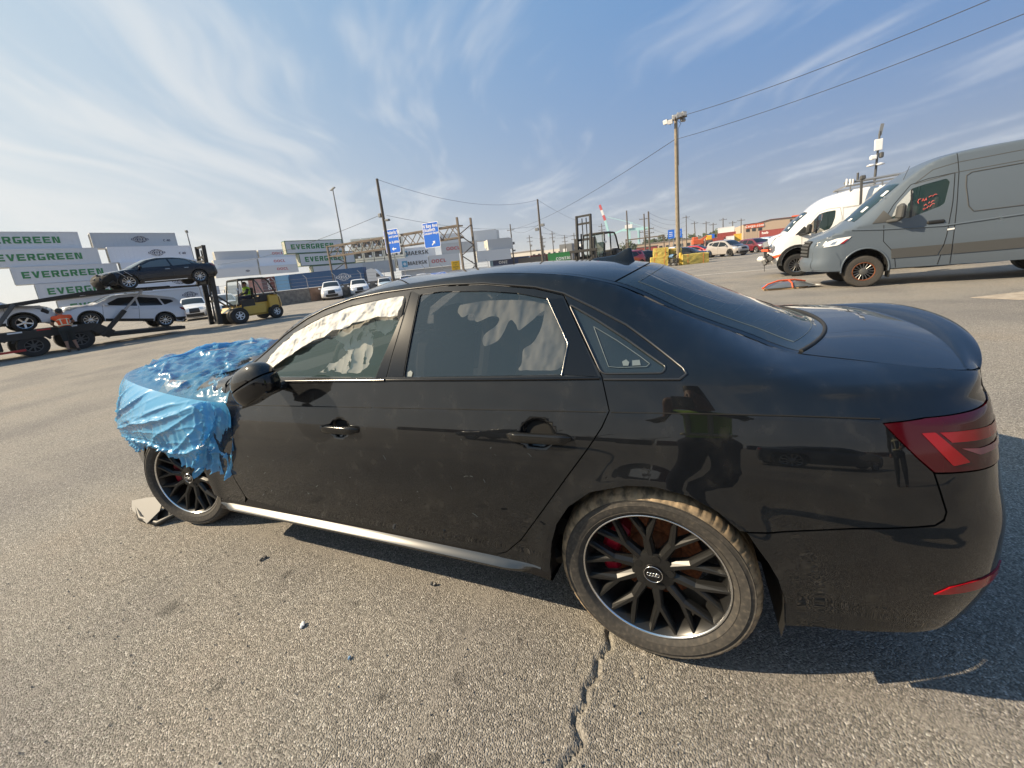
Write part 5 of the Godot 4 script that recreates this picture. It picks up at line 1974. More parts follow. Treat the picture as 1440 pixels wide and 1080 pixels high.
	mb.bar(Vector3(-1.12, 0.98, -0.6), Vector3(-1.02, 1.0, 0.8), 0.07, 0.09, 0.015)
	mb.bar(Vector3(-1.05, 0.7, 0.85), Vector3(-0.6, 0.8, 0.98), 0.06, 0.1, 0.015)
	obj("bent_frame", mb, "strap_orange", t)
	for k in 16:
		mb = MB.new()
		var c := Vector3(-1.08 + rng.randf_range(-0.1, 0.22), rng.randf_range(0.45, 1.25), rng.randf_range(-0.8, 0.95))
		mb.box(c, Vector3(rng.randf_range(0.06, 0.2), rng.randf_range(0.05, 0.18), rng.randf_range(0.08, 0.25)), 0.02, Basis.from_euler(Vector3(rng.randf(), rng.randf(), rng.randf()) * 1.5))
		obj("broken_part", mb, ["machine_black", "galvanised", "van_white", "machine_grey"][k % 4], t)
	mb = MB.new()
	mb.ball(Vector3(-0.93, 1.12, 0.86), Vector3(0.09, 0.09, 0.09), 14, 8)
	obj("headlight", mb, "lamp_white", t)
	mb = MB.new()
	mb.cyl(Vector3(-1.14, 0.62, 0.5), Vector3(-1.13, 0.22, 0.52), 0.012, 6)
	obj("dangling_cable", mb, "wire", t)
	mb = MB.new()
	sh.skin(mb, 13.0, 15.2, 8, 0.2, 0.97, 8, 0.03)
	obj("bonnet_edge", mb, "van_white", t)
	# roof rack with conduit tubes and a camera post
	mb = MB.new()
	for z in [0.78, -0.78]:
		mb.bar(Vector3(1.35, 2.86, z), Vector3(4.9, 2.92, z), 0.05, 0.06, 0.01)
		for x in [1.5, 2.4, 3.3, 4.2]:
			mb.bar(Vector3(x, 2.66, z), Vector3(x, 2.87, z), 0.05, 0.04)
	for x in [1.4, 2.3, 3.2, 4.1, 4.9]:
		mb.bar(Vector3(x, 2.88, -0.8), Vector3(x, 2.88, 0.8), 0.05, 0.05, 0.01)
	mb.cyl(Vector3(1.35, 2.98, 0.6), Vector3(4.9, 3.04, 0.6), 0.045, 10)
	obj("roof_rack", mb, "galvanised", t)
	mb = MB.new()
	mb.bar(Vector3(1.76, 2.2, 1.02), Vector3(1.75, 3.0, 1.0), 0.05, 0.07)
	mb.box(Vector3(1.78, 3.04, 0.98), Vector3(0.16, 0.14, 0.14), 0.03)
	mb.cyl(Vector3(1.66, 3.0, 0.9), Vector3(1.66, 3.22, 0.9), 0.035, 8)
	obj("camera_post", mb, "machine_grey", t)
	for x in [1.40, 1.50, 1.58]:
		mb = MB.new()
		mb.cyl(Vector3(x, 2.9, 0.7), Vector3(x + 0.01, 3.1 - (x - 1.4) * 0.2, 0.7), 0.035, 10)
		obj("roof_tube", mb, "van_white", t)
	shorten(t)
	# telescopic mast with lamps and aerials behind the rack
	var m := thing("telescopic_mast", "slim mast with white panels and dishes rising behind the white van", "mast", Vector3(7.2, 0, -17.6))
	mb = MB.new()
	mb.tube([Vector3(0, 0, 0), Vector3(0, 3.0, 0), Vector3(0.06, 4.9, 0)], [0.05, 0.045, 0.03], 8)
	obj("pole", mb, "machine_grey", m)
	mb = MB.new()
	mb.box(Vector3(0.02, 4.42, 0.07), Vector3(0.24, 0.4, 0.06), 0.015)
	obj("panel_aerial", mb, "lamp_white", m)
	mb = MB.new()
	mb.box(Vector3(-0.1, 4.0, 0.05), Vector3(0.2, 0.16, 0.14), 0.03)
	obj("lamp_box", mb, "lamp_white", m)
	mb = MB.new()
	mb.box(Vector3(0.15, 4.05, 0.0), Vector3(0.12, 0.2, 0.14), 0.03)
	obj("camera_box", mb, "machine_grey", m)
	for sx in [-0.13, 0.13]:
		mb = MB.new()
		mb.lathe([Vector2(0, -0.03), Vector2(0.13, -0.01), Vector2(0.14, 0.02), Vector2(0.06, 0.06), Vector2(0, 0.06)], Transform3D(Basis.IDENTITY, Vector3(sx, 3.72, 0)), 16)
		obj("dome_lamp", mb, "lamp_white", m)
	mb = MB.new()
	mb.bar(Vector3(0.06, 4.75, 0), Vector3(0.12, 5.15, 0), 0.02, 0.1)
	obj("top_aerial", mb, "grey_steel", m)

func shorten(t: Node3D):
	t.scale = Vector3(0.885, 1, 1)
	for c in t.get_children():
		if str(c.name).begins_with("wheel") and c.get_child_count() > 0:
			c.transform = Transform3D(Basis.from_scale(Vector3(1.0 / 0.885, 1, 1)) * c.transform.basis, c.transform.origin)

func panel_bundle():
	# strapped stack of body panels lying before the vans
	var t := thing("panel_stack", "strapped stack of grey body panels lying on cardboard before the vans", "car parts", Vector3(3.0, 0, -10.95), 0.1)
	var mb := MB.new()
	mb.prism(pv([-0.62, -0.28, 0.2, -0.33, 0.45, -0.2, 0.4, 0.3, -0.5, 0.3]), Transform3D(Basis(Vector3.RIGHT, Vector3.FORWARD, Vector3.UP), Vector3.ZERO), 0.006, 0.045)
	obj("cardboard", mb, "cardboard", t)
	var rows := []
	for k in 9:
		var x := lerpf(-0.58, 0.62, k / 8.0)
		var h := 0.09 + 0.12 * (1.0 - pow(absf(lerpf(-1.0, 1.0, k / 8.0)), 2.2))
		rows.append(PackedVector3Array([Vector3(x, 0.06, 0.33), Vector3(x, h * 0.75, 0.28), Vector3(x, h, 0.1), Vector3(x, h, -0.15), Vector3(x, 0.06, -0.3)]))
	mb = MB.new()
	mb.grid(rows, false, false)
	obj("bumper_skin", mb, "grey_paint", t)
	mb = MB.new()
	mb.tube([Vector3(0.05, 0.05, 0.36), Vector3(0.05, 0.17, 0.29), Vector3(0.05, 0.225, 0.1), Vector3(0.05, 0.225, -0.15), Vector3(0.05, 0.05, -0.34)], 0.018, 6)
	obj("strap", mb, "strap_orange", t)
	mb = MB.new()
	mb.tube([Vector3(-0.66, 0.07, 0.3), Vector3(-0.5, 0.17, 0.2), Vector3(-0.2, 0.235, 0.05), Vector3(0.2, 0.235, 0.0), Vector3(0.5, 0.16, -0.1)], 0.022, 6)
	obj("edge_band", mb, "strap_orange", t)
	mb = MB.new()
	mb.prism(pv([0.42, -0.32, 0.72, -0.3, 0.7, -0.1, 0.5, -0.14]), Transform3D(Basis(Vector3.RIGHT, Vector3.FORWARD, Vector3.UP).rotated(Vector3.BACK, 0.06), Vector3(0, 0.02, 0)), 0.0, 0.012)
	obj("torn_sheet", mb, "paper", t)

# ------------------------------------------------------------------ yard traffic on the left; t runs along the trailer, c towards the viewer
const YARD := Vector3(-22.3, 0, -3.9)
const YAW := 1.42
func yard(t: float, y: float, c: float) -> Vector3:
	return YARD + Basis(Vector3.UP, YAW) * Vector3(t, y, c)

# forklift with nose towards -x, origin on the ground under the front axle
func forklift(called: String, label: String, at: Vector3, yaw: float, colour: String, mast_top: float, fork_y: float, far := false) -> Node3D:
	var t := thing(called, label, "forklift", at, yaw)
	var mb := MB.new()
	var hull := pv([-0.35, 0.62, -0.1, 0.86, 0.5, 0.9, 0.75, 0.95, 2.2, 1.02, 2.6, 1.0, 2.62, 0.45, 2.5, 0.32, 0.55, 0.32, 0.5, 0.5, 0.35, 0.62])
	mb.prism(hull, Transform3D.IDENTITY, -0.62, 0.62)
	mb.box(Vector3(1.35, 0.62, 0), Vector3(1.7, 0.5, 1.42), 0.05)
	lift_obj("chassis", mb, colour, t)
	mb = MB.new()
	var cw := PackedVector2Array()
	var rows := []
	for k in 15:
		var z := lerpf(-0.88, 0.88, k / 14.0)
		var b := 0.42 * pow(absf(z) / 0.88, 3.0)
		rows.append(PackedVector3Array([Vector3(2.5, 0.55, z), Vector3(3.62 - b, 0.5, z), Vector3(3.72 - b, 0.75, z), Vector3(3.66 - b, 1.15, z), Vector3(3.5 - b, 1.3, z), Vector3(2.6, 1.34, z)]))
	mb.grid(rows, false, false)
	mb.box(Vector3(2.85, 0.92, 0), Vector3(0.8, 0.8, 1.7), 0.06)
	lift_obj("counterweight", mb, colour, t)
	mb = MB.new()
	mb.box(Vector3(2.1, 1.12, 0), Vector3(1.1, 0.34, 1.3), 0.06)
	mb.box(Vector3(0.95, 0.98, 0.66), Vector3(1.0, 0.42, 0.06), 0.02)
	mb.box(Vector3(0.95, 0.98, -0.66), Vector3(1.0, 0.42, 0.06), 0.02)
	lift_obj("engine_cover", mb, "machine_black", t)
	mb = MB.new()
	mb.box(Vector3(1.5, 1.2, 0), Vector3(0.5, 0.14, 0.5), 0.04)
	mb.box(Vector3(1.78, 1.5, 0), Vector3(0.14, 0.6, 0.48), 0.05, Basis(Vector3.FORWARD, 0.15))
	lift_obj("seat", mb, "machine_black", t)
	# overhead guard
	for z in [0.66, -0.66]:
		mb = MB.new()
		mb.tube([Vector3(0.25, 0.9, z), Vector3(0.42, 1.6, z), Vector3(0.62, 2.24, z * 0.92)], 0.045, 8)
		lift_obj("front_post", mb, "machine_black", t)
		mb = MB.new()
		mb.tube([Vector3(0.62, 2.24, z * 0.92), Vector3(1.6, 2.27, z * 0.92), Vector3(2.62, 2.24, z * 0.92), Vector3(2.85, 2.05, z * 0.95), Vector3(3.1, 1.6, z * 0.98), Vector3(3.3, 1.3, z)], 0.05, 8)
		lift_obj("rear_post", mb, "machine_black", t)
		mb = MB.new()
		mb.bar(Vector3(1.62, 1.05, z), Vector3(1.72, 2.25, z * 0.94), 0.06, 0.08)
		lift_obj("middle_post", mb, "machine_black", t)
		mb = MB.new()
		var gl := [Vector3(1.78, 1.42, z), Vector3(2.98, 1.42, z), Vector3(2.7, 2.16, z * 0.93), Vector3(1.8, 2.2, z * 0.93)]
		mb.quad(gl[0], gl[1], gl[2], gl[3])
		lift_obj("side_pane", mb, "clear_glass", t)
		mb = MB.new()
		mb.box(Vector3(2.45, 1.22, z * 1.02), Vector3(1.2, 0.34, 0.03), 0.01)
		lift_obj("side_panel", mb, "machine_black", t)
	mb = MB.new()
	mb.quad(Vector3(0.27, 1.0, 0.6), Vector3(0.27, 1.0, -0.6), Vector3(0.6, 2.2, -0.58), Vector3(0.6, 2.2, 0.58))
	lift_obj("windscreen", mb, "clear_glass", t)
	for k in 5:
		mb = MB.new()
		mb.bar(Vector3(0.6 + 0.48 * k, 2.26, -0.6), Vector3(0.6 + 0.48 * k, 2.26, 0.6), 0.05, 0.05)
		lift_obj("roof_bar", mb, "machine_black", t)
	mb = MB.new()
	mb.box(Vector3(1.6, 2.3, 0), Vector3(1.9, 0.02, 1.15))
	lift_obj("roof_sheet", mb, "machine_grey", t)
	mb = MB.new()
	mb.tube([Vector3(0.5, 0.9, 0), Vector3(0.85, 1.38, 0)], 0.03, 6)
	var ring := []
	for k in 17:
		var a := TAU * k / 16.0
		ring.append(Vector3(0.86, 1.4, 0) + Vector3(0.1 * cos(a), 0.1 * cos(a) * -0.6, 0.18 * sin(a)))
	mb.tube(ring, 0.016, 5, false)
	lift_obj("steering_column", mb, "machine_black", t)
	# mast
	var lean := Vector3(0.055, 1.0, 0).normalized()
	var foot := Vector3(-0.78, 0.12, 0)
	for z in [0.5, -0.5]:
		mb = MB.new()
		mb.bar(foot + Vector3(0, 0, z), foot + lean * (mast_top * 0.62) + Vector3(0, 0, z), 0.12, 0.2, 0.01, Vector3.RIGHT)
		lift_obj("outer_mast_rail", mb, "machine_black", t)
		mb = MB.new()
		mb.bar(foot + lean * (mast_top * 0.42) + Vector3(-0.06, 0, z * 0.8), foot + lean * mast_top + Vector3(-0.06, 0, z * 0.8), 0.09, 0.16, 0.01, Vector3.RIGHT)
		lift_obj("inner_mast_rail", mb, "machine_black", t)
		mb = MB.new()
		mb.cyl(foot + Vector3(0.1, 0.1, z * 0.5), foot + lean * mast_top * 0.7 + Vector3(0.1, 0, z * 0.5), 0.045, 8)
		lift_obj("lift_cylinder", mb, "machine_grey", t)
		mb = MB.new()
		mb.cyl(Vector3(0.2, 0.85, z * 0.7), foot + lean * 1.5 + Vector3(0.05, 0, z * 0.7), 0.05, 8)
		lift_obj("tilt_cylinder", mb, "machine_grey", t)
	for f in [0.02, 0.3, 0.6]:
		mb = MB.new()
		mb.bar(foot + lean * mast_top * f + Vector3(0.08, 0, -0.5), foot + lean * mast_top * f + Vector3(0.08, 0, 0.5), 0.08, 0.12)
		lift_obj("mast_crossbar", mb, "machine_black", t)
	for f in [0.86, 0.985]:
		mb = MB.new()
		mb.bar(foot + lean * mast_top * f + Vector3(-0.06, 0, -0.4), foot + lean * mast_top * f + Vector3(-0.06, 0, 0.4), 0.07, 0.1)
		lift_obj("mast_crossbar", mb, "machine_black", t)
	mb = MB.new()
	mb.tube([foot + lean * mast_top * 0.95 + Vector3(0, 0, 0.12), foot + lean * mast_top * 0.6 + Vector3(0.05, 0, 0.12), foot + lean * (fork_y + 0.2) + Vector3(0, 0, 0.12)], 0.03, 6)
	mb.tube([foot + lean * mast_top * 0.95 + Vector3(0, 0, -0.12), foot + lean * mast_top * 0.6 + Vector3(0.05, 0, -0.12), foot + lean * (fork_y + 0.2) + Vector3(0, 0, -0.12)], 0.03, 6)
	lift_obj("lift_chain", mb, "machine_black", t)
	var cx := foot.x + lean.x * fork_y - 0.2
	mb = MB.new()
	for y in [0.1, 0.6, 1.1]:
		mb.bar(Vector3(cx, fork_y + y, -0.8), Vector3(cx, fork_y + y, 0.8), 0.08, 0.14, 0.01)
	for k in 7:
		mb.bar(Vector3(cx, fork_y + 0.1, -0.75 + 0.25 * k), Vector3(cx, fork_y + 1.1, -0.75 + 0.25 * k), 0.05, 0.05)
	lift_obj("fork_carriage", mb, "machine_black", t)
	for z in [0.5, -0.5]:
		mb = MB.new()
		mb.bar(Vector3(cx - 0.06, fork_y + 0.75, z), Vector3(cx - 0.06, fork_y, z), 0.15, 0.07, 0.01, Vector3.RIGHT)
		mb.bar(Vector3(cx - 0.03, fork_y, z), Vector3(cx - 2.3, fork_y + 0.02, z), 0.15, 0.06, 0.01)
		lift_obj("fork", mb, "machine_black", t)
	for s in [1.0, -1.0]:
		add_wheel(t, Vector3(0, 0.42, 0.98 * s), s, 0.42, 0.26, "paper", 6, 0.0, "rubber", 0.5)
		add_wheel(t, Vector3(0, 0.42, 0.68 * s), s, 0.42, 0.24, "paper", 6, 0.0, "rubber", 0.5)
		add_wheel(t, Vector3(1.9, 0.38, 0.86 * s), s, 0.38, 0.24, "paper", 6, 0.12, "rubber", 0.5)
		mb = MB.new()
		mb.cyl(Vector3(0.3, 1.75, 0.74 * s), Vector3(0.38, 1.75, 0.74 * s), 0.07, 12)
		lift_obj("work_lamp", mb, "lamp_white", t)
	return t

# lengths behind the front axle are drawn out at 1.5 times, and drawn in here
func lift_obj(called: String, mb: MB, m: String, t: Node3D):
	for i in mb.V.size():
		if mb.V[i].x > 0.0:
			mb.V[i].x *= 0.66
	return obj(called, mb, m, t)

func yellow_forklift():
	forklift("yellow_forklift", "yellow forklift with black mast and cage lifting the wrecked black car", yard(6.8, 0, -0.25), YAW, "forklift_yellow", 3.95, 2.15)

func centre_forklift():
	forklift("dark_forklift", "dark forklift with glazed cab and raised twin mast beyond the saloon's roof", Vector3(-5.75, 0, -28.2), 1.3, "machine_grey", 3.1, 0.3).scale = Vector3.ONE * 1.42

func carried_sedan():
	var c := car("sedan", "navy_black", "wrecked_black_car", "black car with a smashed nose held up on the forklift", yard(4.28, 2.24, -0.1), YAW, "", 0.88, {"spokes": 10, "rim": "alloy", "handle": "chrome", "smashed": 1, "glass": "pale_window"})
	c.rotation.z = 0.02
	var rng := RandomNumberGenerator.new()
	rng.seed = 5
	for k in 14:
		var mb := MB.new()
		mb.box(Vector3(-2.3 + rng.randf_range(-0.15, 0.5), rng.randf_range(0.12, 0.72), rng.randf_range(-0.8, 0.9)), Vector3(rng.randf_range(0.08, 0.35), rng.randf_range(0.04, 0.16), rng.randf_range(0.1, 0.4)), 0.02, Basis.from_euler(Vector3(rng.randf(), rng.randf(), rng.randf()) * 1.6))
		obj("broken_part", mb, ["machine_black", "black_plastic", "machine_grey", "pearl_white"][k % 4], c)
	for x in [-1.75, -1.5]:
		var mb := MB.new()
		mb.bar(Vector3(x, 0.84, 0.87), Vector3(x + 0.22, 0.6, 0.93), 0.14, 0.012)
		obj("tape_strip", mb, "paper", c)
	var mb := MB.new()
	mb.bar(Vector3(-0.9, 0.27, 0.93), Vector3(0.85, 0.27, 0.93), 0.012, 0.035)
	obj("sill_trim", mb, "chrome", c)

func transporter():
	var t := thing("car_transporter", "black two-deck car transporter trailer loaded with white cars", "trailer", YARD, YAW)
	var m := "truck_black"
	var mb: MB
	for z in [0.0, -2.3]:
		mb = MB.new()
		mb.bar(Vector3(-7.0, 0.84, z), Vector3(1.8, 0.84, z), 0.14, 0.3, 0.01)
		obj("lower_beam", mb, m, t)
		mb = MB.new()
		mb.bar(Vector3(1.72, 0.82, z), Vector3(2.16, 0.42, z), 0.16, 0.36, 0.01)
		mb.bar(Vector3(2.08, 0.40, z), Vector3(4.65, 0.24, z), 0.14, 0.15, 0.01)
		obj("ramp_beam", mb, m, t)
		mb = MB.new()
		mb.bar(Vector3(-7.0, 1.7, z), Vector3(-0.3, 1.97, z), 0.14, 0.14, 0.01)
		mb.bar(Vector3(-0.3, 1.97, z), Vector3(2.0, 2.24, z), 0.14, 0.13, 0.01)
		mb.bar(Vector3(2.0, 2.24, z), Vector3(4.5, 2.2, z), 0.14, 0.09, 0.01)
		obj("upper_beam", mb, m, t)
		mb = MB.new()
		mb.bar(Vector3(3.5, 2.14, z + 0.05), Vector3(2.6, 1.2, z + 0.05), 0.08, 0.08, 0.01)
		obj("strut_rod", mb, "galvanised", t)
		mb = MB.new()
		mb.bar(Vector3(2.75, 1.35, z + 0.05), Vector3(1.85, 0.4, z + 0.05), 0.15, 0.16, 0.02)
		obj("strut_barrel", mb, m, t)
		mb = MB.new()
		mb.bar(Vector3(-0.12, 2.0, z + 0.06), Vector3(-0.85, 1.0, z + 0.06), 0.12, 0.12, 0.02)
		obj("strut_barrel", mb, "machine_grey", t)
		for k in 3:
			mb = MB.new()
			mb.bar(Vector3(-6.5 + k * 2.2, 0.9, z), Vector3(-6.3 + k * 2.2, 1.75, z), 0.12, 0.12)
			obj("deck_post", mb, m, t)
		for k in 8:
			mb = MB.new()
			mb.bar(Vector3(-4.0 + k * 0.7, 0.97, z + 0.075), Vector3(-3.65 + k * 0.7, 0.97, z + 0.075), 0.01, 0.055)
			obj("reflector_strip", mb, "reflector_red" if k % 2 == 0 else "paper", t)
	for y in [[-7.0, 1.0, 1.75, 1.0, "lower_deck"], [2.1, 0.5, 4.6, 0.34, "ramp_deck"], [-7.0, 1.76, -0.3, 2.03, "upper_deck"], [-0.3, 2.03, 4.5, 2.27, "upper_deck"]]:
		for z in [-0.42, -1.88]:
			mb = MB.new()
			mb.bar(Vector3(y[0], y[1] - 0.03, z), Vector3(y[2], y[3] - 0.03, z), 0.6, 0.04)
			obj(y[4], mb, "machine_grey" if y[4] == "ramp_deck" else m, t)
	for k in 9:
		mb = MB.new()
		var x := -6.0 + k * 1.25
		mb.bar(Vector3(x, 0.85 if x < 1.8 else 0.36, 0), Vector3(x, 0.85 if x < 1.8 else 0.36, -2.3), 0.1, 0.1)
		obj("cross_member", mb, m, t)
	for x in [0.02, 1.24]:
		for z in [0.02, -2.32]:
			var s := 1.0 if z > -1.0 else -1.0
			add_wheel(t, Vector3(x, 0.41, z + 0.02 * s), s, 0.41, 0.28, "machine_grey", 8, 0.0, "rubber", 0.58)
			mb = MB.new()
			var ring := []
			for k in 9:
				var a := lerpf(0.5, PI - 0.5, k / 8.0)
				ring.append(Vector3(x + cos(a) * 0.53, 0.34 + sin(a) * 0.53, z))
			mb.tube(ring, 0.045, 5)
			obj("mudguard", mb, m, t)
		mb = MB.new()
		mb.cyl(Vector3(x, 0.41, -2.2), Vector3(x, 0.41, -0.1), 0.07, 8)
		obj("axle", mb, m, t)
	mb = MB.new()
	mb.box(Vector3(-1.3, 0.55, -0.1), Vector3(1.2, 0.4, 0.4), 0.03)
	obj("tool_box", mb, m, t)
	mb = MB.new()
	mb.bar(Vector3(-1.6, 0.3, 0.05), Vector3(-0.2, 0.3, 0.05), 0.04, 0.08)
	obj("side_guard", mb, "reflector_red", t)
	# cars on the trailer
	var a := car("suv", "pearl_white", "white_crossover", "white crossover with black sills riding on the trailer ramp", yard(2.87, 0.60, -1.08), YAW, "", 0.88, {"spokes": 10})
	a.rotation = Vector3(0, YAW, -0.17)
	var b := car("suv", "white_paint", "white_crossover", "white crossover with a torn black nose cut off at the left edge", yard(-1.2, 0.98, -1.1), YAW + PI, "", 0.9, {"spokes": 5, "bonnet": "white_paint"})
	var rng := RandomNumberGenerator.new()
	rng.seed = 9
	for k in 7:
		mb = MB.new()
		mb.box(Vector3(-2.15 + rng.randf_range(-0.1, 0.3), rng.randf_range(0.45, 0.95), rng.randf_range(-0.85, 0.85)), Vector3(0.25, rng.randf_range(0.1, 0.25), 0.3), 0.03, Basis.from_euler(Vector3(rng.randf(), rng.randf(), rng.randf())))
		obj("broken_part", mb, ["machine_black", "black_plastic"][k % 2], b)

func facing(d: Vector2) -> float:
	# yaw that turns a car's nose (-x) to point along d (x, z)
	return atan2(d.y, -d.x)

func wall_cars():
	var g := "white cars parked along the wall"
	car("suv", "white_paint", "parked_white_car", "white car with an oval dark grille parked left of the forklift mast", Vector3(-34.2, 0, -15.6), facing(Vector2(0.88, 0.47)), g)
	car("suv", "white_paint", "parked_white_car", "white car half hidden behind the forklift mast", Vector3(-30.4, 0, -15.5), facing(Vector2(0.9, 0.42)), g, 1.0, {"glass": "tinted_glass"})
	car("suv", "white_paint", "parked_white_car", "white off-roader in front of the concrete wall, nearest the forklift", Vector3(-33.9, 0, -28.6), facing(Vector2(0.72, 0.69)), g, 1.12)
	car("suv", "white_paint", "parked_white_car", "white car right of the off-roader by the concrete wall", Vector3(-32.8, 0, -31.4), facing(Vector2(0.72, 0.69)), g, 1.08)
	car("suv", "white_paint", "parked_white_car", "white car with a light blue bonnet by the concrete wall", Vector3(-32.4, 0, -35.2), facing(Vector2(0.7, 0.7)), g, 1.0, {"bonnet": "pale_blue_paint"})
	car("suv", "white_paint", "parked_white_car", "white car just left of the wooden pole base", Vector3(-31.0, 0, -37.6), facing(Vector2(0.66, 0.75)), g, 1.0)
	car("suv", "white_paint", "parked_white_car", "white car just right of the wooden pole base", Vector3(-29.3, 0, -38.7), facing(Vector2(0.62, 0.78)), g, 1.0)
	car("sedan", "white_paint", "parked_white_car", "white low car peeping over the saloon's roof left of the blue one", Vector3(-27.4, 0, -40.2), facing(Vector2(0.6, 0.8)), g, 1.0)
	car("sedan", "blue_paint", "parked_blue_car", "blue car peeping over the saloon's roof below the lorry row", Vector3(-25.6, 0, -44.0), facing(Vector2(0.6, 0.8)))

func concrete_wall():
	var t := thing("concrete_wall", "stained concrete wall with one rusty stretch behind the white cars", "wall")
	var a := Vector3(-38.5, 0, -18.6)
	var d := Vector3(0.33, 0, -0.944).normalized()
	for k in 12:
		var mb := MB.new()
		mb.bar(a + d * (k * 3.0) + Vector3(0, 0.72, 0), a + d * (k * 3.0 + 2.985) + Vector3(0, 0.72, 0), 0.3, 1.44, 0.02)
		obj("wall_panel", mb, "rust_concrete" if k == 3 else "concrete", t)
	var f := thing("wire_fence", "pale wire fence with bent-top posts on the concrete wall", "fence")
	for k in 13:
		var p := a + d * (k * 3.0)
		var mb := MB.new()
		mb.tube([p + Vector3(0, 1.42, 0), p + Vector3(0, 2.5, 0), p + Vector3(-0.3, 2.85, 0.1)], 0.04, 6)
		obj("fence_post", mb, "galvanised", f)
	for h in [1.75, 2.1, 2.45]:
		var mb := MB.new()
		mb.cyl(a + Vector3(0, h, 0), a + d * 36.0 + Vector3(0, h, 0), 0.012, 4)
		obj("fence_wire", mb, "galvanised", f)

# ------------------------------------------------------------------ containers
var box_cache := {}
# visible long side runs from a to b (left to right for the viewer); text: [words, height, centre along, centre up, material, widening]
func container(label: String, a: Vector2, b: Vector2, y0: float, h: float, side: String, end: String, texts := [], group := "", called := "shipping_container", frame := "") -> Node3D:
	var l := a.distance_to(b)
	var d := (b - a) / l
	var t := thing(called, label, "container", Vector3(a.x, y0, a.y), atan2(-d.y, d.x), group)
	var key := "%.1f %.1f" % [l, h]
	if not box_cache.has(key):
		var body := MB.new()
		body.box(Vector3(l * 0.5, h * 0.5, -1.22), Vector3(l - 0.06, h - 0.06, 2.38))
		var rib := MB.new()
		var n := int(l / 0.6)
		for k in n:
			rib.box(Vector3(l * (k + 0.5) / n, h * 0.5, -0.008), Vector3(0.06, h - 0.34, 0.02))
		var fr := MB.new()
		for x in [0.06, l - 0.06]:
			for z in [-0.06, -2.38]:
				fr.box(Vector3(x, h * 0.5, z), Vector3(0.14, h - 0.02, 0.14))
		for y in [0.08, h - 0.07]:
			for z in [-0.05, -2.39]:
				fr.box(Vector3(l * 0.5, y, z), Vector3(l - 0.24, 0.13, 0.12))
			for x in [0.05, l - 0.05]:
				fr.box(Vector3(x, y, -1.22), Vector3(0.12, 0.13, 2.24))
		var dr := MB.new()
		dr.box(Vector3(0.005, h * 0.5, -1.22), Vector3(0.03, h - 0.28, 2.2))
		var rod := MB.new()
		for z in [-0.42, -0.95, -1.5, -2.02]:
			rod.cyl(Vector3(-0.035, 0.15, z), Vector3(-0.035, h - 0.15, z), 0.028, 6)
		box_cache[key] = [body.mesh(), rib.mesh(), fr.mesh(), dr.mesh(), rod.mesh()]
	var ms: Array = box_cache[key]
	obj("shell", ms[0], side, t)
	obj("side_ribs", ms[1], side, t)
	obj("frame", ms[2], frame if frame != "" else side, t)
	obj("end_doors", ms[3], end, t)
	obj("lock_rods", ms[4], frame if frame != "" else "galvanised", t)
	for x in texts:
		if x[0] == "@globe":
			globe_logo(t, x[1], Vector3(x[2], x[3], 0.012), x[4])
		elif x[0] == "@star":
			var mb := MB.new()
			mb.box(Vector3(x[2], x[3], 0.012), Vector3(x[1], x[1] * 1.15, 0.02))
			var sq := obj("star_square", mb, "star_blue", t)
			mb = MB.new()
			var st := PackedVector2Array()
			for k in 14:
				var an := PI / 2 + TAU * k / 14.0
				var r: float = x[1] * (0.42 if k % 2 == 0 else 0.18)
				st.append(Vector2(cos(an) * r, sin(an) * r))
			mb.prism(st, Transform3D(Basis.IDENTITY, Vector3(x[2], x[3], 0.0)), 0.02, 0.03)
			obj("star", mb, "lettering_white", sq)
		elif x[0] == "EVERGREEN":
			block_words(x[0], x[1], x[4], t, Vector3(x[2], x[3], 0.008), x[5])
		else:
			words(x[0], x[1], x[4], t, Transform3D(Basis.IDENTITY, Vector3(x[2], x[3], 0.014)), x[5])
	return t

func globe_logo(t: Node3D, r: float, c: Vector3, m: String):
	var mb := MB.new()
	for s in [[1.0, 0.62], [0.45, 0.62], [1.0, 0.0]]:
		var path := []
		for k in 37:
			var a := TAU * k / 36.0
			path.append(c + Vector3(cos(a) * r * s[0], sin(a) * r * s[1], 0))
		if s[1] > 0.0:
			mb.tube(path, 0.035, 4, false)
	for y in [-0.36, 0.36]:
		mb.cyl(c + Vector3(-r * 0.8, y * r, 0), c + Vector3(r * 0.8, y * r, 0), 0.03, 4)
	obj("globe_emblem", mb, m, t)
	words("COSCO", r * 0.42, m, t, Transform3D(Basis.IDENTITY, c + Vector3(0, 0, 0.02)), 1.35, true)

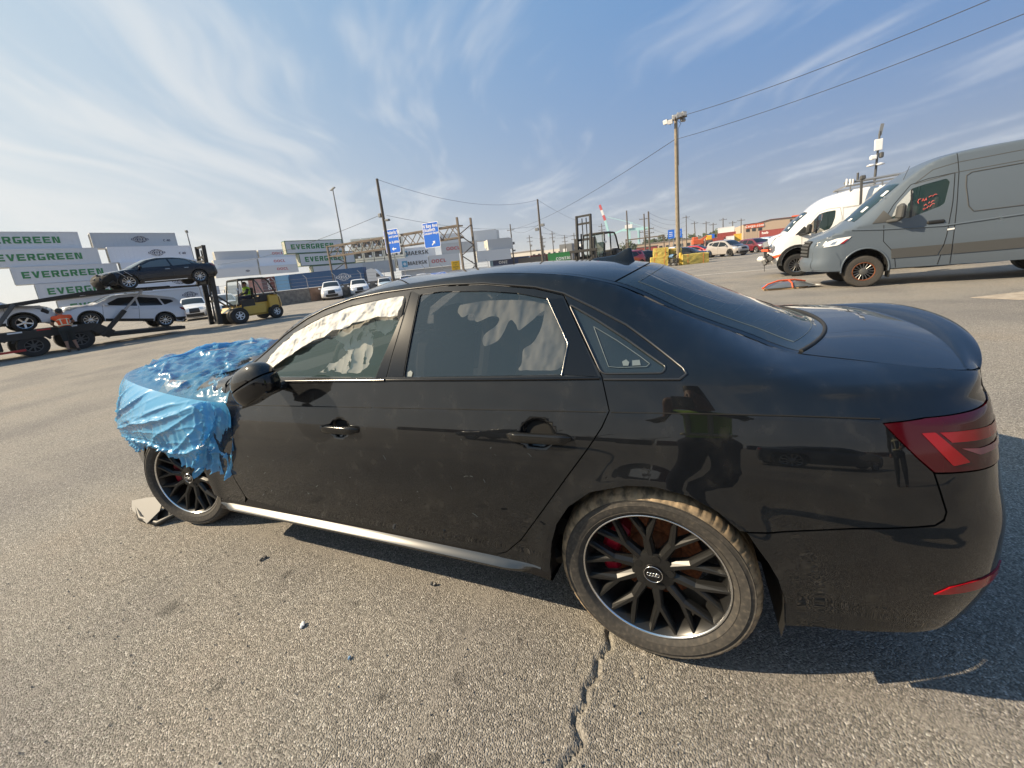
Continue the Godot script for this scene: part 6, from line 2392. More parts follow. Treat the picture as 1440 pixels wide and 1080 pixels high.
func container_yard():
	var g := "green-lettered white containers in the left stack"
	var ev := func(x: float) -> Array: return [["EVERGREEN", 1.08, x, 1.5, "lettering_green", 1.0]]
	var rw := "reefer_white"
	# left stack, five tiers stepping to the right as they go down
	var A := [Vector2(-100.3, -21.6), Vector2(-98.9, -23.0), Vector2(-98.0, -24.6), Vector2(-97.4, -26.4), Vector2(-97.2, -28.2)]
	var dv := Vector2(0.25, -0.968)
	var nm := ["topmost", "second from the top", "third from the top", "fourth from the top", "lowest"]
	for k in 5:
		container("white container with green lettering, %s of the far left stack" % nm[k], A[k], A[k] + dv * 12.2, 12.7 - 2.9 * k, 2.86, rw, "box_teal", ev.call(5.2 + 0.2 * k), g)
	var B := [Vector2(-98.0, -35.2), Vector2(-95.0, -35.8), Vector2(-94.0, -36.6), Vector2(-93.5, -37.4), Vector2(-93.2, -38.2)]
	for k in 5:
		container("white container with a navy globe emblem, %s of the second stack" % nm[k], B[k], B[k] + dv * 12.2, 12.7 - 2.9 * k, 2.86, ["reefer_grey", "reefer_bright", "reefer_bright", "reefer_bright", rw][k], "reefer_end", [["@globe", 0.95, 6.6 + k * 0.1, 1.6, "lettering_navy"], ["C 40", 0.42, 10.6, 1.35, "lettering_navy", 1.0]], "globe-emblem containers in the second stack")
	# a taller farther row seen between stack and forklift
	var d2 := Vector2(0.3, -0.954)
	var C := [Vector2(-137.5, -78.5), Vector2(-135.5, -76.5), Vector2(-133.5, -75.0)]
	for k in 3:
		container("plain grey container, tier %s of the row behind the forklift mast" % ["one from the top", "two from the top", "three from the top"][k], C[k], C[k] + d2 * 12.2, 13.4 - 2.9 * k, 2.86, ["reefer_grey", rw, rw][k], "reefer_end", [["@globe", 0.5, 9.0, 1.6, "lettering_navy"]] if k == 2 else [], "grey containers behind the forklift")
		container("grey container with red lettering, %s of three left of the green-lettered stack" % ["top", "middle", "bottom"][k], C[k] + d2 * 12.7, C[k] + d2 * 24.9, 13.4 - 2.9 * k, 2.86, [rw, "reefer_bright", rw][k], "reefer_end", [["OOCL", 0.85, 6.0 + k * 0.5, 1.5, "lettering_red", 1.2]], "red-lettered containers behind the forklift")
	for k in 2:
		container("grey container at ground level, %s of two behind the forklift cab" % ["left", "right"][k], C[0] + d2 * (12.6 * k) + Vector2(2, 0), C[0] + d2 * (12.6 * k + 12.2) + Vector2(2, 0), 0.0 + 2.0, 2.86, rw, "reefer_end")
	# stack with green lettering by the gantry
	var E := [Vector2(-76.9, -57.4), Vector2(-75.6, -59.2), Vector2(-74.6, -61.2), Vector2(-74.0, -63.0)]
	for k in 4:
		container("white container with green lettering, %s of the stack by the sign gantry" % ["topmost", "second", "third", "lowest"][k], E[k], E[k] + Vector2(0.41, -0.912) * 12.2, 9.1 - 2.85 * k, 2.8, rw, "reefer_end", [["EVERGREEN", 1.08, 5.6, 1.45, "lettering_green", 0.95]] if k < 2 else ([["EMCU  REFRIGERATED", 0.4, 6.5, 0.9, "lettering_black", 1.3]] if k == 2 else []), "green-lettered containers by the gantry", "shipping_container", "frame_green")
	# lorry with a long blue box, and three box ends beside it
	var tr := container("long blue container with a white globe emblem on the parked lorry", Vector2(-69.3, -51.1), Vector2(-56.8, -57.7), 1.5, 2.9, "box_blue", "box_light_blue", [["@globe", 1.1, 10.2, 1.35, "lettering_white"]])
	var be := [["light blue box end beside the long blue container", "box_light_blue"], ["dark maroon box end with white lettering, middle of the three box ends", "box_maroon"], ["faded pink box end behind the forklift cab", "box_pink"]]
	for k in 3:
		var e: Array = be[k]
		var bx := Vector2(-69.5, -51.0) - Vector2(0.884, -0.467) * 2.55 * (k + 1)
		var o := container(e[0], bx, bx + Vector2(0.884, -0.467) * 2.44, 1.5, 2.9, e[1], e[1])
		if e[1] == "box_maroon":
			words("YANG", 0.6, "lettering_white", o, Transform3D(Basis(Vector3.BACK, -PI / 2), Vector3(1.2, 1.5, 0.02)), 1.0)
	var w := thing("white_lorry", "white lorry cab coupled to the long blue container", "lorry", Vector3(-56.5, 0, -57.9), atan2(6.6, 12.5))
	var mb := MB.new()
	mb.prism(pv([0.2, 1.0, 0.2, 3.7, 1.2, 4.0, 2.0, 3.6, 2.6, 2.7, 3.0, 2.2, 4.3, 1.95, 4.5, 1.6, 4.5, 0.7, 0.2, 0.7]), Transform3D.IDENTITY, -2.3, 0.0)
	obj("cab", mb, "white_paint", w)
	mb = MB.new()
	mb.prism(pv([2.0, 2.15, 2.05, 2.9, 2.45, 2.75, 2.85, 2.2]), Transform3D.IDENTITY, -0.1, 0.02)
	obj("side_window", mb, "dark_glass", w)
	mb = MB.new()
	mb.bar(Vector3(-12.5, 1.3, -0.6), Vector3(4.0, 0.9, -0.6), 0.9, 0.25)
	obj("chassis", mb, "truck_black", w)
	for x in [3.4, -0.6, -10.5]:
		add_wheel(w, Vector3(x, 0.5, 0.0), 1.0, 0.5, 0.3, "alloy", 8)
	# rows beyond the gantry
	var mk := [["@star", 1.5, 2.6, 1.45], ["MAERSK", 1.05, 5.9, 1.45, "lettering_black", 1.15]]
	container("white container with blue star and black lettering, lower of the two beyond the gantry", Vector2(-63.5, -77.0), Vector2(-57.6, -81.6), 3.3, 2.9, "reefer_bright", "reefer_end", [["@star", 1.3, 1.6, 1.45], ["MAERSK", 0.9, 4.7, 1.45, "lettering_black", 1.0]])
	container("white container with red lettering beside the star container, lower row", Vector2(-57.4, -81.7), Vector2(-51.2, -86.5), 3.3, 2.9, rw, "reefer_end", [["OOCL", 0.85, 2.4, 1.4, "lettering_red", 1.2]])
	container("white container with blue star and black lettering, upper row beneath the left road sign", Vector2(-69.5, -84.5), Vector2(-61.0, -90.6), 6.3, 2.9, "reefer_bright", "reefer_end", [["@star", 1.3, 2.2, 1.45], ["MAERSK", 1.05, 5.4, 1.45, "lettering_black", 1.1]])
	container("grey container with red lettering, upper row beneath the right road sign", Vector2(-58.6, -90.0), Vector2(-50.0, -95.0), 6.5, 2.9, "reefer_grey", "reefer_end", [["OOCL", 0.85, 3.2, 1.4, "lettering_red", 1.2]])
	container("grey container with red lettering, highest behind the right road sign", Vector2(-64.5, -93.0), Vector2(-57.0, -98.0), 9.6, 2.9, rw, "reefer_end", [["OOCL", 0.85, 2.4, 1.4, "lettering_red", 1.2]])
	var plain := [[-72.0, -70.0, -64.0, -76.4, 3.2, "reefer_grey", "long plain grey container behind the white lorry, left part"], [-63.8, -78.2, -52.0, -87.6, 0.3, rw, "white container at the foot of the star containers"], [-46.5, -94.5, -41.0, -99.0, 6.2, "reefer_grey", "grey container right of the gantry leg, upper row"], [-49.0, -92.0, -41.5, -98.0, 3.4, rw, "white container right of the gantry leg, middle row"], [-52.0, -97.0, -46.5, -101.0, 9.3, rw, "white container right of the gantry leg, highest"], [-61.5, -118.0, -55.5, -123.0, 11.2, "reefer_grey", "grey container on the far stack left of the small pole, upper"], [-58.0, -117.0, -51.5, -122.5, 8.2, "reefer_grey", "grey container on the far stack left of the small pole, lower"]]
	for p in plain:
		container(p[6], Vector2(p[0], p[1]), Vector2(p[2], p[3]), p[4], 2.9, p[5], "reefer_end", [], "plain grey and white containers beyond the gantry")
	container("dark navy container with white lettering low beyond the yellow sign", Vector2(-46.0, -95.5), Vector2(-38.4, -103.5), 0.6, 3.2, "box_navy", "box_light_blue", [["ONE", 0.8, 3.0, 2.1, "lettering_white", 1.2], ["LINE", 0.8, 4.0, 0.7, "lettering_white", 1.0]])
	container("brick red container low beside the navy one", Vector2(-38.0, -104.0), Vector2(-33.0, -110.0), 0.6, 3.2, "box_red", "box_light_blue")
	# refrigeration ends stacked behind the gantry
	var rng := RandomNumberGenerator.new()
	rng.seed = 21
	for i in 5:
		for j in 3:
			var p := Vector2(-74.5 + i * 2.55 * 0.84, -75.5 - i * 2.55 * 0.55)
			var u := thing("reefer_end_unit", "cooling-unit container end behind the gantry, %s column from left, %s tier" % [["first", "second", "third", "fourth", "fifth"][i], ["bottom", "middle", "top"][j]], "container", Vector3(p.x, 4.2 + 2.75 * j, p.y), 0.58, "cooling units behind the gantry")
			mb = MB.new()
			mb.box(Vector3(0, 1.35, -3.0), Vector3(2.4, 2.65, 6.0))
			obj("shell", mb, "reefer_end", u)
			mb = MB.new()
			mb.box(Vector3(0, 1.3, 0.03), Vector3(1.9, 1.6, 0.08), 0.03)
			obj("cooling_unit", mb, "machine_grey", u)
			mb = MB.new()
			mb.lathe([Vector2(0.45, 0), Vector2(0.42, 0.08), Vector2(0, 0.08)], Transform3D(Basis(Vector3.RIGHT, Vector3.BACK, Vector3.DOWN), Vector3(rng.randf_range(-0.3, 0.3), 1.7, 0.06)), 14)
			obj("fan", mb, "machine_black", u)
			mb = MB.new()
			mb.box(Vector3(rng.randf_range(-0.5, 0.5), 0.8, 0.1), Vector3(0.6, 0.5, 0.1), 0.03)
			obj("control_box", mb, "reefer_bright", u)

func gantry():
	var t := thing("sign_gantry", "rusty lattice gantry spanning the road with two blue signs", "gantry")
	var L := -62.2
	var R := -32.5
	var mb: MB
	for z in [-55.0, -56.6]:
		for y in [8.95, 7.0]:
			mb = MB.new()
			mb.bar(Vector3(L, y, z), Vector3(R, y, z), 0.2, 0.22)
			obj("chord", mb, "weathered_steel", t)
		var n := 18
		for k in n:
			var x0 := lerpf(L, R, float(k) / n)
			var x1 := lerpf(L, R, float(k + 1) / n)
			mb = MB.new()
			mb.bar(Vector3(x0, 7.0 if k % 2 == 0 else 8.95, z), Vector3(x1, 8.95 if k % 2 == 0 else 7.0, z), 0.1, 0.12)
			obj("brace", mb, "weathered_steel", t)
	for k in 10:
		mb = MB.new()
		var x := lerpf(L, R, k / 9.0)
		mb.bar(Vector3(x, 8.95, -55), Vector3(x, 8.95, -56.6), 0.08, 0.1)
		mb.bar(Vector3(x, 7.0, -55), Vector3(x, 7.0, -56.6), 0.08, 0.1)
		obj("tie", mb, "weathered_steel", t)
	for x in [L, R]:
		for z in [-55.0, -58.0]:
			mb = MB.new()
			mb.bar(Vector3(x + (0.0 if z > -56 else 0.9), 0, z), Vector3(x + (0.0 if z > -56 else 0.9), 10.2 if x == R else 9.1, z), 0.28, 0.3)
			obj("leg", mb, "weathered_steel", t)
		for k in 5:
			mb = MB.new()
			var s := 1.0 if k % 2 == 0 else 0.0
			mb.bar(Vector3(x + 0.9 * (1.0 - s), 0.6 + k * 1.7, -55.0 - 3.0 * (1.0 - s)), Vector3(x + 0.9 * s, 2.3 + k * 1.7, -55.0 - 3.0 * s), 0.12, 0.14)
			obj("leg_brace", mb, "weathered_steel", t)
	for sg in [["blue road sign with a left arrow, the left one on the gantry", -46.05, [["Polaris St", 0.55, 0.5, 1.45], ["Marsh and Corbin St.", 0.36, 0.15, 0.75], ["Tyler & Miller", 0.4, 0.25, -0.2]], PI], ["blue road sign with a slanting arrow, the right one on the gantry", -37.65, [["N Bay Ave", 0.55, 0.0, 1.5], ["Elizabeth", 0.48, -0.25, 0.85], ["Container Depot", 0.36, 0.0, 0.3]], PI * 0.25]]:
		var s := thing("road_sign", sg[0], "sign", Vector3(sg[1], 8.0, -54.62), 0.0, "blue signs on the gantry")
		mb = MB.new()
		mb.prism(rounded(pv([-1.62, -2.08, 1.62, -2.08, 1.62, 2.08, -1.62, 2.08]), 0.3), Transform3D.IDENTITY, -0.05, 0.0)
		obj("border", mb, "sign_white", s)
		mb = MB.new()
		mb.prism(rounded(pv([-1.53, -1.99, 1.53, -1.99, 1.53, 1.99, -1.53, 1.99]), 0.25), Transform3D.IDENTITY, -0.045, 0.012)
		obj("face", mb, "sign_blue", s)
		for w in sg[2]:
			words(w[0], w[1], "lettering_white", s, Transform3D(Basis.IDENTITY, Vector3(w[2], w[3], 0.02)), 0.82)
		mb = MB.new()
		mb.prism(pv([-0.45, -0.09, 0.1, -0.09, 0.1, -0.32, 0.5, 0.0, 0.1, 0.32, 0.1, 0.09, -0.45, 0.09]), Transform3D(Basis(Vector3.BACK, sg[3]), Vector3(0.25, -1.35, 0.0)), 0.014, 0.03)
		obj("arrow", mb, "lettering_white", s)
		for x in [-1.0, 1.0]:
			mb = MB.new()
			mb.bar(Vector3(x, -1.9, -0.2), Vector3(x, 1.9, -0.2), 0.12, 0.14)
			obj("bracket", mb, "weathered_steel", s)
	var y := thing("yellow_sign", "square yellow sign with dark lines of print beyond the saloon's roof", "sign", Vector3(-25.5, 0, -40.9), 0.55)
	mb = MB.new()
	mb.box(Vector3(0, 2.2, 0), Vector3(1.06, 1.25, 0.04), 0.01)
	obj("face", mb, "sign_yellow", y)
	var wr := ["NOTICE", "NO", "CAMERAS", "PAST"]
	for k in 4:
		words(wr[k], 0.11, "lettering_black", y, Transform3D(Basis.IDENTITY, Vector3(0, 2.6 - k * 0.26, 0.025)), 1.0)
	mb = MB.new()
	mb.cyl(Vector3(0, 0, -0.05), Vector3(0, 2.7, -0.05), 0.04, 8)
	obj("post", mb, "galvanised", y)

# ------------------------------------------------------------------ poles and wires
func sag(a: Vector3, b: Vector3, s: float) -> Array:
	var p := []
	for k in 19:
		var t := k / 18.0
		p.append(a.lerp(b, t) - Vector3(0, s * 4.0 * t * (1.0 - t), 0))
	return p

func wire(label: String, a: Vector3, b: Vector3, s: float, r := 0.02):
	var mb := MB.new()
	mb.tube(sag(a, b, s), r, 5)
	tag(obj("overhead_wire", mb, "wire"), label, "wire", "overhead wires")

func pole(label: String, at: Vector3, h: float, r: float, lean: Vector3, arms: Array, boxes: Array, m := "grey_wood"):
	var t := thing("utility_pole", label, "utility pole", at, 0.0, "wooden utility poles")
	var mb := MB.new()
	mb.tube([Vector3.ZERO, lean * h * 0.5 + Vector3(0, h * 0.5, 0), lean * h + Vector3(0, h, 0)], [r, r * 0.9, r * 0.72], 10)
	obj("shaft", mb, m, t)
	for y in arms:
		mb = MB.new()
		var c: Vector3 = lean * y + Vector3(0, y, 0)
		mb.bar(c + Vector3(-1.1, 0, 0), c + Vector3(1.1, 0, 0), 0.1, 0.12)
		obj("crossarm", mb, m, t)
		mb = MB.new()
		for x in [-1.0, -0.5, 0.5, 1.0]:
			mb.cyl(c + Vector3(x, 0.06, 0), c + Vector3(x, 0.24, 0), 0.05, 6)
		obj("insulators", mb, "machine_grey", t)
	for b in boxes:
		mb = MB.new()
		mb.box(lean * b[1] + Vector3(b[0], b[1], 0.0), Vector3(b[2], b[3], 0.4), 0.04)
		mb.bar(lean * b[1] + Vector3(0, b[1], 0), lean * b[1] + Vector3(b[0], b[1], 0), 0.06, 0.06)
		obj("fitting", mb, "grey_steel", t)

func poles_and_wires():
	pole("tall wooden pole with a lamp bracket standing left of the road signs", Vector3(-28.7, 0, -32.5), 12.0, 0.19, Vector3.ZERO, [], [[0.5, 7.7, 0.5, 0.2], [-0.35, 8.3, 0.35, 0.4]])
	pole("wooden pole with square fittings in the middle, right of the containers", Vector3(-21.5, 0, -64.5), 12.3, 0.2, Vector3.ZERO, [], [[0.5, 7.9, 0.7, 0.45], [-0.6, 7.3, 0.6, 0.5]])
	pole("wooden pole with transformers left of the low white building", Vector3(-41.5, 0, -99.75), 12.8, 0.2, Vector3.ZERO, [11.2], [[0.5, 7.6, 0.5, 0.7], [0.45, 5.6, 0.7, 0.4]])
	var far := [[-46.9, -129.8, 11.4], [-42.5, -131.0, 10.6], [-39.2, -132.3, 11.9], [-35.0, -133.0, 10.0], [-31.9, -134.2, 10.4], [-22.5, -136.0, 12.4]]
	var fl := ["farthest left of the poles over the white building", "second of the poles over the white building", "left of the green container", "over the green container", "just left of the dark forklift mast", "behind the dark forklift mast"]
	for k in far.size():
		pole("grey pole with crossarms, " + fl[k], Vector3(far[k][0], 0, far[k][1]), far[k][2], 0.17, Vector3.ZERO, [far[k][2] - 0.9, far[k][2] - 2.2], [[0.4, far[k][2] - 3.6, 0.5, 0.7]])
	pole("slim pole right behind the dark forklift's cab", Vector3(-10.1, 0, -97.4), 11.5, 0.2, Vector3.ZERO, [], [])
	pole("grey pole with crossarms, left of the pair before the floodlight pole", Vector3(-6.2, 0, -97.7), 10.2, 0.2, Vector3.ZERO, [6.0, 9.0], [[0.4, 5.0, 0.5, 0.6]])
	pole("darker grey pole with crossarms, right of the pair before the floodlight pole", Vector3(-5.2, 0, -97.8), 10.6, 0.24, Vector3.ZERO, [5.6, 6.6], [])
	var f2 := [[4.3, -147.9, 12.0, 0.0], [7.2, -147.7, 9.6, -0.04], [10.4, -147.5, 9.2, 0.0], [12.5, -147.4, 8.4, 0.0], [15.5, -148, 9.6, 0], [18.2, -147, 8.2, 0], [20.6, -147, 8.6, 0]]
	var l2 := ["tallest right of the floodlight pole", "leaning, second right of the floodlight pole", "third right of the floodlight pole", "fourth right of the floodlight pole", "above the silver car", "left of the tan building", "nearest the tan building"]
	for k in f2.size():
		pole("far grey pole, " + l2[k], Vector3(f2[k][0], 0, f2[k][1]), f2[k][2], 0.17, Vector3(f2[k][3], 0, 0), [f2[k][2] - 0.6], [])
	# wires
	wire("wire from the floodlight pole sloping down left to the far poles", Vector3(0.36, 9.9, -33.6), Vector3(-41.5, 11.4, -99.8), 1.2, 0.022)
	wire("upper wire running right from the floodlight pole head", Vector3(0.9, 11.5, -33.6), Vector3(24.0, 11.3, -14.0), 1.0, 0.019)
	wire("lower wire running right from the floodlight pole", Vector3(0.5, 9.9, -33.6), Vector3(24.0, 10.4, -14.0), 0.9, 0.017)
	wire("high wire from the tall pole to the middle pole", Vector3(-28.6, 11.9, -32.5), Vector3(-21.5, 12.2, -64.5), 1.6, 0.018)
	wire("wire from the tall pole leftwards over the container stacks", Vector3(-28.7, 8.4, -32.5), Vector3(-92.0, 8.6, -52.0), 1.0, 0.025)
	wire("wire from the tall pole's bracket to the middle pole's fittings", Vector3(-28.3, 8.2, -32.6), Vector3(-21.5, 7.9, -64.5), 1.0, 0.018)
	wire("wire from the middle pole to the transformer pole", Vector3(-21.5, 8.2, -64.5), Vector3(-41.5, 11.4, -99.7), 1.2, 0.02)
	wire("high wire from the middle pole towards the slim pole", Vector3(-21.5, 12.2, -64.5), Vector3(-22.5, 12.0, -136.0), 1.4, 0.02)
	wire("wire from the middle pole to the pole behind the dark forklift", Vector3(-21.4, 7.9, -64.5), Vector3(-31.9, 9.8, -134.2), 1.0, 0.02)
	wire("lower wire from the middle pole towards the dark forklift", Vector3(-21.4, 6.6, -64.5), Vector3(-22.5, 9.8, -136.0), 1.0, 0.02)
	wire("wire between the far poles over the white building", Vector3(-46.9, 10.6, -129.8), Vector3(-31.9, 9.6, -134.2), 0.8, 0.02)
	for k in 4:
		wire("sagging wire from the pole pair to the far right poles, %s of four" % ["highest", "second", "third", "lowest"][k], Vector3(-5.2, 10.4 - k * 1.15, -97.8), Vector3(4.3, 11.6 - k * 1.4, -147.9), 1.5, 0.022)
	wire("wire among the far right poles", Vector3(4.3, 11.4, -147.9), Vector3(12.5, 8.0, -147.4), 0.8, 0.02)
	# tall light masts
	for mm in [[-91.9, -88.3, 29.3, 0.22, "tall slim light mast above the green-lettered stack"], [-131.9, -69.2, 21.6, 0.2, "short distant light mast left of the forklift mast"]]:
		var t := thing("light_mast", mm[4], "light mast", Vector3(mm[0], 0, mm[1]))
		var mb := MB.new()
		mb.tube([Vector3.ZERO, Vector3(0, mm[2], 0)], [mm[3] * 1.5, mm[3] * 0.7], 8)
		obj("shaft", mb, "grey_steel", t)
		mb = MB.new()
		mb.bar(Vector3(-1.6, mm[2], -0.9), Vector3(1.6, mm[2], 0.9), 0.12, 0.12)
		obj("crossbar", mb, "grey_steel", t)
		for k in 4:
			mb = MB.new()
			mb.box(Vector3(-1.5 + k, mm[2] - 0.1, -0.85 + 0.57 * k), Vector3(0.7, 0.3, 0.5), 0.05)
			obj("lamp_head", mb, "grey_steel", t)

# ------------------------------------------------------------------ film wrap and scraps by the saloon
func film_wrap():
	var t := thing("plastic_film", "light blue plastic film wrapped over the saloon's crumpled front", "plastic sheet")
	var nz := FastNoiseLite.new()
	nz.seed = 41
	nz.frequency = 1.0
	nz.fractal_octaves = 3
	# path round the nose in plan, at fold height: x, z, top y
	var path := [[-2.16, 0.905, 0.885], [-2.5, 0.912, 0.905], [-2.9, 0.90, 0.945], [-3.25, 0.86, 0.985], [-3.46, 0.77, 1.0], [-3.60, 0.58, 1.01], [-3.66, 0.2, 1.0], [-3.66, -0.3, 0.985], [-3.58, -0.62, 0.96], [-3.35, -0.82, 0.93], [-2.9, -0.9, 0.90], [-2.4, -0.91, 0.88]]
	var tx := Tab.new(range(path.size()), path.map(func(p): return p[0]))
	var tz := Tab.new(range(path.size()), path.map(func(p): return p[1]))
	var ty := Tab.new(range(path.size()), path.map(func(p): return p[2]))
	var bot := Tab.new([0.0, 0.3, 0.7, 1.2, 2.0, 2.7, 3.4, 4.2, 5.5, 8.0, 11.0], [0.62, 0.45, 0.49, 0.50, 0.545, 0.52, 0.44, 0.56, 0.5, 0.5, 0.55])
	var ridge := func(a: float) -> float:
		return 1.0 - absf(sin(a))
	var fold := func(u: float, y: float) -> float:
		# folds fan out from the pulled corner low at the front and from the taped corner at the door
		var x := tx.at(u)
		var wob := nz.get_noise_2d(x * 1.7, y * 1.7)
		var d1 := Vector2(x + 3.62, y - 0.60)
		var r1 := d1.length()
		var f1: float = pow(ridge.call(d1.angle() * 15.0 + wob * 0.7), 5.0) * clampf(r1 * 1.3, 0.1, 1.0) * exp(-r1 * 0.55)
		var f1b: float = pow(ridge.call(d1.angle() * 43.0 + 1.0 + wob * 1.5), 4.0) * clampf(r1 * 1.3, 0.1, 1.0) * exp(-r1 * 0.9)
		var d2 := Vector2(x + 2.16, y - 0.95)
		var r2 := d2.length()
		var f2: float = pow(ridge.call(d2.angle() * 13.0 + 0.8 + wob), 5.0) * clampf(r2 * 1.6, 0.1, 1.0) * exp(-r2 * 1.5)
		var vert: float = pow(ridge.call(x * 30.0 + y * 3.0 + nz.get_noise_2d(x * 3.0, y * 4.0) * 2.4), 2.5) * exp(-pow((x + 2.36) / 0.13, 2.0))
		return 0.05 * f1 + 0.014 * f1b + 0.04 * f2 + 0.022 * vert + 0.03 * nz.get_noise_2d(x * 1.6 + 5.0, y * 1.6)
	var rows := []
	var nv := 90
	var nu := 420
	for i in nv + 1:
		var v := i / float(nv)
		var r := PackedVector3Array()
		for j in nu + 1:
			var u := 11.0 * pow(j / float(nu), 1.35)
			var yt := ty.at(u)
			var yb := bot.at(u) + 0.02 * nz.get_noise_1d(u * 9.0)
			var y := lerpf(yb, yt, v)
			var nx := tz.at(u + 0.05) - tz.at(u - 0.05)
			var nzv := -(tx.at(u + 0.05) - tx.at(u - 0.05))
			var n := Vector3(nx, 0, nzv).normalized()
			var belly := 0.085 * sin(v * PI) * smoothstep(0.2, 2.0, u) + 0.02
			var flare := 0.05 * pow(1.0 - v, 3.0) * (0.6 + nz.get_noise_1d(u * 5.0 + 40.0))
			var f: float = fold.call(u, y) * (1.0 - pow(v, 6.0))
			r.append(Vector3(tx.at(u), y, tz.at(u)) + n * (belly + flare + f - 0.02))
		rows.append(r)
	var mb := MB.new()
	mb.tinted = true
	mb.tint = Color(0.9, 0.95, 1.0, 0.97)
	mb.grid(rows, false, false)
	obj("side_sheet", mb, "blue_film", t)
	# top sheet over the buckled bonnet
	rows = []
	for i in 81:
		var v := i / 80.0
		var r := PackedVector3Array()
		for j in 181:
			var u := j / 180.0
			var e := Vector3(tx.at(u * 6.0), ty.at(u * 6.0), tz.at(u * 6.0))
			var back := Vector3(lerpf(-2.2, -3.35, pow(u, 0.75)), lerpf(0.955, 1.03, u), lerpf(0.80, -0.25, pow(u, 0.7)))
			var p := e.lerp(back, v)
			var w: float = nz.get_noise_2d(p.x * 6.0 + p.z * 2.0, p.z * 5.0 - p.x * 3.0) * 0.03 + pow(1.0 - absf(sin(p.z * 9.0 - p.x * 4.0 + 2.0 * nz.get_noise_2d(p.x * 3.0, p.z * 3.0))), 3.0) * 0.028
			p.y += (w + 0.03 * sin(v * PI)) * smoothstep(0.0, 0.12, v)
			r.append(p)
		rows.append(r)
	mb = MB.new()
	mb.tinted = true
	mb.tint = Color(1.0, 1.0, 1.0, 0.5)
	mb.grid(rows, false, false)
	obj("top_sheet", mb, "blue_film", t)
	# bunched roll along the far top edge and the loose tail at the door
	rows = []
	for i in 37:
		var s := i / 36.0
		var c := Vector3(lerpf(-3.56, -3.45, s), 1.0 + 0.05 * sin(s * PI) + 0.008 * sin(s * 17.0), lerpf(0.60, -0.25, s))
		var ring := PackedVector3Array()
		for k in 14:
			var a := TAU * k / 14.0
			var rr := (0.026 + 0.016 * nz.get_noise_2d(s * 12.0, k * 1.3)) * sin(clampf(s * 1.05 + 0.02, 0.0, 1.0) * PI)
			ring.append(c + Vector3(cos(a) * rr * 1.7, sin(a) * rr, 0))
		rows.append(ring)
	mb = MB.new()
	mb.tinted = true
	mb.tint = Color(0.7, 0.9, 1.0, 0.9)
	mb.grid(rows, true)
	obj("bunched_edge", mb, "blue_film", t)
	rows = []
	for i in 25:
		var v := i / 24.0
		var r := PackedVector3Array()
		for j in 15:
			var h := j / 14.0
			var y := lerpf(0.90, 0.44 + 0.1 * h, v)
			var x := -2.33 + 0.10 * h + 0.05 * sin(v * 5.0) - 0.10 * v
			r.append(Vector3(x, y, 0.93 + 0.05 * pow(1.0 - absf(sin(h * 5.0 + v * 3.0)), 2.0) + 0.018 * nz.get_noise_2d(h * 6.0, v * 9.0) + 0.03 * v))
		rows.append(r)
	mb = MB.new()
	mb.tinted = true
	mb.tint = Color(0.8, 0.95, 1.0, 0.9)
	mb.grid(rows, false, true)
	obj("loose_tail", mb, "blue_film", t)
	rows = []
	for i in 17:
		var v := i / 16.0
		var r := PackedVector3Array()
		for j in 11:
			var h := j / 10.0
			var wv := lerpf(0.04, 0.13, sin(v * PI))
			r.append(Vector3(-2.245 + (h - 0.3) * wv, lerpf(0.86, 0.5, v), 0.915 + 0.02 * sin(h * 4.0 + v * 5.0) + 0.012 * nz.get_noise_2d(h * 5.0, v * 8.0)))
		rows.append(r)
	mb = MB.new()
	mb.tinted = true
	mb.tint = Color(0.8, 0.95, 1.0, 0.8)
	mb.grid(rows, false, true)
	obj("door_flap", mb, "blue_film", t)
	# crushed body under the film
	var n2 := thing("crumpled_front_parts", "dark crushed bodywork showing through under the blue film", "car parts")
	mb = MB.new()
	mb.box(Vector3(-3.1, 0.72, 0), Vector3(0.75, 0.36, 1.4), 0.1)
	obj("crash_structure", mb, "machine_black", n2)

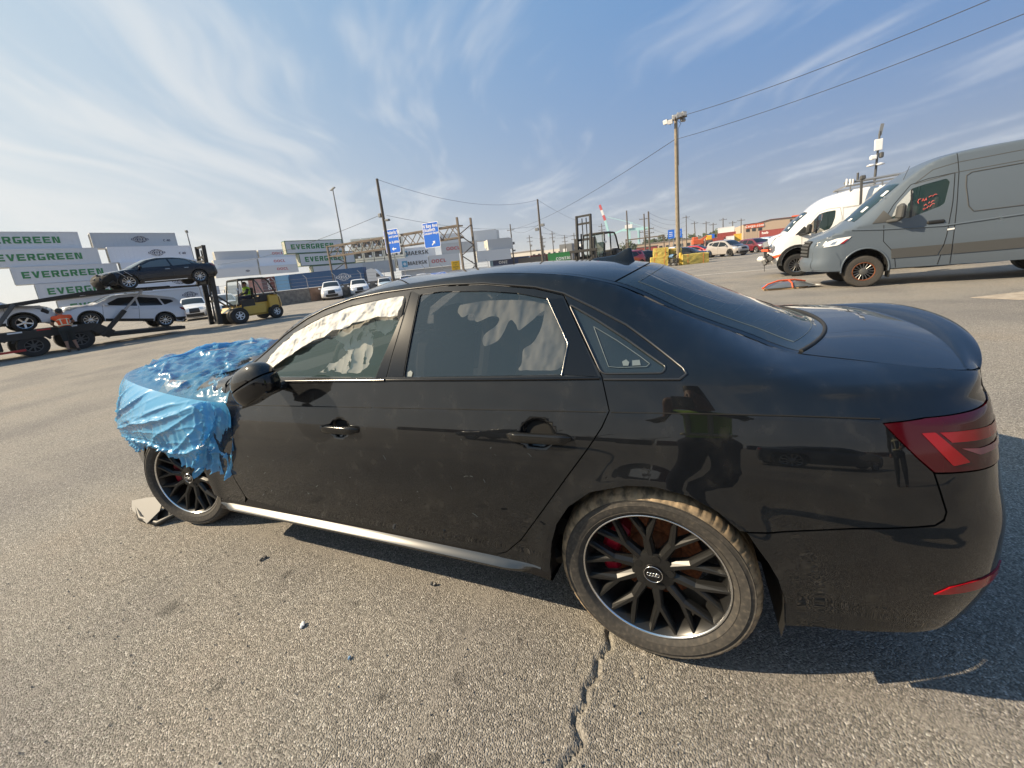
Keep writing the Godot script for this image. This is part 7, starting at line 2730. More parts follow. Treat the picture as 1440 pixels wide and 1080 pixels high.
func near_debris():
	var t := thing("bumper_fragment", "torn grey and black bumper fragment on the tarmac by the front wheel", "car part", Vector3(-3.2, 0.0, 0.9))
	var mb := MB.new()
	mb.prism(pv([-0.37, 0.0, -0.2, 0.055, 0.0, 0.10, 0.07, 0.02, 0.03, -0.07, -0.1, -0.06, -0.27, -0.045]), Transform3D(Basis(Vector3.UP, -0.1) * Basis(Vector3.RIGHT, -0.85), Vector3(0.0, 0.075, 0.05)), -0.003, 0.004)
	mb.prism(pv([-0.3, -0.05, -0.1, -0.064, 0.03, -0.07, 0.02, -0.11, -0.1, -0.09, -0.22, -0.075]), Transform3D(Basis(Vector3.UP, -0.1) * Basis(Vector3.RIGHT, -0.3), Vector3(0.0, 0.05, 0.043)), -0.003, 0.004)
	obj("skin", mb, "machine_grey", t)
	mb = MB.new()
	mb.tube([Vector3(-0.3, 0.06, 0.02), Vector3(-0.1, 0.03, 0.08), Vector3(0.08, 0.02, 0.07), Vector3(0.16, 0.05, 0.0), Vector3(0.1, 0.16, -0.04)], [0.014, 0.022, 0.02, 0.018, 0.01], 7)
	mb.prism(pv([0, 0, 0.1, 0.02, 0.13, 0.1, 0.04, 0.14, 0.02, 0.07, -0.03, 0.06]), Transform3D(Basis(Vector3.RIGHT, -0.6), Vector3(0.02, 0.01, 0.05)), -0.004, 0.004)
	obj("torn_edge", mb, "black_plastic", t)
	var bits := [[-1.44, 1.21, 0.010, "paper", "litter_scrap", "crumpled white scrap of litter on the tarmac below the sill", "litter"], [-1.12, 1.26, 0.006, "blue_paint", "blue_fragment", "tiny blue plastic fragment on the tarmac, left of the crack", "litter"], [-2.05, 0.98, 0.012, "concrete", "pebble", "small grey pebble on the tarmac behind the front wheel", "stone"], [-0.9, 1.62, 0.012, "machine_black", "dark_fragment", "dark plastic crumbs at the bottom edge of the picture", "litter"], [-1.0, 0.86, 0.01, "machine_grey", "pebble", "dark pebble on the tarmac beneath the rear door", "stone"]]
	var rng := RandomNumberGenerator.new()
	rng.seed = 3
	for b in bits:
		mb = MB.new()
		for k in 3:
			mb.box(Vector3(b[0] + rng.randf_range(-1, 1) * b[2], b[2] * 0.55 + 0.002, b[1] + rng.randf_range(-1, 1) * b[2]), Vector3(b[2] * 1.7, b[2], b[2] * 1.1), b[2] * 0.3, Basis.from_euler(Vector3(rng.randf() * 0.5, rng.randf() * 3.0, rng.randf() * 0.5)))
		tag(obj(b[4], mb, b[3]), b[5], b[6])
	# loose chippings on the tarmac
	mb = MB.new()
	for k in 400:
		var x := rng.randf_range(-3.4, 1.5)
		var z := rng.randf_range(0.98, 1.9)
		var s := rng.randf_range(0.002, 0.0042)
		mb.box(Vector3(x, s * 0.4 + 0.002, z), Vector3(s * 1.5, s, s * 1.2), 0.0, Basis.from_euler(Vector3(rng.randf(), rng.randf() * 3, rng.randf())))
	var o := obj("loose_chippings", mb, "concrete")
	tag(o, "loose stone chippings scattered over the near tarmac", "gravel")
	o.set_meta("kind", "stuff")

# ------------------------------------------------------------------ floodlight pole, straw bales, motorcycle
func bale(label: String, c: Vector3, s: Vector3, yaw: float, group := "straw bales round the floodlight pole"):
	var rng := RandomNumberGenerator.new()
	rng.seed = int(absf(c.x * 100.0) + s.x * 10.0)
	var t := thing("straw_bale", label, "straw bale", Vector3(c.x, c.y, c.z), yaw, group)
	var nz := FastNoiseLite.new()
	nz.seed = rng.seed
	nz.frequency = 2.2
	var mb := MB.new()
	var h := s * 0.5
	# lumpy box: six gridded faces pushed about by noise
	for ax in 3:
		for sg in [-1.0, 1.0]:
			var rows := []
			for i in 13:
				var r := PackedVector3Array()
				for j in 13:
					var p := Vector3.ZERO
					p[ax] = sg
					p[(ax + 1) % 3] = lerpf(-1, 1, j / 12.0)
					p[(ax + 2) % 3] = lerpf(-1, 1, i / 12.0)
					var q := p * h
					var rd := p.normalized() * 0.06
					q = q * 0.97 + rd + Vector3(nz.get_noise_3dv(q * 2.0), nz.get_noise_3dv(q * 2.0 + Vector3(9, 0, 0)), nz.get_noise_3dv(q * 2.0 + Vector3(0, 9, 0))) * 0.05
					r.append(q + Vector3(0, h.y, 0))
				rows.append(r)
			mb.grid(rows, false, sg < 0.0)
	obj("bale_body", mb, "straw", t)
	for x in [-0.3, 0.3]:
		mb = MB.new()
		var w := h.z + 0.04
		mb.tube([Vector3(x * s.x, 0.0, w), Vector3(x * s.x, s.y + 0.03, w), Vector3(x * s.x, s.y + 0.03, -w), Vector3(x * s.x, 0, -w)], 0.012, 5)
		obj("twine", mb, "strap_orange", t)
	mb = MB.new()
	for k in 90:
		var p := Vector3(rng.randf_range(-1, 1) * h.x, rng.randf() * s.y, h.z + 0.02) if k % 2 == 0 else Vector3(rng.randf_range(-1, 1) * h.x, s.y, rng.randf_range(-1, 1) * h.z)
		mb.bar(p, p + Vector3(rng.randf_range(-1, 1), rng.randf_range(-0.3, 1), rng.randf_range(0, 1)) * 0.12, 0.008, 0.006)
	var o := obj("loose_straw", mb, "straw", t)
	o.set_meta("kind", "stuff")

func pole_corner():
	var P := Vector3(0.45, 0, -34.2)
	var t := thing("floodlight_pole", "tall weathered wooden pole with a cluster of floodlights on top", "light pole", P)
	var mb := MB.new()
	mb.tube([Vector3.ZERO, Vector3(0.0, 6.0, 0), Vector3(0.03, 11.75, 0)], [0.175, 0.155, 0.125], 14)
	obj("shaft", mb, "pole_wood", t)
	mb = MB.new()
	mb.bar(Vector3(-0.8, 11.45, 0.05), Vector3(0.85, 11.6, -0.05), 0.1, 0.12)
	mb.bar(Vector3(0.0, 11.5, -0.6), Vector3(0.0, 11.5, 0.6), 0.1, 0.1)
	obj("crossarm", mb, "weathered_steel", t)
	for k in 6:
		var q := [[-0.72, 11.45, 0.15, 0.5], [-0.38, 11.35, 0.3, 0.2], [-0.05, 11.62, 0.35, -0.1], [0.3, 11.75, 0.2, -0.4], [0.62, 11.78, 0.1, -0.7], [0.55, 11.45, -0.2, 2.6]][k] as Array
		var b := Basis(Vector3.UP, -q[3]) * Basis(Vector3.RIGHT, 0.35)
		mb = MB.new()
		mb.box(Vector3(q[0], q[1], q[2]), Vector3(0.42, 0.34, 0.2), 0.05, b)
		var h := obj("floodlight", mb, "galvanised", t)
		mb = MB.new()
		mb.box(Vector3(q[0], q[1], q[2]) + b * Vector3(0, 0, 0.105), Vector3(0.36, 0.28, 0.02), 0.01, b)
		obj("lens", mb, "lamp_white", h)
		mb = MB.new()
		mb.bar(Vector3(q[0], q[1] - 0.2, q[2] * 0.5), Vector3(q[0], 11.5, 0), 0.04, 0.04)
		obj("bracket", mb, "weathered_steel", h)
	mb = MB.new()
	mb.tube([Vector3(0.16, 11.4, 0.1), Vector3(0.4, 11.1, 0.15), Vector3(0.2, 10.8, 0.15), Vector3(0.17, 8, 0.13)], 0.02, 5)
	obj("cable_loop", mb, "wire", t)
	bale("lower straw bale at the left foot of the floodlight pole", Vector3(-1.12, 0, -34.6), Vector3(1.35, 0.82, 0.9), 0.1)
	bale("upper straw bale stacked on the lower one left of the pole", Vector3(-0.95, 0.84, -34.7), Vector3(1.2, 0.72, 0.85), 0.05)
	bale("straw bale behind the motorcycle, at the back of the pole", Vector3(0.15, 0.4, -35.4), Vector3(0.9, 1.0, 0.8), 0.3)
	bale("long straw bale right of the floodlight pole", Vector3(1.62, 0, -34.2), Vector3(2.1, 0.8, 0.9), 0.32)
	var y := thing("yellow_bollard", "small yellow bollard between the motorcycle and the long bale", "bollard", Vector3(0.62, 0, -33.7))
	mb = MB.new()
	mb.lathe([Vector2(0, 0), Vector2(0.14, 0), Vector2(0.13, 0.95), Vector2(0.1, 1.02), Vector2(0, 1.03)], Transform3D.IDENTITY, 14)
	obj("body", mb, "box_yellow", y)
	# motorcycle, nose towards the viewer
	var m := thing("motorcycle", "blue and black motorcycle parked in front of the straw bales", "motorcycle", Vector3(0.02, 0, -33.4), -1.25)
	for x in [-0.68, 0.7]:
		var w := Node3D.new()
		w.name = "wheel"
		m.add_child(w, true)
		rename3(w, "wheel", m)
		w.position = Vector3(x, 0.31, 0)
		mb = MB.new()
		var pr := []
		for k in 25:
			var a := TAU * k / 24.0
			pr.append(Vector3(cos(a) * 0.265, sin(a) * 0.265, 0))
		mb.tube(pr, 0.052, 8, false)
		obj("tyre", mb, "rubber", w)
		mb = MB.new()
		mb.cyl(Vector3(0, 0, -0.06), Vector3(0, 0, 0.06), 0.06, 10)
		for k in 5:
			var a := TAU * k / 5.0
			mb.bar(Vector3.ZERO, Vector3(cos(a) * 0.25, sin(a) * 0.25, 0), 0.03, 0.03)
		obj("rim", mb, "machine_grey", w)
	mb = MB.new()
	mb.box(Vector3(0.02, 0.42, 0), Vector3(0.5, 0.34, 0.28), 0.06)
	obj("engine", mb, "machine_grey", m)
	mb = MB.new()
	mb.ball(Vector3(-0.12, 0.82, 0), Vector3(0.32, 0.16, 0.15), 14, 8)
	mb.box(Vector3(-0.45, 0.8, 0), Vector3(0.3, 0.3, 0.34), 0.1)
	obj("tank_and_fairing", mb, "blue_paint", m)
	mb = MB.new()
	mb.bar(Vector3(0.1, 0.8, 0), Vector3(0.75, 0.95, 0), 0.2, 0.08, 0.03)
	obj("seat", mb, "machine_black", m)
	mb = MB.new()
	for z in [-0.09, 0.09]:
		mb.cyl(Vector3(-0.7, 0.31, z), Vector3(-0.45, 0.95, z), 0.025, 7)
	mb.tube([Vector3(-0.38, 1.05, 0.38), Vector3(-0.45, 0.98, 0.12), Vector3(-0.45, 0.98, -0.12), Vector3(-0.38, 1.05, -0.38)], 0.018, 6)
	mb.bar(Vector3(0.7, 0.31, 0.08), Vector3(0.1, 0.42, 0.08), 0.04, 0.06)
	obj("fork_and_bars", mb, "machine_black", m)
	mb = MB.new()
	mb.ball(Vector3(-0.62, 0.84, 0), Vector3(0.07, 0.09, 0.09), 10, 6)
	obj("headlight", mb, "headlamp", m)
	for z in [-0.36, 0.36]:
		mb = MB.new()
		mb.ball(Vector3(-0.4, 1.16, z), Vector3(0.02, 0.04, 0.07), 8, 5)
		obj("mirror", mb, "machine_black", m)

func right_cars():
	var g := "cars parked on the right of the yard"
	car("hatch", "silver_paint", "silver_hatchback", "silver and black two-tone hatchback parked right of the floodlight pole", Vector3(5.3, 0, -45.6), facing(Vector2(0.62, 0.78)) , g, 1.08, {"bonnet": "navy_black", "rim": "machine_black", "spokes": 5})
	car("sedan", "navy_black", "dark_coupe", "dark saloon half hidden behind the pole and long straw bale", Vector3(1.1, 0, -41.6), facing(Vector2(0.93, 0.36)), g, 1.0, {"spokes": 10, "rim": "machine_grey"})
	car("sedan", "red_paint", "red_car", "bright red car behind the dark saloon", Vector3(2.5, 0, -48.5), facing(Vector2(0.9, 0.43)), g, 1.04)
	car("sedan", "red_paint", "red_car", "bright red car seen as a sliver left of the other red car", Vector3(-0.2, 0, -52.5), facing(Vector2(0.9, 0.43)), g, 1.0)
	car("sedan", "navy_black", "black_car", "black car pointing left, just left of the straw bales", Vector3(-2.95, 0, -38.5), facing(Vector2(-0.75, 0.66)), g, 1.05)
	car("hatch", "red_paint", "red_hatchback", "red car behind the saloon's roof fin", Vector3(-4.15, 0, -35.0), facing(Vector2(-0.6, 0.8)), g, 1.05)
	car("hatch", "maroon_paint", "maroon_car", "maroon car right behind the silver hatchback", Vector3(8.6, 0, -50.0), facing(Vector2(0.5, 0.86)), g, 1.0)
	car("sedan", "pale_blue_paint", "pale_blue_car", "pale blue car right of the maroon one", Vector3(10.6, 0, -52.6), facing(Vector2(0.5, 0.86)), g, 1.08)
	car("suv", "grey_paint", "grey_car", "dark grey car nearest the wrecked white van's nose", Vector3(12.4, 0, -54.2), facing(Vector2(0.5, 0.86)), g, 1.0)
	var cols := ["white_paint", "grey_paint", "silver_paint", "white_paint", "blue_paint", "grey_paint", "white_paint", "pale_blue_paint", "silver_paint", "white_paint"]
	var kinds := ["sedan", "suv", "sedan"]
	var cn := {"white_paint": "white", "grey_paint": "dark grey", "silver_paint": "silver", "blue_paint": "blue", "pale_blue_paint": "pale blue"}
	var rows := [[13.5, -64.0, 8, "middle row"], [15.0, -78.0, 9, "far row"], [-14.0, -62.0, 7, "row behind the straw bales"]]
	var k := 0
	for r in rows:
		for i in r[2]:
			var c: String = cols[(k * 7 + i) % cols.size()]
			var kd: String = kinds[(k + i) % 3]
			var ord := ["first", "second", "third", "fourth", "fifth", "sixth", "seventh", "eighth", "ninth"][i] as String
			car(kd, c, "parked_car", "small distant %s car, %s from the left in the %s" % [cn[c], ord, r[3]], Vector3(r[0] + i * 2.9, 0, r[1] - i * 1.4), facing(Vector2(0.5, 0.86)), "distant parked cars", 1.0)
		k += 1

func right_buildings():
	# tan warehouse with a red sign
	var d := Vector2(35.9 - 22.3, -153.9 + 156.4)
	var b := thing("tan_warehouse", "tan warehouse with a red sign and three dark windows", "building", Vector3(22.5, 0, -156.2), 0.0)
	var mb := MB.new()
	mb.box(Vector3(2.1, 3.4, -10), Vector3(4.2, 6.8, 20))
	mb.prism(pv([4.2, 0, 20, 0, 20, 7.2, 12, 7.6, 8, 7.5, 4.2, 6.8]), Transform3D.IDENTITY, -20, -0.01)
	obj("wall", mb, "wall_tan", b)
	mb = MB.new()
	mb.bar(Vector3(-0.1, 6.85, 0.05), Vector3(4.2, 6.9, 0.05), 0.4, 0.18)
	mb.bar(Vector3(4.2, 6.9, 0.05), Vector3(8.0, 7.55, 0.05), 0.4, 0.16)
	mb.bar(Vector3(8.0, 7.55, 0.05), Vector3(20, 7.25, 0.05), 0.4, 0.16)
	obj("roof_edge", mb, "box_maroon", b)
	mb = MB.new()
	mb.box(Vector3(3.4, 6.05, 0.1), Vector3(5.2, 1.3, 0.16), 0.03)
	var s := obj("sign_board", mb, "box_orange", b)
	words("Cargo.com", 0.75, "lettering_white", s, Transform3D(Basis.IDENTITY, Vector3(3.4, 6.05, 0.2)), 1.05)
	for x in [1.4, 3.2, 5.0]:
		mb = MB.new()
		mb.box(Vector3(x, 4.75, 0.03), Vector3(1.1, 0.95, 0.08), 0.02)
		obj("window", mb, "window_dark", b)
	mb = MB.new()
	mb.box(Vector3(13.8, 6.4, 0.03), Vector3(0.7, 0.7, 0.08))
	obj("vent", mb, "window_dark", b)
	for k in 8:
		mb = MB.new()
		mb.box(Vector3(0.4 + k * 0.75, 2.1, 0.02), Vector3(0.06, 4.2, 0.06))
		obj("wall_rib", mb, "wall_tan", b)
	container("long red container with white lettering at the foot of the tan warehouse", Vector2(25.6, -146.0), Vector2(36.5, -143.2), 0.9, 3.1, "box_red", "box_red", [["hub", 0.7, 1.5, 2.3, "lettering_white", 1.0]])
	# small boxes and plant left of the warehouse
	for p in [["white container on top of the red ones left of the warehouse", 11.2, -118.0, 15.0, -117.5, 4.1, 1.4, "crane_white"], ["red container under the white one left of the warehouse", 11.0, -117.6, 15.3, -117.1, 2.5, 1.6, "box_red"], ["low red container left of the warehouse", 8.0, -117.0, 12.4, -116.4, 0.4, 2.6, "box_red"], ["small white container before the red ones", 12.6, -113.0, 14.4, -112.8, 1.6, 1.4, "crane_white"], ["yellow container left of the warehouse", 14.6, -115.0, 16.3, -114.8, 1.4, 2.0, "box_yellow"], ["blue container far left of the warehouse", 9.4, -125.0, 10.9, -124.8, 2.6, 1.7, "sign_blue"]]:
		container(p[0], Vector2(p[1], p[2]), Vector2(p[3], p[4]), p[5], p[6], p[7], p[7], [], "small containers left of the warehouse")
	var q := thing("orange_machine", "orange construction machine among the far parked cars", "machine", Vector3(5.8, 0, -110), 0.2)
	mb = MB.new()
	mb.box(Vector3(0, 2.4, 0), Vector3(2.6, 1.2, 1.6), 0.1)
	mb.box(Vector3(-0.6, 3.2, 0), Vector3(1.2, 0.9, 1.4), 0.1)
	mb.bar(Vector3(0.6, 2.6, 0), Vector3(2.2, 3.6, 0), 0.3, 0.4)
	obj("upper_body", mb, "box_orange", q)
	mb = MB.new()
	mb.box(Vector3(0, 0.9, 0), Vector3(2.8, 1.6, 1.8), 0.2)
	obj("tracks", mb, "machine_black", q)
	q = thing("yellow_loader", "yellow loader right of the orange machine", "machine", Vector3(8.6, 0, -112))
	mb = MB.new()
	mb.box(Vector3(0, 3.2, 0), Vector3(1.3, 1.2, 1.4), 0.1)
	obj("cab", mb, "box_yellow", q)
	mb = MB.new()
	mb.box(Vector3(0, 1.3, 0), Vector3(1.6, 2.4, 1.6), 0.1)
	obj("base", mb, "machine_grey", q)
	# mixed container stacks behind the warehouse
	var cs := ["box_red", "box_maroon", "box_teal", "box_navy", "box_orange", "reefer_white", "box_red"]
	var n := 0
	for i in 5:
		for j in 3 + int(i > 0):
			if i < 2 and j == 3:
				continue
			n += 1
			container("%s container, column %s tier %s, in the stack behind the warehouse and white van" % [["red", "maroon", "teal", "navy", "orange", "white", "red"][(i * 3 + j * 2) % 7], ["one", "two", "three", "four", "five"][i], ["one", "two", "three", "four"][j]], Vector2(37.4 + i * 2.6, -160.5 + i * 0.7), Vector2(39.85 + i * 2.6, -159.8 + i * 0.7), 0.2 + 2.62 * j, 2.6, cs[(i * 3 + j * 2) % 7], cs[(i * 3 + j * 2) % 7], [], "coloured containers behind the warehouse")

func tree(label: String, at: Vector3, h: float, w: float, sd: int, m: String):
	var t := thing("tree", label, "tree", at, 0.0, "trees on the horizon")
	var rng := RandomNumberGenerator.new()
	rng.seed = sd
	var mb := MB.new()
	mb.tube([Vector3.ZERO, Vector3(0.1, h * 0.4, 0), Vector3(0.0, h * 0.8, 0.1)], [0.25, 0.18, 0.06], 6)
	for k in 4:
		mb.tube([Vector3(0.05, h * 0.35, 0), Vector3(rng.randf_range(-1, 1) * w * 0.35, h * 0.7, rng.randf_range(-1, 1) * w * 0.3)], [0.1, 0.03], 5)
	obj("trunk", mb, "bark", t)
	mb = MB.new()
	var lumps := []
	for k in 9:
		lumps.append([Vector3(rng.randf_range(-0.4, 0.4) * w, h * rng.randf_range(0.45, 0.85), rng.randf_range(-0.3, 0.3) * w), rng.randf_range(0.16, 0.3) * w])
	for k in 420:
		var l: Array = lumps[k % 9]
		var dir := Vector3(rng.randfn(), rng.randfn(), rng.randfn()).normalized()
		var p: Vector3 = l[0] + dir * l[1] * rng.randf_range(0.5, 1.05)
		var a := Vector3(rng.randfn(), rng.randfn(), rng.randfn()).normalized() * 0.32
		var b := dir.cross(a).normalized() * 0.26
		mb.quad(p - a - b, p + a - b, p + a + b, p - a + b)
	obj("crown", mb, m, t)

func far_centre():
	# low white building, green box, grey container row
	var b := thing("low_white_building", "low white building with dark windows beyond the saloon's roof", "building", Vector3(-57.5, 0, -137.0), 0.0)
	var mb := MB.new()
	mb.box(Vector3(12, 2.9, -6), Vector3(24, 5.8, 12))
	obj("wall", mb, "wall_white", b)
	mb = MB.new()
	mb.box(Vector3(3.5, 6.1, -6), Vector3(13, 0.7, 10), 0.2)
	obj("roof", mb, "roof_grey", b)
	mb = MB.new()
	mb.box(Vector3(21.8, 3.6, -5), Vector3(4.6, 7.0, 12))
	obj("end_block", mb, "grey_steel", b)
	for k in 6:
		mb = MB.new()
		mb.box(Vector3(9.2 + k * 2.0, 4.4, 0.03), Vector3(0.9, 0.9, 0.1))
		obj("window", mb, "window_dark", b)
	mb = MB.new()
	mb.box(Vector3(21.5, 4.4, 1.03), Vector3(1.4, 2.2, 0.1))
	obj("doorway", mb, "lamp_white", b)
	b = thing("brown_roofed_building", "pale flat building with a brown roof left of the white one", "building", Vector3(-64.0, 0, -146.0))
	mb = MB.new()
	mb.box(Vector3(8, 2.4, -5), Vector3(16, 4.8, 10))
	obj("wall", mb, "wall_tan", b)
	mb = MB.new()
	mb.box(Vector3(8, 5.1, -5), Vector3(16.4, 0.6, 10.4))
	obj("roof", mb, "roof_grey", b)
	container("green container with white lettering beyond the saloon's roof", Vector2(-32.4, -103.0), Vector2(-26.3, -104.8), 0.8, 2.9, "box_green", "box_green", [["CONTAL", 0.8, 4.3, 1.2, "lettering_white", 1.0]])
	container("long weathered grey container left of the green one", Vector2(-43.0, -100.5), Vector2(-33.2, -103.0), 0.4, 2.9, "weathered_steel", "weathered_steel")
	var w := thing("white_yard_truck", "small white yard truck left of the grey container", "truck", Vector3(-45.5, 0, -98.5), 0.25)
	mb = MB.new()
	mb.box(Vector3(0, 2.0, 0), Vector3(2.0, 2.6, 2.2), 0.15)
	mb.box(Vector3(2.0, 1.3, 0), Vector3(2.2, 1.0, 2.2), 0.1)
	obj("cab", mb, "wall_white", w)
	mb = MB.new()
	mb.box(Vector3(0.3, 2.5, 1.12), Vector3(1.1, 0.8, 0.04))
	obj("window", mb, "window_dark", w)
	# long pale sheds on the horizon
	for s in [["long terracotta shed on the horizon left of the floodlight pole", -14.0, -172.0, 26.0, 4.4, "wall_tan"], ["pale shed on the horizon behind the right-hand cars", 2.0, -176.0, 16.0, 3.6, "wall_white"], ["low red-brown shed left of the blue signs", -12.5, -150.0, 7.0, 3.0, "box_red"]]:
		var q := thing("long_shed", s[0], "building", Vector3(s[1], 0, s[2]), 0.0)
		mb = MB.new()
		mb.box(Vector3(s[3] * 0.5, s[4] * 0.5, -4), Vector3(s[3], s[4], 8))
		obj("wall", mb, s[5], q)
		mb = MB.new()
		mb.box(Vector3(s[3] * 0.5, s[4] + 0.15, -4), Vector3(s[3] + 0.4, 0.3, 8.4))
		obj("roof", mb, "roof_grey", q)
		for k in int(s[3] / 2.6):
			mb = MB.new()
			mb.box(Vector3(1.4 + k * 2.6, s[4] * 0.55, 0.03), Vector3(1.2, 1.2, 0.1))
			obj("window", mb, "window_dark", q)
	# far goalpost gantry and blue signs
	var g := thing("far_gantry", "distant dark goalpost gantry left of the floodlight pole", "gantry", Vector3(-13.5, 0, -125.0))
	for x in [0.0, 11.0]:
		mb = MB.new()
		mb.box(Vector3(x, 2.9, 0), Vector3(0.35, 5.8, 0.35))
		obj("leg", mb, "weathered_steel", g)
	mb = MB.new()
	mb.box(Vector3(5.5, 5.5, 0), Vector3(11.0, 0.35, 0.35))
	obj("beam", mb, "weathered_steel", g)
	for s in [["distant blue road sign left of the floodlight pole", -0.45, 1.7], ["distant blue road sign showing right of the floodlight pole", 1.7, 1.3]]:
		var q := thing("far_road_sign", s[0], "sign", Vector3(s[1], 0, -118.0))
		mb = MB.new()
		mb.box(Vector3(0, 5.4, 0), Vector3(s[2], 2.4, 0.1))
		obj("face", mb, "sign_blue", q)
		mb = MB.new()
		for y in [5.9, 5.4, 4.9]:
			mb.box(Vector3(-0.1, y, 0.06), Vector3(s[2] * 0.55, 0.14, 0.02))
		obj("lettering", mb, "lettering_white", q)
		mb = MB.new()
		mb.cyl(Vector3(-0.6, 0, -0.1), Vector3(-0.6, 5.0, -0.1), 0.12, 8)
		mb.cyl(Vector3(0.6, 0, -0.1), Vector3(0.6, 5.0, -0.1), 0.12, 8)
		obj("posts", mb, "grey_steel", q)
	# harbour crane
	var c := thing("harbour_crane", "pale teal harbour crane far behind the dark forklift", "crane", Vector3(-34.0, 0, -397.0))
	for x in [-6.0, 3.0]:
		mb = MB.new()
		mb.bar(Vector3(x, 0, 0), Vector3(x, 24, 0), 1.2, 1.2)
		mb.bar(Vector3(x, 0, -14), Vector3(x, 24, -14), 1.2, 1.2)
		obj("leg", mb, "crane_teal", c)
	mb = MB.new()
	mb.bar(Vector3(-12, 24.5, -7), Vector3(12, 23.0, -7), 2.4, 2.6)
	obj("girder", mb, "crane_teal", c)
	mb = MB.new()
	mb.bar(Vector3(-25, 20, -7), Vector3(-28.5, 36, -7), 2.2, 2.2)
	mb.bar(Vector3(-29, 40, -7), Vector3(-2, 30, -7), 0.5, 0.5)
	mb.bar(Vector3(-4, 24, -7), Vector3(-4, 30, -7), 1.0, 1.0)
	mb.bar(Vector3(-4, 30, -7), Vector3(10, 24, -7), 0.4, 0.4)
	mb.bar(Vector3(-12, 24.5, -7), Vector3(-25, 21, -7), 1.4, 1.6)
	obj("boom", mb, "crane_teal", c)
	for k in 3:
		mb = MB.new()
		mb.bar(Vector3(-28.5 - 1.5 * k, 36 + 5.2 * k, -7), Vector3(-30.0 - 1.5 * k, 41.2 + 5.2 * k, -7), 2.2, 2.2)
		obj("boom_tip_band", mb, ["crane_red", "crane_white", "crane_red"][k], c)
	mb = MB.new()
	mb.box(Vector3(-6, 27, -7), Vector3(7, 3.6, 5))
	obj("machinery_house", mb, "crane_white", c)
	var rng := RandomNumberGenerator.new()
	rng.seed = 61
	var where := ["left of the far gantry", "inside the far gantry's left half", "inside the far gantry's right half", "left of the blue signs", "right of the floodlight pole", "second right of the floodlight pole", "third right of the floodlight pole", "above the red cars", "above the orange machine", "above the yellow loader", "left of the warehouse", "nearest the warehouse"]
	for k in 12:
		tree("dark green tree on the horizon, " + where[k], Vector3(-24.0 + k * 5.2 + rng.randf_range(-1, 1), 0, -212.0 - rng.randf_range(0, 22)), rng.randf_range(6.5, 9.5), rng.randf_range(6.0, 9.0), 100 + k, "leaf" if k % 3 else "leaf_pale")

# ------------------------------------------------------------------ behind the viewer: seen only mirrored in the saloon's paint
func behind_camera():
	for k in 9:
		container("container, %s of the row behind the viewer mirrored in the doors" % ["first", "second", "third", "fourth", "fifth", "sixth", "seventh", "eighth", "ninth"][k], Vector2(60.0 - k * 13.0, 66.0), Vector2(47.8 - k * 13.0, 66.0), 0.0, 2.9, ["box_navy", "box_maroon", "weathered_steel"][k % 3], "box_maroon", [], "containers behind the viewer")
	for k in 5:
		var c := thing("port_crane", "dark port crane, %s of five behind the viewer mirrored in the doors" % ["first", "second", "third", "fourth", "fifth"][k], "crane", Vector3(-200.0 + k * 55.0, 0, 420.0), 0.0, "port cranes behind the viewer")
		var mb := MB.new()
		for x in [-5.0, 5.0]:
			mb.bar(Vector3(x, 0, 0), Vector3(x, 18, 0), 1.5, 1.5)
		mb.bar(Vector3(-8, 18, 0), Vector3(8, 18, 0), 2, 2)
		obj("frame", mb, "weathered_steel", c)
		mb = MB.new()
		mb.bar(Vector3(0, 18, 0), Vector3(20, 36.0 if k == 1 else 31.0, 0), 1.4, 1.4)
		obj("boom", mb, "weathered_steel", c)
	car("suv", "grey_paint", "parked_car_behind", "grey car behind the viewer mirrored in the rear door", Vector3(-6.0, 0, 13.5), 0.1, "cars behind the viewer")
	car("suv", "white_paint", "parked_car_behind", "white car behind the viewer mirrored in the rear door", Vector3(-12.0, 0, 24.0), 2.9, "cars behind the viewer")
	car("sedan", "grey_paint", "parked_car_behind", "low dark car behind the viewer mirrored in the rear wing", Vector3(4.5, 0, 11.0), PI, "cars behind the viewer")

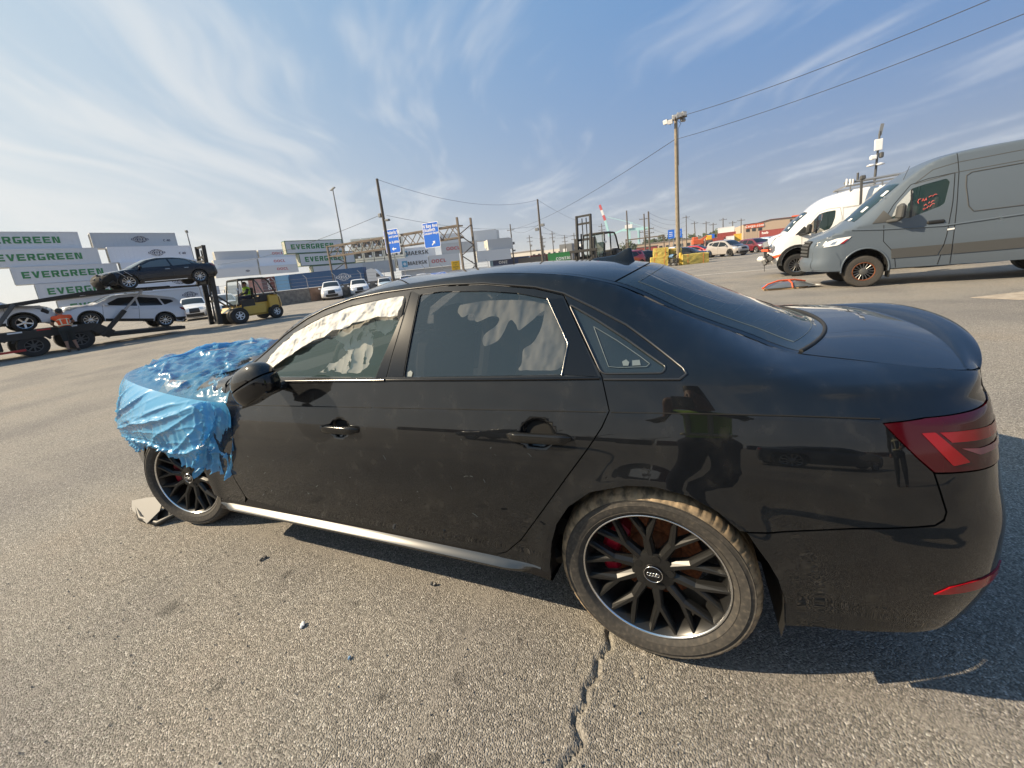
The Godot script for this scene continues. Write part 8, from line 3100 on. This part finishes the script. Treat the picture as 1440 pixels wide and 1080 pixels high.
# ------------------------------------------------------------------ people: one smooth skin from tapered limbs
func limb_mesh(mb: MB, bones: Array, cell: float, k := 0.03):
	# bones: [a, b, radius a, radius b]; smooth union meshed as surface nets
	var acc := {}
	for b in bones:
		var A: Vector3 = b[0]
		var B: Vector3 = b[1]
		var r := maxf(b[2], b[3]) + cell * 2.2 + k
		var lo := ((A.min(B) - Vector3.ONE * r) / cell).floor()
		var hi := ((A.max(B) + Vector3.ONE * r) / cell).ceil()
		var ab := B - A
		var l2 := maxf(ab.length_squared(), 1e-9)
		for x in range(int(lo.x), int(hi.x) + 1):
			for y in range(int(lo.y), int(hi.y) + 1):
				for z in range(int(lo.z), int(hi.z) + 1):
					var p := Vector3(x, y, z) * cell
					var t := clampf((p - A).dot(ab) / l2, 0.0, 1.0)
					var d := p.distance_to(A + ab * t) - lerpf(b[2], b[3], t)
					if d < r:
						var i := Vector3i(x, y, z)
						acc[i] = acc.get(i, 0.0) + exp(-d / k)
	var F := {}
	for i in acc:
		F[i] = -k * log(acc[i])
	var vid := {}
	var P := PackedVector3Array()
	var off := [Vector3i(0, 0, 0), Vector3i(1, 0, 0), Vector3i(0, 1, 0), Vector3i(1, 1, 0), Vector3i(0, 0, 1), Vector3i(1, 0, 1), Vector3i(0, 1, 1), Vector3i(1, 1, 1)]
	var edges := [[0, 1], [2, 3], [4, 5], [6, 7], [0, 2], [1, 3], [4, 6], [5, 7], [0, 4], [1, 5], [2, 6], [3, 7]]
	for i in F:
		var v := []
		var ins := 0
		for o in off:
			var f: float = F.get(i + o, 1.0)
			v.append(f)
			if f < 0.0:
				ins += 1
		if ins == 0 or ins == 8:
			continue
		var s := Vector3.ZERO
		var n := 0
		for e in edges:
			var a: float = v[e[0]]
			var b: float = v[e[1]]
			if (a < 0.0) != (b < 0.0):
				s += Vector3(off[e[0]]).lerp(Vector3(off[e[1]]), a / (a - b))
				n += 1
		vid[i] = P.size()
		P.append((Vector3(i) + s / n) * cell)
	var N := PackedVector3Array()
	N.resize(P.size())
	var Q := []
	var dirs := [[Vector3i(1, 0, 0), Vector3i(0, 1, 0), Vector3i(0, 0, 1)], [Vector3i(0, 1, 0), Vector3i(0, 0, 1), Vector3i(1, 0, 0)], [Vector3i(0, 0, 1), Vector3i(1, 0, 0), Vector3i(0, 1, 0)]]
	for i in F:
		var f0: float = F[i]
		for d in dirs:
			var f1: float = F.get(i + d[0], 1.0)
			if (f0 < 0.0) == (f1 < 0.0):
				continue
			var c := [i, i - d[1], i - d[1] - d[2], i - d[2]]
			if not (vid.has(c[0]) and vid.has(c[1]) and vid.has(c[2]) and vid.has(c[3])):
				continue
			var q := [vid[c[0]], vid[c[1]], vid[c[2]], vid[c[3]]]
			if f0 > 0.0:
				q.reverse()
			Q.append(q)
			var fn := (P[q[2]] - P[q[0]]).cross(P[q[3]] - P[q[1]])
			for j in 4:
				N[q[j]] += fn
	for q in Q:
		var a: int = q[0]
		var b: int = q[1]
		var c: int = q[2]
		var e: int = q[3]
		mb.tri_n(P[a], P[b], P[c], N[a].normalized(), N[b].normalized(), N[c].normalized())
		mb.tri_n(P[a], P[c], P[e], N[a].normalized(), N[c].normalized(), N[e].normalized())

# joints J: hip, chest, neck, head, and per side shoulder, elbow, wrist, hipjoint, knee, ankle; the person faces -z
func person(label: String, at: Vector3, yaw: float, J: Dictionary, look: Dictionary, cell := 0.024, hands := false) -> Node3D:
	var t := thing("person", label, "person", at, yaw)
	var body := []
	var fwd: Vector3 = J.get("fwd", Vector3(0, 0, -1))
	body.append([J.hip, J.chest, 0.125, 0.135])
	body.append([J.chest, J.neck, 0.12, 0.055])
	body.append([J.neck, J.head, 0.052, 0.06])
	body.append([J.head + Vector3(0, 0.03, 0), J.head + Vector3(0, 0.075, 0) - fwd * 0.015, 0.085, 0.088])
	body.append([J.head + fwd * 0.03 + Vector3(0, -0.02, 0), J.head + fwd * 0.055 + Vector3(0, -0.06, 0), 0.06, 0.035])
	body.append([J.head + fwd * 0.09 + Vector3(0, 0.02, 0), J.head + fwd * 0.108 + Vector3(0, -0.012, 0), 0.012, 0.016])
	var side := fwd.cross(Vector3.UP).normalized()
	for s in [-1.0, 1.0]:
		body.append([J.head + side * s * 0.083 + Vector3(0, 0.02, 0), J.head + side * s * 0.088 + Vector3(0, -0.02, 0), 0.02, 0.014])
	for s in ["l", "r"]:
		body.append([J.chest + Vector3(0, 0.05, 0), J["sh" + s], 0.09, 0.062])
		body.append([J["sh" + s], J["el" + s], 0.055, 0.042])
		body.append([J["el" + s], J["wr" + s], 0.042, 0.028])
		var hd: Vector3 = (J["wr" + s] - J["el" + s]).normalized()
		body.append([J["wr" + s], J["wr" + s] + hd * 0.075, 0.03, 0.036])
		var sv := hd.cross(Vector3.UP).normalized()
		if sv.length() < 0.5:
			sv = Vector3.RIGHT
		for f in 4:
			var fo := sv * (0.03 - 0.02 * f)
			var fl: float = [0.055, 0.068, 0.07, 0.06][f]
			var bend := Vector3(0, -0.3, 0)
			body.append([J["wr" + s] + hd * 0.075 + fo, J["wr" + s] + hd * (0.075 + fl * 0.55) + fo, 0.0105, 0.009])
			body.append([J["wr" + s] + hd * (0.075 + fl * 0.55) + fo, J["wr" + s] + hd * (0.075 + fl) + fo + bend * fl * 0.5, 0.009, 0.0075])
		body.append([J["wr" + s] + hd * 0.03 + sv * 0.03, J["wr" + s] + hd * 0.075 + sv * 0.062, 0.013, 0.0095])
		body.append([J.hip, J["hj" + s], 0.12, 0.09])
		body.append([J["hj" + s], J["kn" + s], 0.085, 0.058])
		body.append([J["kn" + s], J["an" + s], 0.055, 0.036])
	var mb := MB.new()
	limb_mesh(mb, body, cell if not hands else minf(cell, 0.014), 0.014)
	var o := obj("body", mb, look.get("skin", "skin"), t)
	var top := [[J.hip + (J.chest - J.hip) * 0.1, J.chest, 0.15, 0.158], [J.chest, J.neck - (J.neck - J.chest) * 0.25, 0.145, 0.075]]
	var slv := []
	for s in ["l", "r"]:
		top.append([J.chest + Vector3(0, 0.05, 0), J["sh" + s], 0.112, 0.084])
		slv.append([J["sh" + s], J["sh" + s].lerp(J["el" + s], look.get("sleeve", 0.5)), 0.073, 0.062])
		if look.get("sleeve", 0.5) >= 1.0:
			slv.append([J["el" + s], J["el" + s].lerp(J["wr" + s], 0.9), 0.06, 0.046])
	mb = MB.new()
	limb_mesh(mb, slv + [[J.hip + (J.chest - J.hip) * 0.05, J.chest, 0.142, 0.148]], cell, 0.02)
	obj("shirt", mb, look.get("shirt", "cloth_dark"), o)
	mb = MB.new()
	limb_mesh(mb, top, cell, 0.03)
	var v := obj("vest", mb, look.vest, o)
	var tape := MB.new()
	var up: Vector3 = (J.chest - J.hip).normalized()
	for h in [0.3, 0.95]:
		var ring := []
		for k in 21:
			var a := TAU * k / 20.0
			var u := side
			var w: Vector3 = side.cross(up)
			ring.append(J.hip.lerp(J.chest, h) + (u * cos(a) * 0.172 + w * sin(a) * 0.163))
		tape.tube(ring, 0.022, 5, false)
	for s in [-1.0, 1.0]:
		for b in [-1.0, 1.0]:
			var w: Vector3 = side.cross(up) * b
			tape.tube([J.hip.lerp(J.chest, 0.3) + side * s * 0.075 + w * 0.15, J.chest + side * s * 0.085 + w * 0.145, J.neck + side * s * 0.1 + w * 0.06 - Vector3(0, 0.05, 0)], 0.02, 5)
	obj("reflective_tape", tape, "vest_tape", v)
	var leg := [[J.hip + Vector3(0, 0.02, 0), J.hip, 0.145, 0.145]]
	for s in ["l", "r"]:
		leg.append([J.hip, J["hj" + s], 0.135, 0.108])
		leg.append([J["hj" + s], J["kn" + s], 0.104, 0.08])
		if look.get("long", true):
			leg.append([J["kn" + s], J["an" + s], 0.077, 0.056])
	mb = MB.new()
	limb_mesh(mb, leg, cell, 0.02)
	obj("trousers" if look.get("long", true) else "shorts", mb, look.get("legs", "cloth_dark"), o)
	mb = MB.new()
	var ft: Vector3 = J.get("toe", fwd)
	for s in ["l", "r"]:
		limb_mesh(mb, [[J["an" + s] + Vector3(0, -0.01, 0), J["an" + s] + Vector3(0, -0.045, 0), 0.05, 0.045], [J["an" + s] + Vector3(0, -0.045, 0) - ft * 0.04, J["an" + s] + Vector3(0, -0.052, 0) + ft * 0.14, 0.042, 0.034]], cell, 0.012)
	obj("boots", mb, "boot", o)
	mb = MB.new()
	if look.get("hat", false):
		mb.lathe([Vector2(0.17, 0.06), Vector2(0.175, 0.068), Vector2(0.11, 0.085), Vector2(0.105, 0.15), Vector2(0.07, 0.185), Vector2(0, 0.19)], Transform3D(Basis.IDENTITY, J.head), 20)
		obj("hat", mb, "cloth_dark", o)
	else:
		limb_mesh(mb, [[J.head + Vector3(0, 0.06, 0) - fwd * 0.02, J.head + Vector3(0, 0.085, 0) - fwd * 0.01, 0.092, 0.092], [J.head - fwd * 0.05 + Vector3(0, 0.05, 0), J.head - fwd * 0.045 + Vector3(0, -0.02, 0), 0.07, 0.05]], 0.015, 0.012)
		obj("hair", mb, "hair", o)
	mb = MB.new()
	for s in [-1.0, 1.0]:
		mb.ball(J.head + fwd * 0.088 + side * s * 0.032 + Vector3(0, 0.022, 0), Vector3.ONE * 0.011, 8, 6)
	obj("eyes", mb, "hair", o)
	mb = MB.new()
	mb.tube([J.head + fwd * 0.087 - side * 0.024 + Vector3(0, -0.045, 0), J.head + fwd * 0.096 + Vector3(0, -0.044, 0), J.head + fwd * 0.087 + side * 0.024 + Vector3(0, -0.045, 0)], 0.006, 5)
	obj("mouth", mb, "maroon_paint", o)
	return t

func people():
	# worker leaning over the trailer edge, back to the viewer
	var J := {"hip": Vector3(0, 0.93, 0), "chest": Vector3(0, 1.28, -0.12), "neck": Vector3(0, 1.45, -0.2), "head": Vector3(0, 1.57, -0.25), "fwd": Vector3(0, -0.35, -0.94),
		"shl": Vector3(-0.2, 1.38, -0.15), "ell": Vector3(-0.27, 1.15, -0.3), "wrl": Vector3(-0.2, 1.07, -0.52), "shr": Vector3(0.2, 1.38, -0.15), "elr": Vector3(0.3, 1.18, -0.32), "wrr": Vector3(0.24, 1.08, -0.55),
		"hjl": Vector3(-0.09, 0.88, 0), "knl": Vector3(-0.1, 0.49, -0.04), "anl": Vector3(-0.11, 0.09, 0.02), "hjr": Vector3(0.09, 0.88, 0), "knr": Vector3(0.12, 0.49, -0.1), "anr": Vector3(0.16, 0.09, -0.02), "toe": Vector3(0, 0, -1)}
	var w := person("person in an orange vest and dark shorts leaning over the trailer edge, seen from behind", yard(0.85, 0, 0.62), YAW, J, {"vest": "vest_orange", "long": false, "legs": "cloth_dark", "sleeve": 0.45})
	w.scale = Vector3.ONE * 0.98
	# forklift driver, seated
	J = {"hip": Vector3(0, 1.32, 0), "chest": Vector3(0, 1.68, -0.02), "neck": Vector3(0, 1.85, -0.03), "head": Vector3(0, 1.98, -0.06),
		"shl": Vector3(-0.2, 1.78, -0.02), "ell": Vector3(-0.24, 1.55, -0.15), "wrl": Vector3(-0.15, 1.47, -0.42), "shr": Vector3(0.2, 1.78, -0.02), "elr": Vector3(0.25, 1.55, -0.1), "wrr": Vector3(0.15, 1.47, -0.4),
		"hjl": Vector3(-0.1, 1.3, -0.05), "knl": Vector3(-0.14, 1.3, -0.48), "anl": Vector3(-0.14, 0.98, -0.55), "hjr": Vector3(0.1, 1.3, -0.05), "knr": Vector3(0.14, 1.3, -0.48), "anr": Vector3(0.14, 0.98, -0.55)}
	person("person in a lime vest seated driving the yellow forklift", yard(6.8 + 1.0, 0, -0.25), YAW + PI / 2, J, {"vest": "vest_lime", "legs": "cloth_navy", "shirt": "cloth_dark", "sleeve": 1.0})
	# the photographer and a companion, mirrored in the rear wing
	J = {"hip": Vector3(0, 0.95, 0), "chest": Vector3(0, 1.32, -0.03), "neck": Vector3(0, 1.5, -0.06), "head": Vector3(0, 1.63, -0.1),
		"shl": Vector3(-0.21, 1.42, -0.05), "ell": Vector3(-0.3, 1.22, -0.2), "wrl": Vector3(-0.1, 1.40, -0.42), "shr": Vector3(0.21, 1.42, -0.05), "elr": Vector3(0.3, 1.22, -0.2), "wrr": Vector3(0.1, 1.40, -0.42),
		"hjl": Vector3(-0.1, 0.9, 0), "knl": Vector3(-0.12, 0.5, -0.02), "anl": Vector3(-0.13, 0.09, 0.02), "hjr": Vector3(0.1, 0.9, 0), "knr": Vector3(0.13, 0.5, -0.02), "anr": Vector3(0.15, 0.09, 0.02)}
	person("person in a lime vest holding up a phone, mirrored in the rear wing", Vector3(0.26, 0, 2.66), 0.4146, J, {"vest": "vest_lime", "legs": "cloth_navy", "shirt": "cloth_dark", "sleeve": 1.0}, 0.022, true)
	var ph := MB.new()
	ph.box(Vector3.ZERO, Vector3(0.15, 0.074, 0.008), 0.003)
	var p := obj("phone", ph, "machine_black")
	tag(p, "dark phone held by the person in the lime vest", "phone")
	p.transform = Transform3D(Basis(Vector3.UP, 0.4146), Vector3(0.105, 1.448, 2.125))
	var K := J.duplicate()
	K["ell"] = Vector3(-0.27, 1.16, 0.02)
	K["wrl"] = Vector3(-0.27, 0.9, -0.06)
	K["elr"] = Vector3(0.28, 1.16, -0.1)
	K["wrr"] = Vector3(0.12, 1.1, -0.3)
	person("person in a brimmed hat and dark clothes, mirrored small beside the tail light", Vector3(3.6, 0, 4.4), 0.6, K, {"vest": "cloth_dark", "legs": "cloth_dark", "shirt": "cloth_dark", "sleeve": 1.0, "hat": true}, 0.026)
